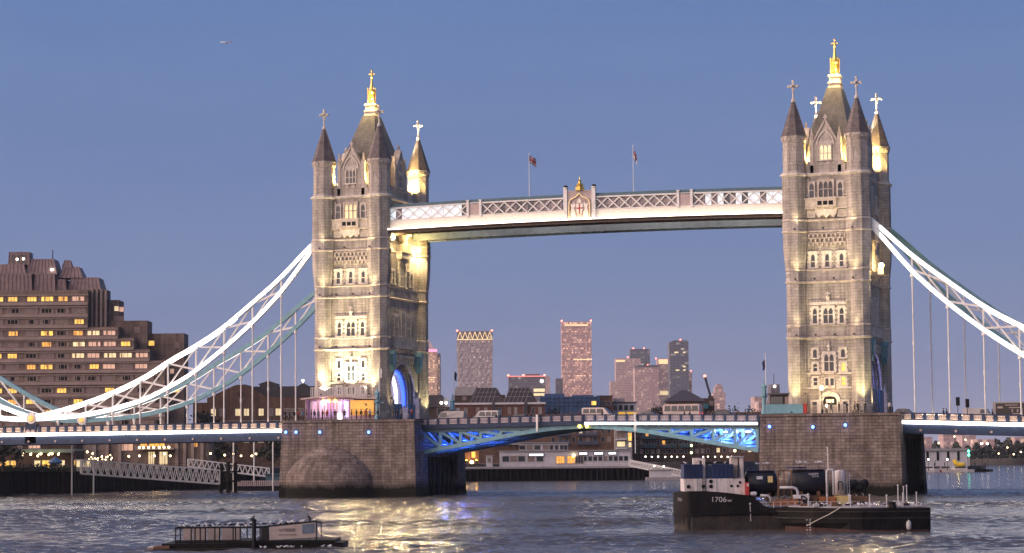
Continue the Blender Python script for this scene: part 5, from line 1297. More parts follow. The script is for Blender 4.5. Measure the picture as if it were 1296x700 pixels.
# ================================================================== distant skyline, three to four kilometres off
def tower_mat(name, wall, lit, frac, cw, ch, strength=.8, vary=.95, gap=.35):
    """office facade: a grid of panes, a share of them with lights on"""
    m, nt, b = mat(name); wc, t, sp = wallcoord(nt)
    mp = nd(nt, 'ShaderNodeMapping'); mp.inputs['Scale'].default_value = (1/cw, 1/ch, 1); nt.links.new(wc.outputs[0], mp.inputs[0])
    fl = nd(nt, 'ShaderNodeVectorMath', operation='FLOOR'); nt.links.new(mp.outputs[0], fl.inputs[0])
    fr = nd(nt, 'ShaderNodeVectorMath', operation='FRACTION'); nt.links.new(mp.outputs[0], fr.inputs[0])
    sf = nd(nt, 'ShaderNodeSeparateXYZ'); nt.links.new(fr.outputs[0], sf.inputs[0])
    wn = nd(nt, 'ShaderNodeTexWhiteNoise', noise_dimensions='2D'); nt.links.new(fl.outputs[0], wn.inputs['Vector'])
    def gt(sock, v):
        a = nd(nt, 'ShaderNodeMath', operation='GREATER_THAN'); nt.links.new(sock, a.inputs[0]); a.inputs[1].default_value = v; return a.outputs[0]
    def mul(a, c):
        q = nd(nt, 'ShaderNodeMath', operation='MULTIPLY'); nt.links.new(a, q.inputs[0]); nt.links.new(c, q.inputs[1]); return q.outputs[0]
    pane = mul(gt(sf.outputs[0], gap*.5), gt(sf.outputs[1], gap))
    n = noise(nt, t.outputs['Object'], .07, 3)
    ad = nd(nt, 'ShaderNodeMath', operation='MULTIPLY_ADD'); nt.links.new(n.outputs[0], ad.inputs[0]); ad.inputs[1].default_value = vary; ad.inputs[2].default_value = -vary/2
    s2 = nd(nt, 'ShaderNodeMath', operation='ADD'); nt.links.new(wn.outputs['Value'], s2.inputs[0]); nt.links.new(ad.outputs[0], s2.inputs[1])
    lv = nd(nt, 'ShaderNodeMapRange'); lv.inputs[1].default_value = 1-frac-.25; lv.inputs[2].default_value = 1.15; nt.links.new(s2.outputs[0], lv.inputs[0])
    pw = nd(nt, 'ShaderNodeMath', operation='POWER'); nt.links.new(lv.outputs[0], pw.inputs[0]); pw.inputs[1].default_value = 2.2
    sy_ = nd(nt, 'ShaderNodeSeparateXYZ'); nt.links.new(fl.outputs[0], sy_.inputs[0])
    w1 = nd(nt, 'ShaderNodeTexWhiteNoise', noise_dimensions='1D'); nt.links.new(sy_.outputs[1], w1.inputs['W'])
    fm = nd(nt, 'ShaderNodeMapRange'); fm.inputs[3].default_value = .35; fm.inputs[4].default_value = 1.6; nt.links.new(w1.outputs['Value'], fm.inputs[0])
    on = mul(mul(pw.outputs[0], pane), fm.outputs[0])
    nt.links.new(mixc(nt, pane, wall, tuple(c*.72 for c in wall)), b.inputs['Base Color']); setp(b, Roughness=.5)
    b.inputs['Emission Color'].default_value = (*lit, 1)
    e = nd(nt, 'ShaderNodeMath', operation='MULTIPLY'); nt.links.new(on, e.inputs[0]); e.inputs[1].default_value = strength; nt.links.new(e.outputs[0], b.inputs['Emission Strength'])
    return m
M['t_gold'] = tower_mat('lit stone office tower', (.52, .33, .25), (1, .62, .34), .8, 3.6, 3.4, 1.3)
M['t_diagrid'] = tower_mat('dark glass tower', (.40, .31, .31), (1, .70, .55), .6, 2.6, 3.0, .6)
M['t_pink'] = tower_mat('pink lit glass tower', (.47, .29, .265), (1, .58, .38), .68, 2.6, 3.2, 1.25)
M['t_dark'] = tower_mat('dark office slab', (.135, .12, .135), (1, .8, .55), .10, 4, 4, .6)
M['t_grey'] = tower_mat('grey office block', (.46, .33, .31), (1, .70, .5), .5, 3.0, 3.2, .40)
M['t_flat'] = tower_mat('residential tower', (.46, .32, .30), (1, .66, .45), .35, 2.6, 3.0, .7)
M['t_blue'] = tower_mat('slate blue tower', (.125, .12, .145), (1, .8, .6), .03, 6, 4, .7)
def sky_tower(name, label, u0, u1, v0, d, mt, taper=0.0, depth=45, lamps=(), cat='skyscraper'):
    b = Bld(name, label, cat, (u0+u1)/2, d); x0, x1, z1 = b.x(u0), b.x(u1), b.z(v0)
    m = MB(); m.loft([[(x0+taper, 0, 0), (x1-taper, 0, 0), (x1-taper, depth, 0), (x0+taper, depth, 0)], [(x0+taper*.5, 0, z1*.55), (x1-taper*.5, 0, z1*.55), (x1-taper*.5, depth, z1*.55), (x0+taper*.5, depth, z1*.55)], [(x0, 0, z1), (x1, 0, z1), (x1, depth, z1), (x0, depth, z1)]])
    m.build('shaft', M[mt], b.T)
    for u, v in lamps:
        m = MB(); zz = b.z(v); m.ball((b.x(u), 1, zz), 1.1*d/3600, 8, 5); m.build('warning_light', M['red_lamp'], b.T)
    return b
b = sky_tower('pyramid_skyscraper', 'distant gold lit skyscraper with a pink glowing pyramid top, right of the north tower', 531, 553.5, 446, 3700, 't_gold')
b.box('core', 't_gold', 528, 557, 452, None, 6, 40); b.box('shoulder', 't_dark', 553.5, 557.5, 447, None, 10, 40)
x0, x1, zb, zt = b.x(531), b.x(553.5), b.z(446), b.z(430); xc = (x0+x1)/2
m = MB(); m.loft([[(x0, 0, zb), (x1, 0, zb), (x1, 45, zb), (x0, 45, zb)], [(xc-1, 21, zt), (xc+1, 21, zt), (xc+1, 24, zt), (xc-1, 24, zt)]]); m.build('pyramid_roof', M['t_grey'], b.T)
M['pink_glow'] = glow('pink band', (1, .30, .45), 1.3); b.box('lit_band', 'pink_glow', 531, 553.5, 437, 440.5, -.6, -.1) if False else b.box('lit_band', 'pink_glow', 531, 553.8, 442, 445.5, -1.2, -.1)
b = sky_tower('diagrid_skyscraper', 'distant broad skyscraper with diagonal lattice and a lit crown of triangles', 578.5, 624.5, 430, 3500, 't_diagrid', 3.0)
b.box('crown_storey', 't_dark', 579.2, 624, 419, 430, 2, 43)
m = MB(); n = 7; w = (624-580)/n
for k in range(n):
    for a, c in (((580+k*w, 429), (580+(k+.5)*w, 420)), ((580+(k+.5)*w, 420), (580+(k+1)*w, 429))): m.bar((b.x(a[0]), -.6, b.z(a[1])), (b.x(c[0]), -.6, b.z(c[1])), 1.0, .9)
m.bar((b.x(579), -.6, b.z(429.6)), (b.x(624), -.6, b.z(429.6)), 1.0, 1.2)
M['crown_glow'] = glow('crown lights', (1, .66, .34), .85); m.build('lit_crown', M['crown_glow'], b.T)
m = MB()
for k in range(-9, 12):
    for dr in (-1, 1):
        ua, ub = 580+k*7, 580+k*7+dr*38
        pts = [(u, 431+(u-ua)*dr*67/38) for u in (ua, ub)]
        t0 = max(0, (580.5-ua)/(ub-ua) if dr > 0 else (623.5-ua)/(ub-ua)); t1 = min(1, (623.5-ua)/(ub-ua) if dr > 0 else (580.5-ua)/(ub-ua))
        if t1 > t0+.02: m.bar((b.x(ua+(ub-ua)*t0), -.4, b.z(431+67*t0)), (b.x(ua+(ub-ua)*t1), -.4, b.z(431+67*t1)), .4, .6)
m.build('diagrid', M['grey_wall'], b.T)
for u in (579.5, 623.5):
    m = MB(); m.ball((b.x(u), 0, b.z(418.5)), 1.4, 8, 5); m.build('warning_light', M['red_lamp'], b.T)
b = sky_tower('wide_office_block', 'distant low wide dark glass block with red edged roof and a white disc', 644, 691, 477, 3000, 't_dark', 0, 60)
b.box('end_bay', 't_grey', 691, 697, 476.5, None, -1, 50); b.box('roof_edge', 'red_edge', 643.5, 691, 475.6, 477, -1, 60) if 'red_edge' in M else (M.__setitem__('red_edge', glow('red roof edge', (1, .28, .25), .7)), b.box('roof_edge', 'red_edge', 643.5, 691, 475.6, 477, -1, 60))
b.box('plant_room', 't_dark', 666, 684, 473, 475.5, 8, 40); b.box('lit_floor', 'win_warm', 676, 690, 492, 496, -.8, -.1); b.box('lit_floor', 'win_warm', 676, 690, 498, 501, -.8, -.1)
m = MB(); m.lathe([(2.6, 0), (2.6, .8)], 16); o = m.build('white_disc', M['lamp_sign'], b.T); o.rotation_euler = (R(90), 0, 0); o.location = (b.x(686.5), -.3, b.z(482.5))
for u in (644, 663, 690):
    m = MB(); m.ball((b.x(u), 1, b.z(475)), 1.3, 8, 5); m.build('warning_light', M['red_lamp'], b.T)
b = sky_tower('dark_slab', 'small dark distant block left of the tall pink lit skyscraper', 704, 713, 479, 3100, 't_dark', 0, 40)
b = sky_tower('tall_skyscraper', 'tallest distant skyscraper, pink brown and speckled with lit windows, over mid drawbridge', 712, 750, 407, 3450, 't_pink', 0, 45)
b.box('crown_storey', 'win_warm', 716, 746, 410.5, 412.5, -.6, -.05); b.box('lit_floor', 'win_warm', 727, 750.3, 454.5, 455.8, -.6, -.05)
for u in (712.5, 749.5):
    m = MB(); m.ball((b.x(u), 0, b.z(406)), 1.3, 8, 5); m.build('warning_light', M['red_lamp'], b.T)
sky_tower('office_block', 'distant pale office block at the left of the right hand cluster', 773.5, 802, 482.5, 3000, 't_grey', 0, 40)
b = sky_tower('office_block', 'distant stepped grey tower with lights along its top, second in the cluster', 780.5, 812, 453.5, 3300, 't_grey', 0, 40, ((796, 452),)); b.box('lit_crown', 'crown_glow', 781, 792, 455.5, 458, -.8, -.1)
sky_tower('office_block', 'distant dark blue tower with red roof lights, rearmost of the cluster', 799, 824, 441.5, 3800, 't_blue', 0, 40, ((803, 441), (816.5, 441)))
b = sky_tower('office_block', 'distant broad pink grey office tower in the front of the cluster', 804.5, 835, 463, 2900, 't_flat', 0, 40, ((821, 462),)); b.box('parapet', 't_dark', 804.5, 835, 462, 465, -.5, 40)
b = sky_tower('office_block', 'distant pale tower with a lit lattice crown, just left of the tall dark tower', 834, 850, 454, 3350, 't_flat', 0, 40, ((831.5, 453.5), (848.5, 453.5))); b.box('lit_crown', 'crown_glow', 835, 848.5, 455, 460.5, -.8, -.1); b.box('lit_floor', 'win_warm', 836, 852, 495, 500, -.8, -.1)
b = sky_tower('dark_skyscraper', 'distant tall slate dark tower with a few lit floors, right of the cluster', 852, 873, 431.5, 3250, 't_blue', 0, 45, ((863, 430),)); b.box('side_fin', 't_blue', 849, 852, 432.5, None, 2, 40); b.box('ridge', 't_dark', 854, 871, 430.6, 431.6, 3, 40)
for u0, u1, v in ((855, 860, 446), (866, 869, 446), (856.5, 861, 468.5), (866, 869, 464), (866, 869, 468.5)): b.box('lit_window', 'win_warm', u0, u1, v-.8, v+.8, -.8, -.1)
sky_tower('slim_block', 'distant slim block with a red light, right of the dark tower', 871, 877, 470, 3400, 't_flat', 0, 30, ((876, 469.5),))
b = sky_tower('pagoda_tower', 'distant pale stepped tower with a rounded top, right of the crane', 904, 919, 497, 2400, 't_flat', 0, 25); b.box('upper_tier', 't_flat', 906.5, 916.5, 489, 497, 3, 22); b.box('top_tier', 't_flat', 908.5, 914.5, 486, 489, 6, 19); b.box('wing', 't_flat', 899, 904, 508, None, 2, 22)
T = thing('tower_crane', 'distant crane with a long dark luffing jib leaning over the rooftops', 'crane', atd(899, 575, 1500).to_tuple()[:2]+(4.4,), world=True)
pa, pb = atd(899.5, 503, 1500), atd(892, 476, 1500)
m = MB(); m.bar(pa, pb, 1.0, 1.2); m.build('jib', M['steel_dark'], T); m = MB(); m.bar((pa.x, pa.y, 4.4), pa, 1.2, 1.2, (1, 0, 0)); m.build('mast', M['steel_dark'], T); m = MB(); m.cbox(pa, (3, 2.5, 2)); m.build('cab', M['steel_dark'], T)
m = MB(); m.ball(pb, .9, 8, 5); m.build('warning_light', M['red_lamp'], T)
b = sky_tower('lit_roof_block', 'distant dark block with a bright white lamp above the pier cabin', 977, 988, 486.5, 900, 't_dark', 0, 12, (), 'building')
m = MB(); m.ball((b.x(981.5), -.4, b.z(489)), .5, 8, 5); m.build('roof_lamp', M['lamp_white'], b.T); m = MB(); m.tube((b.x(981.5), 2, b.z(487)), (b.x(981.5), 2, b.z(473)), .12); m.build('aerial', M['steel_dark'], b.T)
sky_tower('grey_block', 'distant dark grey block left of the south pier cabin', 956, 966, 502, 1200, 't_grey', 0, 20, (), 'building'); b = sky_tower('pale_block', 'small pale block left of the south pier cabin', 961, 975, 508, 850, 't_flat', 0, 14, (), 'building')

# ================================================================== right bank, far downstream
Sh = Bld('boat_shed', 'long pale boat shed with dark door openings beyond the south pier', 'shed', 1195, 775, .9)
Sh.box('wall', 'white_wall', 1150, 1224, 570.5, None, 0, 12); Sh.box('roof', 'grey_wall', 1149, 1225, 567.5, 570.5, -.6, 12.5)
for u in (1172, 1185, 1198, 1211): Sh.box('door_opening', 'black', u, u+3, 571.5, 583, -.15, -.01)
p = atd(1215, 597, 760); T = thing('floating_pier', 'low dark floating pier with moored boats beyond the south pier', 'pontoon', (p.x, p.y, 0), BASE_ROT)
m = MB(); m.box(-20, 11, 0, 4, -.4, .7); m.build('hull', M['timber'], T); m = MB()
for k in range(9): m.tube((-18+k*3.4, 3.6, -2), (-18+k*3.4, 3.6, 3.0), .16)
m.build('piles', M['timber'], T)
def small_boat(u, d, L, label, hullm, cabm, mast=0):
    p = atd(u, 596, d); T = thing('moored_boat', label, 'boat', (p.x, p.y, 0), BASE_ROT+random.uniform(-.2, .2))
    m = MB(); m.loft([[(-L*.5, 0, .9), (-L*.42, -L*.12, .85), (L*.3, -L*.15, .8), (L*.5, -L*.1, .85), (L*.5, L*.1, .85), (L*.3, L*.15, .8), (-L*.42, L*.12, .85)], [(-L*.44, 0, -.3), (-L*.38, -L*.08, -.3), (L*.3, -L*.12, -.3), (L*.48, -L*.08, -.3), (L*.48, L*.08, -.3), (L*.3, L*.12, -.3), (-L*.38, L*.08, -.3)]][::-1]); m.build('hull', M[hullm], T)
    m = MB(); m.loft([[(-L*.2, -L*.09, .8), (L*.3, -L*.1, .8), (L*.3, L*.1, .8), (-L*.2, L*.09, .8)], [(-L*.1, -L*.07, 2.0), (L*.26, -L*.08, 2.0), (L*.26, L*.08, 2.0), (-L*.1, L*.07, 2.0)]]); c = m.build('cabin', M[cabm], T)
    m = MB(); m.box(-L*.08, L*.24, -L*.095, -L*.075, 1.3, 1.8); m.build('window', M['dark_glass'], c)
    if mast: m = MB(); m.tube((0, 0, 1.5), (0, 0, mast), .08); m.build('mast', M['steel_dark'], T)
for u, d, L, lb, a, c, ms in ((1172, 752, 9, 'white motor boat moored nearest to the south pier', 'white_wall', 'white_wall', 0), (1184, 757, 8, 'dark motor boat moored second from the south pier', 'black', 'grey_wall', 4), (1194, 753, 8, 'small red hulled boat among the boats beyond the south pier', 'redpaint', 'grey_wall', 0), (1212, 750, 11, 'white boat under the curved yellow chute', 'white_wall', 'white_wall', 0), (1230, 750, 10, 'dark boat with a mast at the far end of the floating pier', 'black', 'black', 6), (1242, 752, 5, 'small dark tender outermost from the south pier', 'black', 'steel_dark', 0)):
    small_boat(u, d, L, lb, a, c, ms)
T = thing('yellow_chute', 'curved bright yellow chute rising over a white boat', 'chute', atd(1214, 590, 748), world=True)
m = MB(); m.path([atd(u, v, 748) for u, v in ((1207, 582), (1209, 585), (1212.5, 588), (1217, 588.3), (1221, 587.5))], [.55, .75, .8, .75, .5], 8); M['yellow_lit'] = plain('bright yellow plastic', (.75, .50, .03), .4, 0, .1); m.build('chute', M['yellow_lit'], T)
lamp_point('chute_lamp', atd(1213, 583, 744), 120, (1, .8, .3), .3)
for u, v, d, lb in ((1175, 581.5, 745, 'bright lamp on the floating pier, nearer the south pier'), (1199, 581.5, 745, 'bright lamp on the floating pier, beside the yellow chute')): street_lamp(u, v, d, lb, .6, 0, .3, 'lamp_white', None)
for u, lb in ((1242.5, 'left'), (1249.5, 'right')): street_lamp(u, 561.5, 820, '%s one of a pair of tall bright lamps on the far bank' % lb, 1.0, 0, .42, 'lamp_white', None)
T = thing('river_signal', 'green signal light on a post at the end of the boat shed', 'signal', atd(1226.5, 590, 762).to_tuple()[:2]+(0,)); z = atd(1226.5, 571, 762).z
m = MB(); m.tube((0, 0, 0), (0, 0, z), .12); m.build('post', M['cream'], T)
for k in (0, -1.3):
    m = MB(); m.ball((0, -.2, z+k), .42, 8, 5); m.build('lens', M['green_lamp'], T)
m = MB(); rg = random.Random(5)
wd = tag(bpy.data.objects.new('far_woodland', None), 'dark line of trees along the far bank downstream', 'woodland'); COL.objects.link(wd); q0 = atd(1240, 580, 1090); wd.location = (q0.x, q0.y, 4.4)
for k in range(5200):
    u = rg.uniform(1120, 1330); d = 1090+rg.uniform(0, 30); q = atd(u, 580, d)-q0; h = 3.5+3.0*abs(math.sin(u*.11)+.6*math.sin(u*.37))+(2.5 if u > 1260 else 0); q.z = h*rg.uniform(0, 1)-1; s_ = rg.uniform(.5, 1.1)
    a = Vector((rg.uniform(-1, 1), rg.uniform(-1, 1), rg.uniform(-1, 1))).normalized(); b_ = a.orthogonal().normalized(); m.poly([q-a*s_, q+b_*s_*.6, q+a*s_, q-b_*s_*.6])
o = m.build('foliage', M['leaf_dark'], wd); wd['kind'] = 'stuff'; o['kind'] = 'stuff'
for k, (u0, u1, v, d, mt, lb) in enumerate(((1194, 1220, 543, 1700, 't_flat', 'distant pink residential tower under the right hand deck'), (1218, 1235, 551, 1500, 't_grey', 'distant gabled brown block behind the tall lamps'), (1165, 1180, 553, 1400, 't_flat', 'distant brown block close beside the south pier'), (1236, 1262, 556, 1350, 't_flat', 'distant low brown block right of the pair of tall lamps'), (1262, 1285, 566, 1250, 't_pink', 'distant riverside flats with many lit windows'), (1284, 1310, 553, 1300, 't_flat', 'distant riverside flats at the edge of the view'))):
    sky_tower('distant_flats', lb, u0, u1, v, d, mt, 0, 20, (), 'flats')
for k, (u, v) in enumerate(((1183, 574), (1188, 561), (1208, 552.5), (1222, 556.5), (1264, 574), (1283, 575), (1275, 566.5), (1292, 572))):
    street_lamp(u, v, 1060, 'tiny distant lamp among the dark trees downstream', 1.0, 0, .34, 'lamp', 'tiny distant lamps downstream')
# ================================================================== moored craft in the foreground
def text_on(s, parent, body, size, loc, mt, rx=90, th=.015, name='lettering', sx=1.0, rz=0):
    cu = bpy.data.curves.new('t', 'FONT'); cu.body = body; cu.size = size; cu.extrude = th; cu.align_x = 'CENTER'; cu.align_y = 'CENTER'
    o = bpy.data.objects.new('t', cu); COL.objects.link(o); bpy.context.view_layer.update()
    me = bpy.data.meshes.new_from_object(o.evaluated_get(bpy.context.evaluated_depsgraph_get())); bpy.data.objects.remove(o)
    me.materials.clear(); me.materials.append(M[mt])
    o = bpy.data.objects.new(name, me); COL.objects.link(o); o.parent = parent; o.location = loc; o.rotation_euler = (R(rx), 0, R(rz)); o.scale = (sx, 1, 1); return o
M['hull_black'] = plain('black hull paint', (.0065, .0062, .0066), .65, 0, .6, .7, .2, .14, .10)
M['hull_grey'] = plain('scuffed grey black boot top', (.030, .027, .025), .7, 0, .6, 1.2, .2, .2, .5)
M['hull_red'] = plain('faded red antifouling', (.055, .028, .025), .7, 0, .5, 1.0, .2, .2, .5)
M['cabin_white'] = plain('rust streaked white paint', (.58, .53, .51), .55, 0, .2, 1.0, .1, .5, .75)
M['tank_navy'] = plain('navy tank paint', (.008, .010, .018), .45, 0, .5, .8, 0, .3, .15)
M['tank_blue'] = plain('blue water tank paint', (.014, .030, .095), .5, 0, .3, .8, 0, .3, .3)
M['rust'] = plain('rusty steel', (.13, .065, .035), .8, 0, .6, 1.5, .3)
M['orange'] = plain('orange paint', (.28, .095, .025), .6, 0, .45, 1.5, .1, .5, .4)
M['pipe'] = plain('pale grey pipe paint', (.42, .42, .43), .5, 0, .25, 2, 0, .5, .4)
M['yellow'] = plain('faded yellow paint', (.50, .38, .14), .55, 0, .25, 2)
M['white_mark'] = plain('white painted marks', (.46, .45, .45), .6, 0, .3, 3)
M['rope'] = plain('mooring rope', (.40, .36, .30), .9)
M['gull_white'] = plain('white plumage', (.72, .72, .74), .8, 0, .1, 9); M['gull_grey'] = plain('grey wings', (.34, .35, .38), .8)
M['cormorant'] = plain('black plumage', (.012, .012, .014), .6)

V = Bld('bunker_barge', 'black hulled barge numbered 1706 with a white deckhouse and navy tanks', 'barge', 905, 207, 0.0)
tz_ = {855: 624.5, 858: 623.2, 864: 622.2, 875: 621.5, 892: 621.6, 910: 622.8, 930: 625, 946: 627.2, 955: 630, 961: 635, 967: 640.5, 975: 643.2}
def yf(u): return 3.15*(1-math.sqrt(max(0, 1-((875-u)/20)**2))) if u < 875 else 0.0
def tzf(u):
    ks = sorted(tz_)
    for a, b in zip(ks, ks[1:]):
        if a <= u <= b: return tz_[a]+(tz_[b]-tz_[a])*(u-a)/(b-a)
tz = {u: tzf(u) for u in [855, 855.4, 856, 857, 858.5, 860, 862, 864, 866.5, 869, 872, 875, 880, 886, 892, 901, 910, 920, 930, 938, 946, 951, 955, 958, 961, 964, 967, 971, 975]}
secs = []
for u, v in tz.items():
    x = V.x(u, 645); secs.append([(x+ .12, yf(u), -1), (x, yf(u), V.z(648)), (x, yf(u), V.z(v)), (x, 6.4-yf(u), V.z(v)), (x+.12, 6.4-yf(u), -1)])
m = MB(); m.loft(secs); m.build('bow_hull', M['hull_black'], V.T)
m = MB(); m.box(V.x(975)-.02, V.x(1104), 0.0, 6.4, -1, V.z(644)); m.build('main_hull', M['hull_black'], V.T)
m = MB(); prev = None
for a, b in ((855, 855.6), (855.6, 857), (857, 859.5), (859.5, 863), (863, 868), (868, 875), (875, 1015)): m.bar((V.x(a)-.05, yf(a)-.06, V.z(651.5)), (V.x(b), yf(b)-.06, V.z(651.5 if b < 1000 else 647.5)), .16, .2)
m.build('rubbing_strake', M['hull_black'], V.T)
m = MB(); us = [855.1, 855.6, 857, 859.5, 863, 868, 875, 900, 940, 975, 1015]; m.loft([[(V.x(u)-.03, yf(u)-.03, V.z(671.2)), (V.x(u)-.03, yf(u)-.03, V.z(653.5 if u < 980 else 652)), (V.x(u)+.1, yf(u)+.12, V.z(653.5 if u < 980 else 652)), (V.x(u)+.1, yf(u)+.12, V.z(671.2))] for u in us]); m.build('boot_topping', M['hull_grey'], V.T)
text_on(S, V.T, '1706', .66, (V.x(908.5), -.03, V.z(632.6)), 'white_mark', sx=1.1); text_on(S, V.T, '-w', .46, (V.x(921), -.03, V.z(633.4)), 'white_mark', sx=1.25)
text_on(S, V.T, '706-w', .46, (V.x(863.3), yf(863.3)-.06, V.z(632.4)), 'grey_wall', sx=.9, rz=-28)
# deckhouse
def vbox(part, mt, u0, u1, v0, v1, y0, y1, parent=None):
    return V.box(part, mt, u0, u1, v0, v1, y0, y1, parent)
dh = vbox('deckhouse', 'cabin_white', 866, 943, 606, 629, .9, 5.4)
for u in (882, 885, 906.5): vbox('batten', 'pipe', u, u+.6, 606.2, 624, .84, .898, dh)
for u, v in ((871.5, 616), (890.3, 615.8), (900, 609.5), (900, 615.8), (926, 615.5), (934, 615.5), (937, 611)):
    m = MB(); m.lathe([(.15 if u < 920 else .1, 0), (.18 if u < 920 else .13, .05)], 12); o = m.build('porthole', M['black'], V.T); o.rotation_euler = (R(90), 0, 0); o.location = (V.x(u), .895, V.z(v)); o.parent = dh
for u0, u1, lb in ((866, 889.5, 0), (902, 928.5, 1)):
    t = vbox('water_tank', 'tank_blue', u0, u1, 588.5, 606, 1.0, 4.6); vbox('lid', 'navy', u0-.4, u1+.4, 587.6, 588.5, .95, 4.7, t)
    for k in range(5):
        u = u0+(u1-u0)*(k+.5)/5; vbox('rib', 'tank_blue', u-.3, u+.3, 589, 605.8, .94, .999, t)
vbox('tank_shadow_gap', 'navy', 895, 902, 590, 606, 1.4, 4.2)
f1 = vbox('ventilator', 'cabin_white', 879.5, 887.5, 579.5, 588, 2.2, 3.4); vbox('ventilator_leg', 'cabin_white', 890.5, 894, 581, 606, 1.6, 2.2); vbox('ventilator_top', 'cabin_white', 884, 894, 580, 583, 1.8, 3.0)
f2 = vbox('funnel', 'cabin_white', 927.5, 936.5, 578.5, 606, 2.4, 3.6); vbox('funnel', 'cabin_white', 938.5, 942.5, 579, 606, 1.5, 2.2); vbox('platform', 'pipe', 926, 943.5, 577.6, 578.6, 1.2, 3.9)
for a, b in ((889.2, 893.4), (928.5, 934)):
    m = MB(); top, bot = (604, 624) if a < 900 else (589, 606); y = .8
    for u in (a, b): m.tube((V.x(u), y, V.z(bot)), (V.x(u), y, V.z(top)), .03, n=5)
    for k in range(9): zz = V.z(bot)+(V.z(top)-V.z(bot))*(k+.5)/9; m.tube((V.x(a), y, zz), (V.x(b), y, zz), .025, n=5)
    m.build('ladder', M['steel_dark'], V.T)
m = MB(); m.box(V.x(943.5), V.x(947.5), .3, .9, V.z(627), V.z(611)); o = m.build('fire_point', M['redpaint'], V.T); m = MB(); m.box(V.x(944.8), V.x(947.2), .28, .298, V.z(616), V.z(612.5)); m.build('notice', M['white_wall'], o)
m = MB(); m.tube((V.x(948), -.1, V.z(640)), (V.x(948.5), -.1, V.z(660)), .04, n=5); m.ball((V.x(948), -.1, V.z(638)), .1, 6, 4); m.build('boat_hook', M['pipe'], V.T)
# tanks
def tank(u0, u1, v0, v1, y, part='cargo_tank'):
    x0, x1 = V.x(u0), V.x(u1); r = (V.z(v0)-V.z(v1))/2; zc = (V.z(v0)+V.z(v1))/2; m = MB(); m.smooth = True
    prof = [(.02, -.28), (r*.55, -.2), (r*.88, 0.0), (r, .16), (r, x1-x0-.16), (r*.88, x1-x0), (r*.55, x1-x0+.2), (.02, x1-x0+.28)]
    secs = [[(x0+q, y+rr*math.cos(2*PI*k/24), zc+rr*math.sin(2*PI*k/24)) for k in range(24)] for rr, q in prof]
    m.loft(secs); t = m.build(part, M['tank_navy'], V.T)
    m = MB()
    for q in (.25, .75):
        xx = x0+(x1-x0)*q; m.box(xx-.15, xx+.15, y-r*.8, y+r*.8, V.z(634), zc-r*.7)
    m.build('saddle', M['rust'], t)
    m = MB(); m.box(x0+.1, x1-.1, y-.5, y+.5, zc+r+.02, zc+r+.08)
    for k in range(6): xx = x0+.15+(x1-x0-.3)*k/5; m.tube((xx, y-.5, zc+r), (xx, y-.5, zc+r+.55), .025, n=4)
    m.tube((x0+.1, y-.5, zc+r+.55), (x1-.1, y-.5, zc+r+.55), .025, n=4); m.build('catwalk', M['tank_blue'], t)
    return t, y-r, zc, r
t1, y1, zc, r = tank(947, 985, 597, 630, 3.0)
for u, v, w, h, mt in ((963.5, 605.5, .55, .32, 'white_mark'), (977, 607.5, .45, .62, 'yellow')):
    zz = V.z(v)-zc; yy = 3.0-math.sqrt(max(.01, r*r-zz*zz)); m = MB(); m.box(-w/2, w/2, -.02, .02, -h/2, h/2); o = m.build('plate', M[mt], t1); o.location = (V.x(u), yy-.02, V.z(v)); o.rotation_euler = (-math.asin(zz/r), 0, 0)
t2, y2, zc2, r2 = tank(1006, 1050, 596, 628, 3.2)
text_on(S, t2, 'HAPPY', .30, (V.x(1033), 3.2-r2*.93, V.z(601.5)), 'white_mark', 68, .012); text_on(S, t2, 'DAYS', .24, (V.x(1035), 3.2-r2*.98, V.z(604.4)), 'white_mark', 76, .012)
m = MB(); m.smooth = True; m.lathe([(.9, V.z(594)), (.9, V.z(592))], 18, (V.x(1012), 3.3)); m.build('dome_hatch', M['tank_blue'], V.T)
rgc = random.Random(3)
for k in range(34):          # valves, reels and hose ends that crowd the cargo deck
    u = rgc.uniform(980, 1100); y = rgc.uniform(.3, 5.6); x = V.x(u); h = rgc.uniform(.25, .95); m = MB(); z0 = V.z(641)
    if k % 3 == 0: m.lathe([(.05, z0), (.05, z0+h), (.2, z0+h), (.2, z0+h+.05)], 8, (x, y))
    elif k % 3 == 1: m.box(x-.25, x+.25, y-.2, y+.2, z0, z0+h*.6); m.tube((x, y, z0+h*.6), (x+.2, y, z0+h), .05, n=6)
    else: m.path([(x-.4, y, z0), (x-.35, y, z0+h*.8), (x, y, z0+h), (x+.4, y, z0+h*.7), (x+.5, y, z0)], .07, 6)
    m.build('valve_gear', M[('steel_dark', 'rust', 'black', 'pipe')[k % 4 if k % 5 else 3]], V.T)
# pipework and deck gear
m = MB()
for u in (986, 1003): m.tube((V.x(u), 1.2, V.z(640)), (V.x(u), 1.2, V.z(596.5)), .07, n=6)
m.tube((V.x(986), 1.2, V.z(596.5)), (V.x(1003), 1.2, V.z(596.5)), .06, n=6); m.tube((V.x(994), 1.6, V.z(636)), (V.x(994), 1.6, V.z(597)), .05, n=6); m.build('gantry', M['rust'], V.T)
def pipe(pts, r, mt, y, part='pipe'):
    m = MB(); m.smooth = True; m.path([(V.x(u), y, V.z(v)) for u, v in pts], r, 8); return m.build(part, M[mt], V.T)
pipe([(1048, 630), (1048, 600), (1048.6, 597.3), (1050.5, 595.8), (1054.5, 595.8), (1056, 597.3), (1056.3, 600), (1056.3, 628)], .12, 'pipe', 1.2)
pipe([(987, 618), (1004, 618), (1008, 619.5), (1010, 623), (1010, 632)], .13, 'pipe', .8); pipe([(962, 627.5), (972, 628), (974.5, 631), (975, 637)], .11, 'pipe', .5)
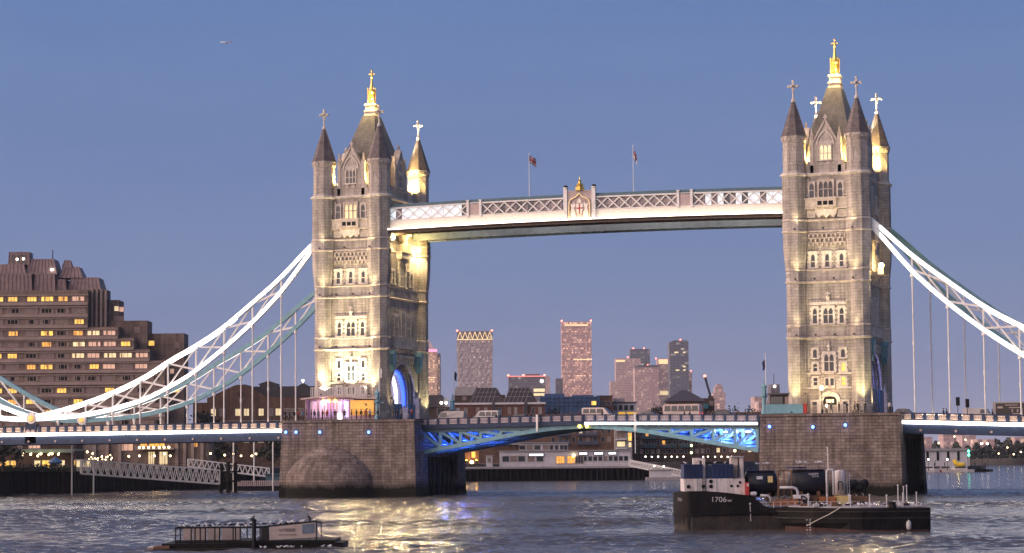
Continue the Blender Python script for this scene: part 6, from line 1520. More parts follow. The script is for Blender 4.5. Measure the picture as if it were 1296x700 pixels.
m = MB(); m.tube((V.x(1051.5), 2, V.z(597)), (V.x(1051), 2, V.z(568.5)), .05, n=6); m.ball((V.x(1051), 2, V.z(568)), .1, 6, 4); m.bar((V.x(1048.5), 2, V.z(577)), (V.x(1053), 2, V.z(577)), .05, .05); m.build('mast', M['cabin_white'], V.T)
m = MB(); m.smooth = True; m.lathe([(.48, V.z(629)), (.48, V.z(598.5)), (.40, V.z(597)), (.05, V.z(596.3))], 18, (V.x(1066), 2.0)); vt = m.build('vertical_tank', M['cabin_white'], V.T)
m = MB(); m.path([(V.x(u), 1.4, V.z(v)) for u, v in ((1062.5, 622), (1062.5, 613), (1063.5, 611), (1067, 611), (1068, 613), (1068, 622))], .05, 6); m.build('hoop', M['steel_dark'], vt)
m = MB()
for u in (1075.5, 1078.5): m.tube((V.x(u), 2.2, V.z(630)), (V.x(u), 2.2, V.z(600)), .04, n=5)
for k in range(8): m.tube((V.x(1075.5), 2.2, V.z(628-k*3.5)), (V.x(1078.5), 2.2, V.z(628-k*3.5)), .025, n=4)
m.build('ladder', M['pipe'], V.T)
m = MB()
for k in range(9): m.ball((V.x(1081+k*2.2), 2.6+.3*(k % 2), V.z(617-3*math.sin(k))), .42, 7, 5)
m.path([(V.x(1098), 2.3, V.z(632)), (V.x(1098), 2.3, V.z(615)), (V.x(1093), 2.3, V.z(612))], .09, 6); m.build('hose_heap', M['black'], V.T)
for u0, u1, v0, v1, y, mt in ((975, 1015, 633.5, 641, .5, 'orange'), (1016, 1035, 630, 640, 1.0, 'rust'), (1037, 1058, 630.5, 641, .8, 'orange'), (1059, 1076, 629, 640, .9, 'yellow'), (1005, 1013, 627.5, 632, .4, 'white_wall'), (1015, 1024, 627, 633, .5, 'pipe'), (1078, 1100, 630, 641, 1.4, 'rust')):
    vbox('deck_locker', mt, u0, u1, v0, v1, y, y+1.6)
m = MB()
for u in range(960, 1100, 9):
    m.tube((V.x(u), .08, V.z(644)), (V.x(u), .08, V.z(636)), .03, n=5)
m.tube((V.x(960), .08, V.z(636)), (V.x(1096), .08, V.z(636)), .025, n=4); m.tube((V.x(960), .08, V.z(640)), (V.x(1096), .08, V.z(640)), .02, n=4); m.build('guard_rail', M['pipe'], V.T)
m = MB()
for k in range(4): m.ball((V.x(951.5+k*1.3), .5, V.z(625.5)), .2, 8, 5)
m.build('life_ring_bundle', M['white_wall'], V.T)

Cb = Bld('flat_barge', 'low black flat barge with white posts and gulls on deck, right of the numbered barge', 'barge', 1089, 199.5, 0.0)
PL = [(-6.9, 4.6), (-6.2, 3.0), (-4.0, 1.4), (-1.0, .2), (0, 0), (3.2, .35), (6.05, .9), (6.2, 1.1), (6.4, 7.5), (-5.5, 8.5)]
zt = [2.05, 2.12, 2.1, 1.98, 1.92, 1.95, 2.0, 2.0, 2.0, 2.05]
m = MB(); m.loft([[(x+(1.4 if x < -5.9 else 0.5 if x < -3 else 0), y+(.6 if x < -3 else .05), -1) for x, y in PL], [(x+(.25 if x < -5.9 else 0), y, .75) for x, y in PL], [(x, y, z) for (x, y), z in zip(PL, zt)]]); m.build('hull', M['hull_black'], Cb.T)
for zz in (1.15, 1.72):
    m = MB()
    for a, b in zip(PL[:7], PL[1:8]): m.bar((a[0], a[1]-.04, zz+.02), (b[0], b[1]-.04, zz), .12, .09)
    m.build('rubbing_strake', M['hull_grey'], Cb.T)
m = MB(); q = [(-6.25, 3.6), (-5.6, 2.95), (-4.0, 1.55), (-1.0, .21), (0, -.01), (3.2, .33), (6.0, .85)]; m.loft([[(x-.02, y-.05+.1*(x < -3), -.3), (x-.02, y-.05, .42-.30*max(0, min(1, (x+5.5)/6))), (x, y+.2, .42-.30*max(0, min(1, (x+5.5)/6))), (x, y+.2, -.3)] for x, y in q]); m.build('antifouling', M['hull_red'], Cb.T)
m = MB(); m.flat([(-5.9, 4.2), (-3.8, 2.0), (-.9, .7), (0, .5), (5.9, 1.4), (6.0, 7.0), (-5.2, 8.0)], 2.04, 2.16); m.build('deck', M['grey_wall'], Cb.T)
PX = [(1028, 627, 2.9), (1049, 627, 1.6), (1077, 628, .9), (1084, 629, 5), (1100, 627, .35), (1122, 628, .6), (1143, 626, .8), (1161, 625, 1.2), (1148, 618, 6), (1155, 620, 6), (1159, 618.5, 6)]
for u, v, y in PX:
    x = Cb.x(u)*(1+y/199.5); z = Cb.z(v)+.02*y; m = MB(); m.tube((x, y, 2.1), (x, y, z), .05, n=7); m.lathe([(.09, z), (.09, z+.06), (.02, z+.1)], 8, (x, y)); m.build('deck_post', M['white_mark'], Cb.T)
gear = []
for k in range(26):
    m = MB(); x = random.uniform(-4.5, 5.6); y = random.uniform(1.8, 6); s_ = random.uniform(.12, .4); m.box(x-s_, x+s_, y-.2, y+.2, 2.165, 2.165+random.uniform(.1, .45)); m.build('deck_gear', M[('rust', 'pipe', 'steel_dark')[k % 3]], Cb.T)
m = MB(); x = Cb.x(1129.5); m.lathe([(.3, 2.0), (.36, 2.05), (.3, 2.4), (.38, 2.5), (.38, 2.55)], 10, (x, .8)); m.build('bollard', M['black'], Cb.T)
m = MB(); x = Cb.x(1149); m.smooth = True; m.lathe([(.04, .1), (.2, .2), (.23, .5), (.2, .8), (.05, .95)], 10, (x, .42)); m.tube((x, .5, .9), (x, .7, 2.0), .02, n=4); m.build('fender', M['white_mark'], Cb.T)
m = MB(); m.path([(Cb.x(1063), .35, 2.1), (-2.8, .5, 1.5), (-3.9, .9, .95), (Cb.x(1022), 1.4, .5)], .045, 6); m.build('mooring_rope', M['rope'], Cb.T)
m = MB()
for k in range(5):
    for uu in ((1025.5,) if k % 2 else (1025.5, 1021.5)): x = Cb.x(uu); m.box(x-.06, x+.06, 1.45-.35, 1.5-.35, .1+k*.22, .2+k*.22)
m.build('draught_marks', M['white_mark'], Cb.T)['kind'] = 'thing'

# ------------------------------------------------------------------ floating pen with an advertising board, at the bottom edge
D_ = Bld('floating_pen', 'dark floating landing stage with a railed pen and pale boards, crowded with gulls', 'landing stage', 315, 172, 0.0)
m = MB(); m.box(D_.x(205), D_.x(434), 0, 5.5, -1, D_.z(686)-.1); m.build('pontoon', M['hull_black'], D_.T)
m = MB(); m.box(D_.x(286), D_.x(424), -.1, 5.6, D_.z(686)-.1, D_.z(684)); m.build('upper_beam', M['black'], D_.T)
m = MB(); m.box(D_.x(186), D_.x(226), -1.2, 2.8, -1, D_.z(694)); m.box(D_.x(196), D_.x(216), -.6, 1.4, D_.z(694), D_.z(690)); m.build('side_float', M['rust'], D_.T)
m = MB(); m.box(D_.x(198), D_.x(433), -1.6, -.02, -1, D_.z(693.5)); m.build('fender_timber', M['timber'], D_.T)
pen_x = [222.5, 228.5, 242, 247, 253.5, 260, 272, 278, 295, 298, 304, 322, 329]
def ztop(u): return 667.5-(0 if u < 330 else (u-330)*.095)
m = MB()
for u in pen_x+[400]: m.bar((D_.x(u), 0.1, D_.z(688)), (D_.x(u), .1, D_.z(ztop(u))), .09 if u not in (278, 304) else .15, .09, (1, 0, 0))
m.bar((D_.x(222), .1, D_.z(667.5)), (D_.x(330), .1, D_.z(667.5)), .1, .12); m.bar((D_.x(330), .1, D_.z(667.5)), (D_.x(400.3), .1, D_.z(ztop(400))), .1, .12)
m.bar((D_.x(222), .1, D_.z(686)), (D_.x(330), .1, D_.z(686)), .08, .1)
for u in pen_x[::2]+[340, 362, 385, 400]: m.bar((D_.x(u), 4.6, D_.z(688)), (D_.x(u), 4.6, D_.z(ztop(u))-.02), .08, .08, (1, 0, 0))
m.bar((D_.x(222), 4.6, D_.z(667.5)), (D_.x(400), 4.6, D_.z(664)), .08, .1); m.bar((D_.x(222), .1, D_.z(667.5)), (D_.x(222), 4.6, D_.z(667.5)), .08, .1); m.bar((D_.x(400), .1, D_.z(ztop(400))), (D_.x(400), 4.6, D_.z(664)), .08, .1)
m.build('pen_frame', M['black'], D_.T)
M['board'] = plain('pale weathered board', (.36, .30, .27), .7, 0, .2, 1.5, 0, .5, .15)
for u0, u1 in ((229.3, 241.5), (242.5, 259.5), (260.6, 277.3), (279, 303.3)):
    m = MB(); m.box(D_.x(u0), D_.x(u1), 1.0, 1.06, D_.z(684.5), D_.z(668.6)); m.build('pen_board', M['board'], D_.T)
m = MB(); m.box(D_.x(222.6), D_.x(303), .06, .09, D_.z(687.5), D_.z(683)); m.build('mesh_skirt', M['steel_dark'], D_.T)
def strip(part, mt, u0, u1, va, vb, y=-.04):
    m = MB(); m.prism([(D_.x(u0), y, D_.z(vb-(u0-330)*.06)), (D_.x(u1), y, D_.z(vb-(u1-330)*.06)), (D_.x(u1), y, D_.z(va-(u1-330)*.095)), (D_.x(u0), y, D_.z(va-(u0-330)*.095))], (0, .05, 0)); return m.build(part, M[mt], D_.T)
strip('louvre_panel', 'steel_dark', 330.5, 340.8, 668.5, 684.5); sg = strip('advertising_board', 'board', 341, 399.5, 668.3, 684.6)
m = MB()
for k in range(6): m.box(D_.x(331), D_.x(340.4), -.07, -.041, D_.z(682.8-k*2.4), D_.z(681.8-k*2.4))
m.build('louvre', M['hull_grey'], D_.T)
M['ink'] = plain('faded dark lettering', (.10, .075, .07), .8); M['screen_blue'] = plain('blue grey picture panel', (.10, .14, .19), .5, 0, .3, 2)
text_on(S, sg, 'LA TREIDER', .32, (D_.x(363.5), -.05, D_.z(671.4)), 'ink', sx=.72); m = MB(); m.box(D_.x(352), D_.x(375), -.06, -.042, D_.z(677.8), D_.z(676.8)); m.build('faded_line', M['ink'], sg)
strip('picture_panel', 'screen_blue', 382.5, 398, 669.5, 679.5, -.06)
m = MB(); m.tube((D_.x(322), -.2, -1), (D_.x(322), -.2, D_.z(659)), .16, n=8); m.lathe([(.2, D_.z(659)), (.24, D_.z(658)), (.1, D_.z(656.6))], 8, (D_.x(322), -.2)); m.build('mooring_pile', M['black'], D_.T)

# ------------------------------------------------------------------ gulls and cormorants
def gull_parts():
    b = MB(); b.smooth = True
    prof = [(-.20, .02, .0), (-.14, .055, .01), (-.04, .085, .02), (.06, .08, .045), (.12, .055, .085), (.15, .045, .12), (.19, .042, .135), (.225, .02, .125), (.26, .006, .118)]
    b.loft([[(x, r*math.cos(2*PI*k/8), z+r*math.sin(2*PI*k/8)+.14) for k in range(8)] for x, r, z in prof])
    for q in (-.03, .03): b.tube((0, q, 0), (0, q, .1), .008, n=4)
    w = MB()
    for q in (-1, 1): w.loft([[(x, q*.075, z-.02), (x, q*.095, z), (x, q*.07, z+.035)] for x, z in ((-.25, .14), (-.12, .19), (.05, .21))])
    return b.mesh('gull', M['gull_white']), w.mesh('wings', M['gull_grey'])
GB, GW = gull_parts()
def gull(p, rz, label, group, sc=1.5):
    o = bpy.data.objects.new('gull', GB); COL.objects.link(o); o.location = p; o.rotation_euler = (0, 0, rz); o.scale = (sc,)*3; tag(o, label, 'gull', group)
    w = bpy.data.objects.new('wings', GW); COL.objects.link(w); w.parent = o
rg = random.Random(11)
for k in range(38):
    u = 225+k*4.55+rg.uniform(-1.4, 1.4); b = D_; y = .1 if k % 3 else 4.6
    x = D_.x(u); z = D_.z(ztop(u) if y < 1 or u < 330 else 667.5-(u-222)*.0197)+.05
    gull(D_.o+D_.rx*x+D_.ry*y+Vector((0, 0, z)), BASE_ROT+rg.choice([0, PI])+rg.uniform(-.6, .6), 'small white gull perched on the top rail of the floating pen', 'gulls on the rail of the floating pen', rg.uniform(.52, .72))
for k in range(22):
    u = rg.uniform(318, 424) if k < 16 else rg.uniform(188, 224); x = D_.x(u); y, z = (-.8, D_.z(693.5)) if k < 16 else (.6, D_.z(694))
    if k < 16 and 318 < u < 326: x += .7
    gull(D_.o+D_.rx*x+D_.ry*(y+rg.uniform(-.5, .5))+Vector((0, 0, z+.0)), BASE_ROT+rg.uniform(0, 6.3), 'white gull standing on the low outer timbers of the floating pen', 'gulls on the timbers of the floating pen', rg.uniform(.55, .8))
for k in range(22):
    if k < 8: u, y, v = rg.uniform(950, 982), 2.5, 591
    elif k < 18: u, y, v = rg.uniform(1010, 1046), 2.7, 590.3
    else: u, y, v = rg.uniform(868, 940), 3.0, 587.6
    if k >= 18: u = [870, 884, 908, 921][k-18]
    zt_ = zc+r+.58 if k < 8 else zc2+r2+.58 if k < 18 else V.z(587.6)
    gull(V.o+V.rx*V.x(u)+V.ry*y+Vector((0, 0, zt_)), BASE_ROT+rg.uniform(0, 6.3), 'small white gull perched along the tops of the tanks of the numbered barge', 'gulls on the tanks of the numbered barge', rg.uniform(.7, .85))
for k in range(34):
    x = rg.uniform(-3.6, 5.6); y = rg.uniform(1.2, 5.5) if x > -1 else rg.uniform(2.6, 6)
    gull(Cb.o+Cb.rx*x+Cb.ry*y+Vector((0, 0, 2.17 if k % 2 else 2.2)), BASE_ROT+rg.uniform(0, 6.3), 'white gull standing on the deck of the low flat barge', 'gulls on the deck of the flat barge', rg.uniform(.72, .95))
for u, v, y, b, lb in ((322, 655.2, -.2, D_, 'black cormorant on top of the thick pile of the floating pen'), (391, 661.5, .1, D_, 'black cormorant hunched on the right end of the pen rail')):
    m = MB(); m.smooth = True
    m.loft([[(x, q*math.cos(2*PI*k/8), z+q*math.sin(2*PI*k/8)) for k in range(8)] for x, q, z in ((-.35, .03, .05), (-.2, .14, .22), (-.02, .2, .42), (.1, .15, .62), (.16, .08, .74), (.2, .075, .84), (.27, .06, .87), (.42, .012, .86))])
    o = m.build('cormorant', M['cormorant']); o.location = b.o+b.rx*b.x(u)+b.ry*y+Vector((0, 0, b.z(659 if u < 350 else ztop(391))-.02)); o.rotation_euler = (0, 0, BASE_ROT+(0.3 if u < 350 else 2.6)); o.scale = (.72,)*3; tag(o, lb, 'cormorant')
    m = MB(); m.loft([[(x, q*.19, z-.05), (x, q*.24, z), (x, q*.16, z+.1)] for q in (1,) for x, z in ((-.42, .1), (-.15, .36), (.08, .56))]); m.loft([[(x, -.19, z-.05), (x, -.24, z), (x, -.16, z+.1)] for x, z in ((-.42, .1), (-.15, .36), (.08, .56))]); m.build('wings', M['cormorant'], o)
# ================================================================== on the bridge: kiosks, masts, vehicles, people
def surf(x): return deck_top(x)-1.12 if abs(x) > 52 else leaf_top(x)-1.15
# ticket kiosk wrapped round the foot of the north tower
p = aty(428, 526, -12.3)
kx = lambda u: aty(u, 520, -12.0).x
kz = lambda v: aty(430, v, -12.0).z
T = thing('ticket_kiosk', 'glass fronted ticket kiosk glowing pink at the foot of the north tower', 'kiosk', (kx(425), -11.5, 13.05), world=True)
X0, X1 = kx(386), kx(474)
m = MB(); m.box(X0, X1, -10.95, -10.8, 13.05, kz(505)); m.box(X0, X0+.2, -11.95, -10.95, 13.05, kz(505)); m.build('back_wall', plain('lilac wall', (.62, .45, .60), .6), T)
m = MB(); m.box(X0, X1, -12.0, -10.8, 13.03, 13.12); m.build('floor', M['paving'], T)
m = MB(); secs = []
for k in range(13):
    t = k/12; x = X0-.6+(X1-X0+1.2)*t; z = kz(505.5)+.42*math.sin(PI*min(1, t*1.2))**1; secs.append([(x, -12.5, z), (x, -10.72, z), (x, -10.72, z+.25), (x, -12.5, z+.25)])
m.loft(secs); m.build('wavy_roof', M['pinkpanel'], T)
for k in range(8):
    x = X0+.1+(kx(443)-X0-.2)*k/7; m = MB(); m.box(x-.06, x+.06, -12.05, -11.9, 13.1, kz(505)); m.build('mullion', M['pinkpanel'], T)
M['pink_glass'] = glow('pink lit interior', (1.0, .60, .92), .42, .75, .9); M['violet_glass'] = glow('violet lit screen', (.70, .55, 1.0), 1.3, .6, 1.4)
for u0, u1, mt in ((391, 399, 'pink_glass'), (402, 412, 'pink_glass'), (413, 420, 'violet_dim'), (421, 430, 'pink_glass'), (433, 439, 'violet_glass')):
    if mt == 'violet_dim': M[mt] = glow('dim violet interior', (.6, .35, .8), .35, .8, 1.2)
    m = MB(); m.box(kx(u0), kx(u1), -11.3, -11.2, 13.5, kz(507.5)); m.build('display_panel', M[mt], T)
m = MB(); m.box(kx(427), kx(431.5), -11.85, -11.55, 13.15, kz(523)); m.build('lit_sign_box', M['cool_led'], T)
po = MB(); po.box(kx(443.5), kx(473), -12.02, -11.92, kz(526), kz(507)); o = po.build('poster_wall', glow('orange backlit poster', (1.0, .44, .08), .5, .5, .8), T)
m = MB()
for k in range(9): a = kx(461)+random.uniform(-.2, .5); z = kz(522)+random.uniform(0, 1.6); m.box(a, a+random.uniform(.1, .35), -12.06, -12.022, z, z+.14)
m.build('poster_print', M['roof_dark'], o)
m = MB(); m.box(kx(448), kx(472), -12.05, -11.9, kz(507), kz(505.6)); m.build('poster_head', M['black'], o)
for u in (410, 417, 425):
    m = MB(); m.lathe([(.05, kz(505)), (.32, kz(505)-.32), (.36, kz(505)-.5), (.1, kz(505)-.55)], 10, (kx(u), -12.3)); m.build('pendant_lamp', M['amber'], T)
m = MB(); n = 34; xa, xb = kx(392), kx(462); z0 = kz(500.5); z1 = kz(490.5)
for k in range(n): x = xa+(xb-xa)*k/(n-1); m.box(x-.06, x+.06, -11.5, -11.42, z0-.5, z1)
m.box(xa, xb, -11.52, -11.4, z1, z1+.1); m.build('roof_balustrade', M['white_wall'], T)
lamp_point('kiosk_lamp', (kx(408), -11.6, kz(508)), 90, (1, .6, .95), .4); lamp_point('kiosk_lamp', (kx(432), -11.7, kz(510)), 60, (.75, .55, 1), .3)

def mast(u, vt, vb, y, vflag, label, flabel, booth=True, zb=13.05, fl='flag_blue'):
    p = aty(u, vb, y); zt = aty(u, vt, y).z
    T = thing('signal_mast', label, 'mast', (p.x, y, zb), world=True)
    m = MB(); m.tube((p.x, y, zb), (p.x, y, zt), .08, .05, 8); m.ball((p.x, y, zt+.08), .12, 8, 5); m.build('pole', M['cream'], T)
    if booth:
        z2 = zb+4.4; m = MB(); m.lathe([(.5, zb), (.5, zb+.5), (.34, zb+.7), (.3, zb+2.6), (.55, zb+2.9), (.55, zb+3.05)], 10, (p.x-.35, y)); m.lathe([(.42, zb+3.05), (.42, zb+4.3), (.55, zb+4.4), (.1, zb+4.9), (.06, zb+5.6)], 6, (p.x-.35, y)); m.build('lantern_pedestal', M['teal'], T)
        m = MB(); m.bar((p.x-1.2, y, zb+2.8), (p.x+.9, y, zb+2.8), .12, .12); m.build('crossbar', M['teal'], T)
    if vflag:
        F = thing('flag', flabel, 'flag', (p.x, y, aty(u, vflag, y).z-1.4)); m = MB(); h = 1.5
        secs = []
        for k in range(7):
            t = k/6; secs.append([(.08+.05*math.sin(t*8), -.02, h*(1-t)), (.30+.1*math.sin(t*5), .05, h*(1-t)-.12), (.5+.05*math.sin(t*7), -.06, h*(1-t)-.3), (.5+.05*math.sin(t*7), -.02, h*(1-t)-.3), (.30+.1*math.sin(t*5), .09, h*(1-t)-.12), (.08+.05*math.sin(t*8), .02, h*(1-t))])
        m.loft(secs); m.build('cloth', M[fl], F); F.scale = (-1 if u > 900 else 1, 1, 1)
mast(480, 461, 527, -11.9, 466, 'white flagpole with a teal pedestal at the corner of the north tower', 'pale flag hanging limp at the corner of the north tower', True, 13.05, 'flag_white')
mast(575, 463, 528, 7.5, 471, 'white flagpole with a teal pedestal rising right of the north tower arch', 'dark blue flag hanging limp over the unlit half of the drawbridge', True, 12.0)
mast(970, 449, 522, -9.0, 456, 'white flagpole with a teal pedestal beside the south pier cabin', 'dark blue flag hanging limp beside the south pier cabin')

# bridge master's cabin on the south pier
cx = lambda u: aty(u, 515, -9.5).x
cz = lambda v: aty(995, v, -9.5).z
T = thing('control_cabin', 'flat roofed control cabin with lit windows on the south pier', 'cabin', (cx(996), -9.5, 13.05), world=True)
m = MB(); m.box(cx(974.5), cx(1019), -9.5, -6.5, 13.05, cz(499.5)); m.build('wall', M['brick_dark'], T)
m = MB(); m.box(cx(972), cx(1021), -10.1, -6.0, cz(499.5), cz(497.5)); m.build('roof', M['roof_dark'], T)
for u0, u1, mt in ((976, 991, 'dark_glass'), (994, 999, 'win_curtain'), (1001, 1008, 'win_yellow'), (1009.5, 1013, 'win_yellow')):
    m = MB(); m.box(cx(u0)-.06, cx(u1)+.06, -9.58, -9.502, cz(511.5), cz(501.5)); w = m.build('window', M['roof_dark'], T); m = MB(); m.box(cx(u0), cx(u1), -9.63, -9.585, cz(511), cz(502)); m.build('pane', M[mt], w)
m = MB()
for k in range(14): x = cx(971)+(cx(1018)-cx(971))*k/13; m.box(x-.05, x+.05, -10.9, -10.8, 13.05, cz(511.5))
for v in (512, 516): m.box(cx(971), cx(1018), -10.9, -10.8, cz(v)-.06, cz(v)+.06)
m.box(cx(971), cx(1018), -10.86, -10.84, 13.1, cz(512)); m.build('railing', M['teal'], T)
T = thing('fire_cabinet', 'red cabinet at the right end of the south pier cabin', 'cabinet', (aty(1018, 520, -10.4).x, -10.4, 13.05))
m = MB(); m.box(-.4, .4, -.3, .3, 0, 1.5); m.build('body', M['redpaint'], T); m = MB(); m.box(-.3, .3, -.34, -.302, .2, 1.3); m.build('door', M['redpaint'], T); m = MB(); m.box(-.45, .45, -.36, .34, 1.5, 1.6); m.build('roof', M['redpaint'], T)
street_lamp(1040, 491, float((aty(1040, 491, -12.2)-CAM).dot(_f)), 'glowing orange lamp on a post before the door of the south tower', 13.02, 260, .34, 'lamp_hot', None) if 'lamp_hot' in M else (M.__setitem__('lamp_hot', glow('orange lamp', (1.0, .58, .18), 40)), street_lamp(1040, 491, float((aty(1040, 491, -12.2)-CAM).dot(_f)), 'glowing orange lamp on a post before the door of the south tower', 13.02, 420, .34, 'lamp_hot', None))

# lanterns under the walkway and on the south tower's side
for k, (x, y, z, lb, T_) in enumerate(((-TX+BX+.9, -6.2, 44.3, 'left', 0), (-TX+BX+.9, 5.9, 43.0, 'right', 0))):
    T = thing('flood_lantern', 'brilliant gold floodlight under the %s walkway end on the north tower' % ('near' if k == 0 else 'far'), 'floodlight', (x, y, z))
    m = MB(); m.box(-.9, .1, -.12, .12, .1, .25); m.build('bracket', M['steel_dark'], T); m = MB(); m.ball((0, 0, 0), .42, 10, 6); m.build('lens', M['gold_lamp'] if 'gold_lamp' in M else M.setdefault('gold_lamp', glow('gold floodlight', (1.0, .70, .30), 110)), T)
p = Vector((TX+BX+1.6, -1.2, 36.6)); T = thing('wall_lantern', 'brilliant gold lantern box on the side of the south tower, below the chains', 'lantern', p)
m = MB(); m.box(-.35, .35, -.6, .6, -1.1, 0); m.build('body', M['gold_lamp2'] if 'gold_lamp2' in M else M.setdefault('gold_lamp2', glow('gold lantern glass', (1.0, .66, .25), 3.0)), T)
m = MB(); m.ball((.1, 0, .35), .42, 8, 5); m.build('lamp', M['gold_lamp'], T)
m = MB(); m.box(-1.6, .5, -.8, .8, -1.35, -1.1); m.prism([(-1.6, -.7, -1.35), (.3, -.7, -1.35), (-1.6, -.7, -3.2)], (0, 1.4, 0)); m.build('bracket', M['portland_dark'], T)
lamp_point('wall_lantern_lamp', p+Vector((.3, 0, 1.0)), 260, (1, .65, .25), .4)

# ------------------------------------------------------------------ vehicles
M['rubber'] = plain('tyre rubber', (.015, .015, .015), .8); M['alloy'] = plain('wheel rim', (.35, .35, .36), .35, .8)
def car_paint(n, c): return plain(n, c, .28, .1, .08, 2)
for n, c in (('silver', (.27, .25, .25)), ('white', (.42, .39, .38)), ('black', (.015, .015, .018)), ('grey', (.10, .10, .11)), ('cream', (.46, .39, .35)), ('beige', (.40, .32, .29)), ('taxi_yellow', (.72, .55, .04))): M['car_'+n] = car_paint(n+' car paint', c)
def vehicle(name, label, cat, u, y, L, H, kind, paint, face_=-1, W_=1.9, group=None):
    x = aty(u, 524, y).x; T = thing(name, label, cat, (x, y, surf(x)+.012), 0 if face_ > 0 else PI, group)
    h = L/2
    prof = {'van': [(-h, .35), (-h, H*.96), (-h+.15, H), (h*.42, H), (h*.60, H*.94), (h*.80, H*.56), (h*.97, H*.47), (h, H*.36), (h, .35)],
            'car': [(-h, .35), (-h, H*.6), (-h*.82, H*.66), (-h*.62, H*.95), (-h*.45, H), (h*.08, H), (h*.2, H*.95), (h*.48, H*.64), (h*.93, H*.54), (h, H*.42), (h, .35)],
            'minibus': [(-h, .35), (-h, H*.93), (-h+.2, H), (h*.30, H), (h*.48, H*.96), (h*.80, H*.58), (h*1.0, H*.5), (h, .35)],
            'coach': [(-h, .4), (-h, H*.94), (-h+.3, H), (h-.35, H), (h-.05, H*.9), (h, H*.4), (h, .4)]}[kind]
    wl = H*.56; secs = []
    def ring(yy, ins): return [(px*(1-(ins*.03)), yy-(math.copysign(ins*.16*max(0, (pz-wl)/max(.1, H-wl)), yy)), pz) for px, pz in prof]
    m = MB(); m.loft([ring(-W_/2, 1), ring(-W_/2+.12, 0.2), ring(W_/2-.12, 0.2), ring(W_/2, 1)]); m.build('body', M[paint], T)
    zs0, zs1 = H*.60, H*.90
    wins = {'van': [(h*.18, h*.62)], 'car': [(-h*.55, -h*.12), (-h*.09, h*.25)], 'minibus': [(-h*.9, -h*.5), (-h*.45, -h*.05), (0, h*.42)], 'coach': [(-h*.92+k*h*.37, -h*.92+k*h*.37+h*.33) for k in range(5)]}[kind]
    for q in (-1, 1):
        for a, b in wins:
            m = MB(); m.prism([(a, q*(W_/2-.035), zs0), (b+(.18 if kind != 'coach' and b == wins[-1][1] else 0), q*(W_/2-.035), zs0), (b-.05, q*(W_/2-.15), zs1), (a+.05, q*(W_/2-.15), zs1)], (0, q*.03, 0)); m.build('side_window', M['dark_glass'], T)
    fx = {'van': ((h*.80, H*.58), (h*.61, H*.92)), 'car': ((h*.47, H*.66), (h*.22, H*.94)), 'minibus': ((h*.80, H*.6), (h*.5, H*.93)), 'coach': ((h+.0, H*.45), (h-.05, H*.88))}[kind]
    m = MB(); (a, za), (b, zb_) = fx; m.prism([(a, -W_/2+.2, za), (a, W_/2-.2, za), (b, W_/2-.28, zb_), (b, -W_/2+.28, zb_)], (.05, 0, .05)); m.build('windscreen', M['dark_glass'], T)
    for px in (-h*.6, h*.62):
        for q in (-1, 1):
            m = MB(); m.smooth = True; m.lathe([(.2, -.1), (.32, -.1), (.34, -.05), (.34, .05), (.32, .1), (.2, .1)], 16); w = m.build('wheel', M['rubber'], T); w.rotation_euler = (R(90), 0, 0); w.location = (px, q*(W_/2-.1), .33)
            m = MB(); m.lathe([(.2, -.08), (.2, .08)], 12); m.build('rim', M['alloy'], w)
    for q in (-1, 1):
        m = MB(); m.ball((h-.02, q*(W_/2-.3), H*.4 if kind != 'coach' else .8), .1, 8, 5); m.build('headlight', M['headlamp'] if 'headlamp' in M else M.setdefault('headlamp', glow('headlamp', (1, .95, .85), 3)), T)
        m = MB(); m.box(-h-.03, -h+.01, q*(W_/2-.25)-.08, q*(W_/2-.25)+.08, H*.4, H*.52); m.build('tail_light', M['tail'] if 'tail' in M else M.setdefault('tail', glow('tail lamp', (1, .08, .04), 1.5)), T)
    return T
vehicle('panel_van', 'silver van driving left near the north tower on the drawbridge', 'van', 571, -5.5, 5.2, 2.35, 'van', 'car_silver', -1)
vehicle('panel_van', 'white van with big dark windows following the silver van', 'van', 616, -5.0, 4.6, 2.3, 'minibus', 'car_white', -1)
vehicle('hatchback', 'black car showing only its roof over the drawbridge parapet, behind the white van', 'car', 656, -5.2, 4.1, 1.55, 'car', 'car_black', -1)
vehicle('minibus', 'cream minibus with a long sloping nose heading right at mid drawbridge', 'minibus', 757, -5.3, 5.2, 2.3, 'minibus', 'car_cream', 1)
vehicle('roadworks_van', 'dark car right of the yellow bands, over the drawbridge parapet', 'car', 822, 2.2, 4.3, 1.75, 'car', 'car_grey', 1)
vehicle('coach', 'long beige coach crossing the lit half of the drawbridge before the pyramid roof', 'coach', 864, -2.0, 6.3, 2.9, 'coach', 'car_beige', -1, 2.4)
vehicle('taxi', 'black cab near the south tower on the lit half of the drawbridge', 'taxi', 918, -5.4, 4.6, 1.95, 'car', 'car_black', 1)
vehicle('hatchback', 'dark car just right of the south tower', 'car', 1146, -5.2, 4.1, 1.75, 'car', 'car_grey', 1)
vehicle('panel_van', 'white van roof behind the glowing parapet right of the south tower', 'van', 1238, -5.2, 4.6, 2.05, 'van', 'car_white', 1)
for k, (u, w) in enumerate(((787, 1.0), (800, 1.5))):
    x = aty(u, 523.5, -7.4).x; T = thing('yellow_barrier', '%s yellow barrier board standing behind the drawbridge parapet' % ('short' if k == 0 else 'long'), 'barrier', (x, -7.4, surf(x)+.005)); m = MB(); m.box(-w*.6, w*.6, -.05, .05, 1.15, 1.55); m.build('board', M['yellow_lit'], T); m = MB()
    for q in (-1, 1): m.bar((q*w*.5, -.25, 0), (q*w*.5, 0, 1.2), .05, .05, (1, 0, 0)); m.bar((q*w*.5, .25, 0), (q*w*.5, 0, 1.2), .05, .05, (1, 0, 0))
    m.build('trestle', M['steel_dark'], T)
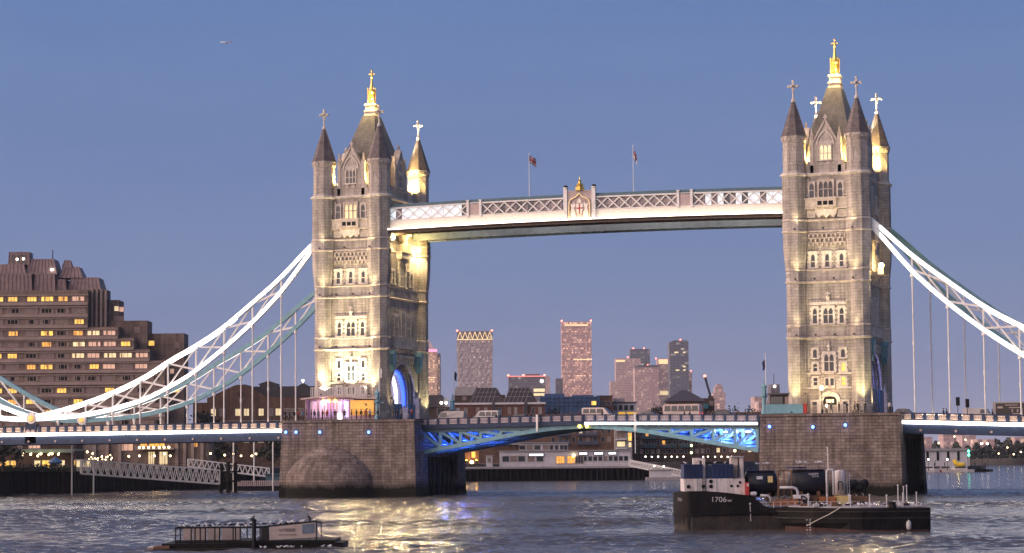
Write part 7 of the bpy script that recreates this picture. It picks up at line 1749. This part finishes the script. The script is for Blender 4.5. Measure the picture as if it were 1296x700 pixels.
# lorry with a poster side
x = aty(1284, 515, -5.0).x; T = thing('box_lorry', 'box lorry with a dark printed side at the far right of the bridge', 'lorry', (x, -5.0, surf(x)+.012))
m = MB(); m.box(-3.2, 3.2, -1.2, 1.2, .9, 3.15); bx = m.build('box_body', M['car_silver'], T)
m = MB(); m.box(-2.75, 3.1, -1.24, -1.202, 1.1, 2.95); m.build('poster_side', plain('dark poster', (.02, .014, .012), .4, 0, .3, 1), bx)
m = MB()
for a, b, c, d in ((-2.5, 2.3, .9, .3), (-1.3, 2.65, 2.2, .12), (-.7, 2.25, 2.0, .14), (-.3, 1.75, .22, .45), (.5, 1.75, .22, .45), (1.2, 1.6, .2, 1.1), (-.2, 1.3, 1.5, .12)): m.box(a, a+c*.9, -1.262, -1.242, b-d/2, b+d/2)
m.build('poster_print', M['board'], bx)
m = MB(); m.loft([[(3.25, -1.1, .5), (4.9, -1.1, .5), (4.9, 1.1, .5), (3.25, 1.1, .5)], [(3.25, -1.1, 1.5), (4.95, -1.1, 1.4), (4.95, 1.1, 1.4), (3.25, 1.1, 1.5)], [(3.3, -1.0, 2.6), (4.4, -1.0, 2.6), (4.4, 1.0, 2.6), (3.3, 1.0, 2.6)]]); cb = m.build('cab', M['car_white'], T)
m = MB(); m.prism([(4.93, -.9, 1.5), (4.93, .9, 1.5), (4.47, .85, 2.45), (4.47, -.85, 2.45)], (.04, 0, .03)); m.build('windscreen', M['dark_glass'], cb); m = MB(); m.box(-3.2, 4.8, -.9, .9, .55, .9); m.build('chassis', M['steel_dark'], T)
for px in (-2.3, 3.9):
    for q in (-1, 1): m = MB(); m.smooth = True; m.lathe([(.25, -.14), (.42, -.14), (.45, 0), (.42, .14), (.25, .14)], 16); w = m.build('wheel', M['rubber'], T); w.rotation_euler = (R(90), 0, 0); w.location = (px, q*1.05, .45)
for u, v, lb in ((1212, 503.5, 'left one of the two dark traffic signals above the right hand deck'), (1224, 505.8, 'traffic signal standing against a hanger above the right hand deck')):
    x = aty(u, v, -7.6); T = thing('traffic_light', lb, 'traffic light', (x.x, -7.6, surf(x.x)+.01)); h = x.z-surf(x.x)
    m = MB(); m.tube((0, 0, 0), (0, 0, h-1.1), .06); m.build('post', M['steel_dark'], T); m = MB(); m.box(-.2, .2, -.15, .15, h-1.15, h); m.box(-.3, .3, .1, .14, h-1.25, h+.1); m.build('signal_head', M['black'], T); m = MB()
    for k in range(3): m.lathe([(.13, 0), (.13, .02)], 10, (0, 0), 0)
    m = MB(); m.box(-.14, .14, -.25, -.15, h-.12, h-.06); m.box(-.14, .14, -.25, -.15, h-.48, h-.42); m.box(-.14, .14, -.25, -.15, h-.84, h-.78); m.build('visor', M['black'], T)

# ------------------------------------------------------------------ people
M['skin'] = plain('skin', (.30, .18, .13), .6, 0, .1); M['hair'] = plain('dark hair', (.02, .014, .01), .7)
def make_person(pose):
    J = {'pel': (0, 0, .95), 'wst': (0, .01, 1.12), 'chs': (0, .0, 1.35), 'nek': (0, .01, 1.50), 'hd0': (0, -.02, 1.60), 'hd1': (0, -.015, 1.72)}
    E_ = [('pel', 'wst'), ('wst', 'chs'), ('chs', 'nek'), ('nek', 'hd0'), ('hd0', 'hd1')]; rad = {'pel': .15, 'wst': .135, 'chs': .155, 'nek': .062, 'hd0': .092, 'hd1': .088}
    for q, s_ in ((-1, 'l'), (1, 'r')):
        st = pose['stride']*q
        J['sh'+s_] = (q*.19, 0, 1.42); J['el'+s_] = (q*.25, -.02-st*.3+pose['fold']*-.05, 1.14); J['wr'+s_] = (q*(.24-.1*pose['fold']), -.05-st*.5-.2*pose['fold'], .90+.22*pose['fold']); J['ha'+s_] = (q*(.22-.14*pose['fold']), -.07-st*.55-.26*pose['fold'], .80+.32*pose['fold'])
        J['hp'+s_] = (q*.10, 0, .88); J['kn'+s_] = (q*.11, -.03+st*.4, .48); J['an'+s_] = (q*.11, .02+st*.9, .09); J['to'+s_] = (q*.12, -.15+st*.9, .045)
        E_ += [('chs', 'sh'+s_), ('sh'+s_, 'el'+s_), ('el'+s_, 'wr'+s_), ('wr'+s_, 'ha'+s_), ('pel', 'hp'+s_), ('hp'+s_, 'kn'+s_), ('kn'+s_, 'an'+s_), ('an'+s_, 'to'+s_)]
        rad.update({'sh'+s_: .075, 'el'+s_: .055, 'wr'+s_: .04, 'ha'+s_: .042, 'hp'+s_: .105, 'kn'+s_: .072, 'an'+s_: .05, 'to'+s_: .042})
    ks = list(J); me = bpy.data.meshes.new('body'); me.from_pydata([J[k] for k in ks], [(ks.index(a), ks.index(b)) for a, b in E_], [])
    o = bpy.data.objects.new('body', me); COL.objects.link(o); md = o.modifiers.new('s', 'SKIN')
    for i, k in enumerate(ks): me.skin_vertices[0].data[i].radius = (rad[k], rad[k]*(.75 if k in ('wst', 'chs', 'pel') else 1)); me.skin_vertices[0].data[i].use_root = (k == 'pel')
    sb = o.modifiers.new('u', 'SUBSURF'); sb.levels = 1; sb.render_levels = 1
    bpy.context.view_layer.update(); r_ = bpy.data.meshes.new_from_object(o.evaluated_get(bpy.context.evaluated_depsgraph_get())); bpy.data.objects.remove(o)
    return r_
BODIES = [make_person({'stride': 0.0, 'fold': .9}), make_person({'stride': .28, 'fold': .1}), make_person({'stride': .06, 'fold': 0})]
hm = MB(); hm.ball((0, .02, 1.715), .108, 10, 6, 1, 1.05, .95); HAIR = hm.mesh('hair', M['hair'])
CLOTH = {}
for n, c in (('black', (.012, .012, .014)), ('navy', (.015, .02, .045)), ('brown', (.06, .035, .02)), ('red', (.20, .02, .02)), ('grey', (.10, .10, .11)), ('olive', (.05, .05, .025)), ('pale blue', (.14, .22, .32)), ('white', (.5, .48, .46))): CLOTH[n] = plain(n+' cloth', c, .85, 0, .2, 6)
DRESSED = {}
def dressed(bi, top, leg):
    if (bi, top, leg) not in DRESSED:
        me = BODIES[bi].copy(); me.materials.clear()
        for m_ in (CLOTH[top], CLOTH[leg], M['skin'], M['black']): me.materials.append(m_)
        for p_ in me.polygons:
            c = p_.center; hand = (abs(c.x) > .08 and bi == 0 and c.y < -.26) or (abs(c.x) > .17 and c.z < .88)
            p_.material_index = 2 if (c.z > 1.505 or hand) else 3 if c.z < .1 else 1 if c.z < .93 and abs(c.x) < .2 else 0; p_.use_smooth = True
        DRESSED[(bi, top, leg)] = me
    return DRESSED[(bi, top, leg)]
def person(u, y, zf, top, leg, label, bi, rz, group):
    p = aty(u, 522, y); o = bpy.data.objects.new('person', dressed(bi, top, leg)); COL.objects.link(o); o.location = (p.x, y, zf); o.rotation_euler = (0, 0, rz); tag(o, label, 'person', group)
    h = bpy.data.objects.new('hair', HAIR); COL.objects.link(h); h.parent = o
tops = list(CLOTH); rg = random.Random(21)
where_l = ['before the left end of the pink kiosk', 'left of the pink kiosk, at the pier edge', 'before the lilac panels of the kiosk', 'under the three pendant lamps', 'before the bright violet screen', 'before the orange poster', 'at the right of the orange poster', 'by the teal pedestal of the north tower', 'before the blue gate of the north tower', 'at the north tower corner nearest the drawbridge']
us = [361, 366, 372, 378, 383, 388, 394, 398, 403, 408, 414, 419, 424, 436, 445, 451, 457, 463, 468, 478, 497, 503, 508, 517, 521]
for k, u in enumerate(us):
    top = tops[(k*3+1) % 7]; leg = ['black', 'navy', 'grey'][k % 3]; w = where_l[min(9, 1 if u < 380 else 0 if u < 392 else 2 if u < 404 else 3 if u < 428 else 4 if u < 442 else 5 if u < 460 else 6 if u < 472 else 7 if u < 490 else 8 if u < 510 else 9)]
    same = sum(1 for q in us[:k] if abs(q-u) < 900 and tops[(us.index(q)*3+1) % 7] == top)
    person(u, -12.45 if u < 489 else -11.2, 13.02, top, leg, 'person in %s jacket and %s trousers %s' % (top, leg, w), k % 3, rg.uniform(0, 6.3), 'people on the north pier')
for k, (u, top, w) in enumerate(((1046, 'white', 'at the lower left of the south tower door'), (1052, 'black', 'in the doorway of the south tower'), (1062, 'brown', 'at the right jamb of the south tower door'), (1072, 'navy', 'before the small side door of the south tower'), (1082, 'grey', 'midway along the south tower wall'), (1086, 'olive', 'midway along the south tower wall'), (1095, 'black', 'by the low rail at the south tower corner'), (1107, 'navy', 'before the dark blue gate'), (1126, 'white', 'at the foot of the right buttress of the south arch'))):
    person(u, -12.3 if u < 1100 else -11.9, 13.02, top, 'black', 'person in %s jacket %s' % (top, w), k % 3, rg.uniform(0, 6.3), 'people on the south pier')
bw = [(628, 'black'), (633, 'navy'), (667, 'brown'), (672, 'black'), (723, 'grey'), (733, 'red'), (762, 'brown'), (835, 'black'), (838, 'navy'), (866, 'olive'), (873, 'black'), (897, 'grey'), (902, 'navy'), (932, 'black'), (943, 'brown'), (952, 'grey')]
nm = ['behind the white van', 'a step right of the white van', 'left of the first gauge post', 'left of the blue sheeted block', 'below the scaffolding', 'before the yellow lit window', 'behind the cream minibus', 'left of the beige coach', 'close to the nose of the beige coach', 'alongside the middle of the coach', 'alongside the rear of the coach', 'right of the coach', 'right of the coach, nearer the cab', 'just right of the black cab', 'halfway from the cab to the cabin', 'close to the south pier cabin']
for k, ((u, top), n) in enumerate(zip(bw, nm)):
    x = aty(u, 522, -8.2).x; person(u, -8.2, surf(x)+.005, top, 'black', 'pedestrian in %s coat on the drawbridge footway, %s' % (top, n), 1, R(90) if k % 2 else R(-90), 'pedestrians on the drawbridge')
for u, top, n in ((1194, 'black', 'left of the traffic signals'), (1198, 'navy', 'left of the traffic signals'), (1256, 'black', 'between the white van and the lorry')):
    x = aty(u, 522, -8.2).x; person(u, -8.2, surf(x)+.12, top, 'black', 'pedestrian in %s coat on the right hand deck, %s' % (top, n), 1, R(90), 'pedestrians on the right hand deck')

# ------------------------------------------------------------------ airliner
p = atd(285.5, 54, 6000); T = thing('airliner', 'tiny white airliner high in the sky at upper left', 'aeroplane', p, BASE_ROT+.25)
m = MB(); m.smooth = True; m.loft([[(x, r_*math.cos(2*PI*k/10), r_*math.sin(2*PI*k/10)+.02*abs(x)) for k in range(10)] for x, r_ in ((-14, .2), (-12.5, 1.3), (-9, 1.9), (6, 1.9), (11, 1.0), (14, .3))]); m.build('fuselage', M['plane_white'] if 'plane_white' in M else M.setdefault('plane_white', plain('white aircraft skin', (.85, .85, .87), .35, 0, .05)), T)
m = MB(); m.loft([[(-3, 0, -.8), (3, 0, -.6), (3, 0, -1.0)], [(4, 14, .6), (6, 14, .65), (6, 14, .5)]]); m.loft([[(-3, 0, -.8), (3, 0, -.6), (3, 0, -1.0)], [(4, -14, .6), (6, -14, .65), (6, -14, .5)]]); m.build('wing', M['plane_white'], T)
m = MB(); m.prism([(9, -.15, 1.5), (13.5, -.15, 1.5), (14.5, -.15, 6), (12.5, -.15, 6)], (0, .3, 0)); m.build('tail_fin', M['pinkpanel'], T)
# ================================================================== the river
def water_material():
    m, nt, b = mat('river water'); t = nd(nt, 'ShaderNodeTexCoord')
    n0 = noise(nt, t.outputs['Object'], .02, 4)
    nt.links.new(rampv(nt, n0.outputs[0], [(.35, (.055, .051, .048)), (.65, (.078, .069, .063))]), b.inputs['Base Color'])
    setp(b, Roughness=.125, IOR=1.33)
    mp = nd(nt, 'ShaderNodeMapping'); mp.inputs['Scale'].default_value = (.55, 1.2, 1); mp.inputs['Rotation'].default_value = (0, 0, R(20)); nt.links.new(t.outputs['Object'], mp.inputs[0])
    n1 = noise(nt, mp.outputs[0], 1.1, 5, .62); n2 = noise(nt, mp.outputs[0], .22, 3, .5)
    a = nd(nt, 'ShaderNodeMath', operation='MULTIPLY_ADD'); nt.links.new(n2.outputs[0], a.inputs[0]); a.inputs[1].default_value = 2.5; nt.links.new(n1.outputs[0], a.inputs[2])
    bump(nt, b, a.outputs[0], 1.0, .26)
    return m
M['water'] = water_material()
def wave_sheet():
    x0, x1, y0, y1, st = -150, 118, -250, 60, .42
    nx, ny = int((x1-x0)/st)+1, int((y1-y0)/st)+1
    gx, gy = np.meshgrid(np.linspace(x0, x1, nx), np.linspace(y0, y1, ny)); z = np.zeros_like(gx)
    rs = np.random.RandomState(4)
    for lam, amp, n in ((8, .011, 8), (4.2, .013, 14), (2.5, .022, 24), (1.7, .027, 30), (1.25, .019, 30)):
        for k in range(n):
            L = lam*rs.uniform(.75, 1.35); th = R(286)+rs.normal(0, .5); ph = rs.uniform(0, 6.28)
            z += amp/math.sqrt(n)*1.4*np.sin(2*PI/L*(gx*math.cos(th)+gy*math.sin(th))+ph)
    z = z+.9*np.abs(z)*z/.12*.35          # crests a little peakier than troughs
    patch = np.zeros_like(gx)
    for k in range(10):
        L = rs.uniform(35, 110); th = rs.uniform(0, 6.28); patch += np.sin(2*PI/L*(gx*math.cos(th)+gy*math.sin(th)*1.8)+rs.uniform(0, 6.28))
    z *= np.clip(1+.22*patch, .35, 1.8)
    e = np.minimum.reduce([gx-x0, x1-gx, gy-y0, y1-gy]); z = z*np.clip(e/12, 0, 1)
    co = np.stack([gx, gy, z], -1).reshape(-1, 3)
    i = np.arange(ny-1)[:, None]*nx+np.arange(nx-1)[None, :]; q = np.stack([i, i+1, i+nx+1, i+nx], -1).reshape(-1, 4)
    me = bpy.data.meshes.new('water'); me.vertices.add(len(co)); me.vertices.foreach_set('co', co.astype(np.float32).ravel())
    me.loops.add(q.size); me.loops.foreach_set('vertex_index', q.astype(np.int32).ravel()); me.polygons.add(len(q)); me.polygons.foreach_set('loop_start', np.arange(0, q.size, 4, dtype=np.int32)); me.polygons.foreach_set('loop_total', np.full(len(q), 4, dtype=np.int32))
    me.polygons.foreach_set('use_smooth', np.ones(len(q), dtype=bool)); me.update(calc_edges=True); me.materials.append(M['water'])
    o = bpy.data.objects.new('water', me); COL.objects.link(o); o['kind'] = 'structure'
    # the rest of the river, flat, joined edge to edge
    m = MB(); X0, X1, Y0, Y1 = -6000, 9000, -3000, 12000
    for a, b, c, d in ((X0, X1, Y0, y0), (X0, X1, y1, Y1), (X0, x0, y0, y1), (x1, X1, y0, y1)): m.poly([(a, c, 0), (b, c, 0), (b, d, 0), (a, d, 0)])
    o = m.build('river', M['water']); o['kind'] = 'structure'
wave_sheet()
# ================================================================== floodlights (fixtures the bridge carries)
WARM = (1.0, .80, .46)
GOLD = (1.0, .68, .24)
def flood(loc, target, power, label, col=WARM, size=70, rad=.3, blend=.7, fixture=True, arm=0):
    if fixture:
        T = thing('floodlight', label, 'floodlight', loc, 0)
        b = MB(); b.box(-.16, .16, -.08, .08, .05, .25); b.build('housing', M['steel_dark'], T)
        if arm: b = MB(); b.box(-.03, .03, 0, arm, -.06, 0); b.build('arm', M['steel_dark'], T); b = MB(); b.box(-.05, .05, -.05, .05, -1.6 if 18 < loc[2] < 19 else -.02, .05); b.build('stem', M['steel_dark'], T)
    d = (Vector(target)-Vector(loc)).normalized()
    lamp_spot('floodlight_beam', Vector(loc)+d*.5+Vector((0, 0, .2)), target, power, col, size, blend, rad)
L_, R_ = -TX, TX
flood((L_+.2, -11.9, 18.6), (L_+.1, -9.5, 22.3), 9000, 'floodlight on the kiosk roof at the middle of the north tower front', (1, .86, .54), 110)
flood((L_-4.4, -12.3, 17.2), (L_-3.0, -9.6, 25), 6500, 'floodlight on the kiosk roof at the left of the north tower front', WARM, 95)
flood((L_+4.4, -12.3, 17.2), (L_+2.6, -9.6, 25), 4600, 'floodlight on the kiosk roof at the right of the north tower front', WARM, 95)
def ledge(X, nm, z, zt, tot, n=4, span=4.6, col=WARM, where='lower'):
    for k in range(n):
        dx = -span+2*span*k/(n-1)
        flood((X+dx, -12.4, z), (X+dx*.8, -9.5, zt+1.0), tot/n, '%s of %d bracketed floodlights on the %s ledge of the %s tower' % (('first', 'second', 'third', 'fourth', 'fifth')[k], n, where, nm), col, 82, .35, 1.0, True, 2.9 if z < 45 else 2.9)
ledge(L_, 'north', 25.3, 32, 7600); ledge(L_, 'north', 34.2, 41, 5600, where='middle'); ledge(L_, 'north', 42.2, 47.5, 1500, 3, where='upper')
ledge(R_, 'south', 25.3, 32, 3800); ledge(R_, 'south', 34.2, 41, 4600, where='middle'); ledge(R_, 'south', 42.2, 47.5, 1700, 3, where='upper')
flood((R_-5.6, -12.5, 13.1), (R_-5.5, -10.4, 22), 4200, 'floodlight at the left foot of the south tower', (1, .88, .42), 60)
flood((R_+5.6, -12.5, 13.1), (R_+5.5, -10.4, 22), 4800, 'floodlight at the right foot of the south tower', (1, .88, .42), 60)
flood((R_, -12.5, 13.1), (R_, -9.6, 20), 1800, 'floodlight at the middle of the south tower foot', WARM, 120)
for X, nm in ((L_, 'north'), (R_, 'south')):
    for k, (sx, sy) in enumerate(((-1, -1), (1, -1), (1, 1), (-1, 1))):
        flood((X+sx*2.85, sy*8.5, 52.6), (X+sx*3.3, sy*7.4, 56.0), 7500, 'gold floodlight inside the %s parapet of the %s tower' % (('front left', 'front right', 'rear right', 'rear left')[k], nm), GOLD, 140, .3)
        flood((X+sx*4.6, sy*4.6, 52.6), (X+sx*4.9, sy*8.0, 57.2), 9000, 'gold floodlight beside the %s turret of the %s tower' % (('front left', 'front right', 'rear right', 'rear left')[k], nm), GOLD, 140, .3)
    for k, (dx, dy) in enumerate(((-1.6, -1.6), (1.6, -1.6))):
        lamp_point('lantern_lamp', (X+dx, dy, 69.2), 1500, GOLD, .25)
    for sx, sy in ((1, 1), (-1, 1)):
        lamp_spot('finial_beam', (X+sx*TCX*.68, sy*TCY*.75, 58.2), (X+sx*TCX, sy*TCY, 65), 30000 if not (X < 0 and sx < 0) else 6000, (1, .84, .5), 34, .8, .2)
    lamp_spot('turret_beam', (X+4.5, 5.0, 56.6), (X+TCX, TCY, 60), 5200, GOLD, 75, .8, .25); lamp_spot('turret_beam', (X-4.5, 5.0, 56.6), (X-TCX, TCY, 60), 3000, GOLD, 75, .8, .25); lamp_spot('turret_beam', (X+2.9, -7.4, 54.5), (X+.6, -4.8, 60), 900, GOLD, 60, .8, .25)
# side of the north tower under the walkways
lamp_spot('flood_lantern_beam', (L_+BX+1.3, -6.2, 44.1), (L_+BX, -4.5, 38), 5000, (1, .74, .38), 130, .8, .4)
lamp_spot('flood_lantern_beam', (L_+BX+1.3, 5.9, 42.8), (L_+BX, 6.5, 37), 6000, (1, .74, .38), 130, .8, .4)
lamp_point('flood_lantern_beam', (L_+BX+1.6, 2, 44.6), 1500, GOLD, .4)
# inside the arches
lamp_point('arch_lamp', (L_+1.5, 0, 19.5), 900, (.35, .42, 1.0), .6); lamp_point('arch_lamp', (R_+2.5, 0, 19.8), 1400, (.30, .34, 1.0), .6)
flood((L_+BX+3.2, 8.6, 13.1), (L_+BX+.4, 8.0, 22), 2600, 'added floodlight at the far foot of the north tower arch', (1, .85, .45), 75)  # this pair is added to warm the lower side wall
flood((L_+BX+3.2, -8.6, 13.1), (L_+BX+.4, -7.0, 24), 1500, 'added floodlight at the near foot of the north tower arch', (1, .75, .45), 75)
flood((R_+BX+2.2, -8.9, 13.1), (R_+BX+.4, -8.9, 22), 1300, 'floodlight at the near foot of the south tower arch', (1, .78, .45), 75)
# underside of the walkways
for x in (-24, -10, 10, 24):
    lamp_spot('walkway_soffit_lamp', (x, 0, 41.5), (x, 7, 45.6), 420, (1, .9, .78), 120, .9, .5)
# added beams that put a gold shimmer on the river before the piers
lamp_spot('added_river_beam', (L_+BX+1.5, -6.4, 44.3), (-12, -70, 0), 21000, (1, .74, .36), 80, .9, .45)
lamp_spot('added_river_beam', (L_+BX+1.5, 5.6, 43.0), (-6, -60, 0), 21000, (1, .74, .36), 80, .9, .45)
lamp_spot('added_river_beam', (R_+BX+2.4, -2.4, 37.2), (72, -110, 0), 9000, (1, .74, .40), 80, .9, .45)
lamp_spot('added_river_beam', (L_+1.0, -13.2, 17.6), (-34, -75, 0), 2600, (1, .78, .42), 110, .9, .4)
lamp_spot('added_river_beam', (L_-3.0, -13.2, 17.6), (-46, -75, 0), 2200, (1, .78, .42), 110, .9, .4)

# ================================================================== evening haze over the river
hm_ = bpy.data.materials.new('haze'); hm_.use_nodes = True; ht = hm_.node_tree; ht.nodes.clear()
ho = nd(ht, 'ShaderNodeOutputMaterial'); hv = nd(ht, 'ShaderNodeVolumePrincipled'); ht.links.new(hv.outputs[0], ho.inputs['Volume'])
hv.inputs['Color'].default_value = (.74, .84, 1.0, 1); hv.inputs['Density'].default_value = .000038; hv.inputs['Anisotropy'].default_value = 0.0
m = MB(); m.box(-12000, 12000, -4000, 18000, -4, 262); o = m.build('haze', hm_); o['kind'] = 'stuff'
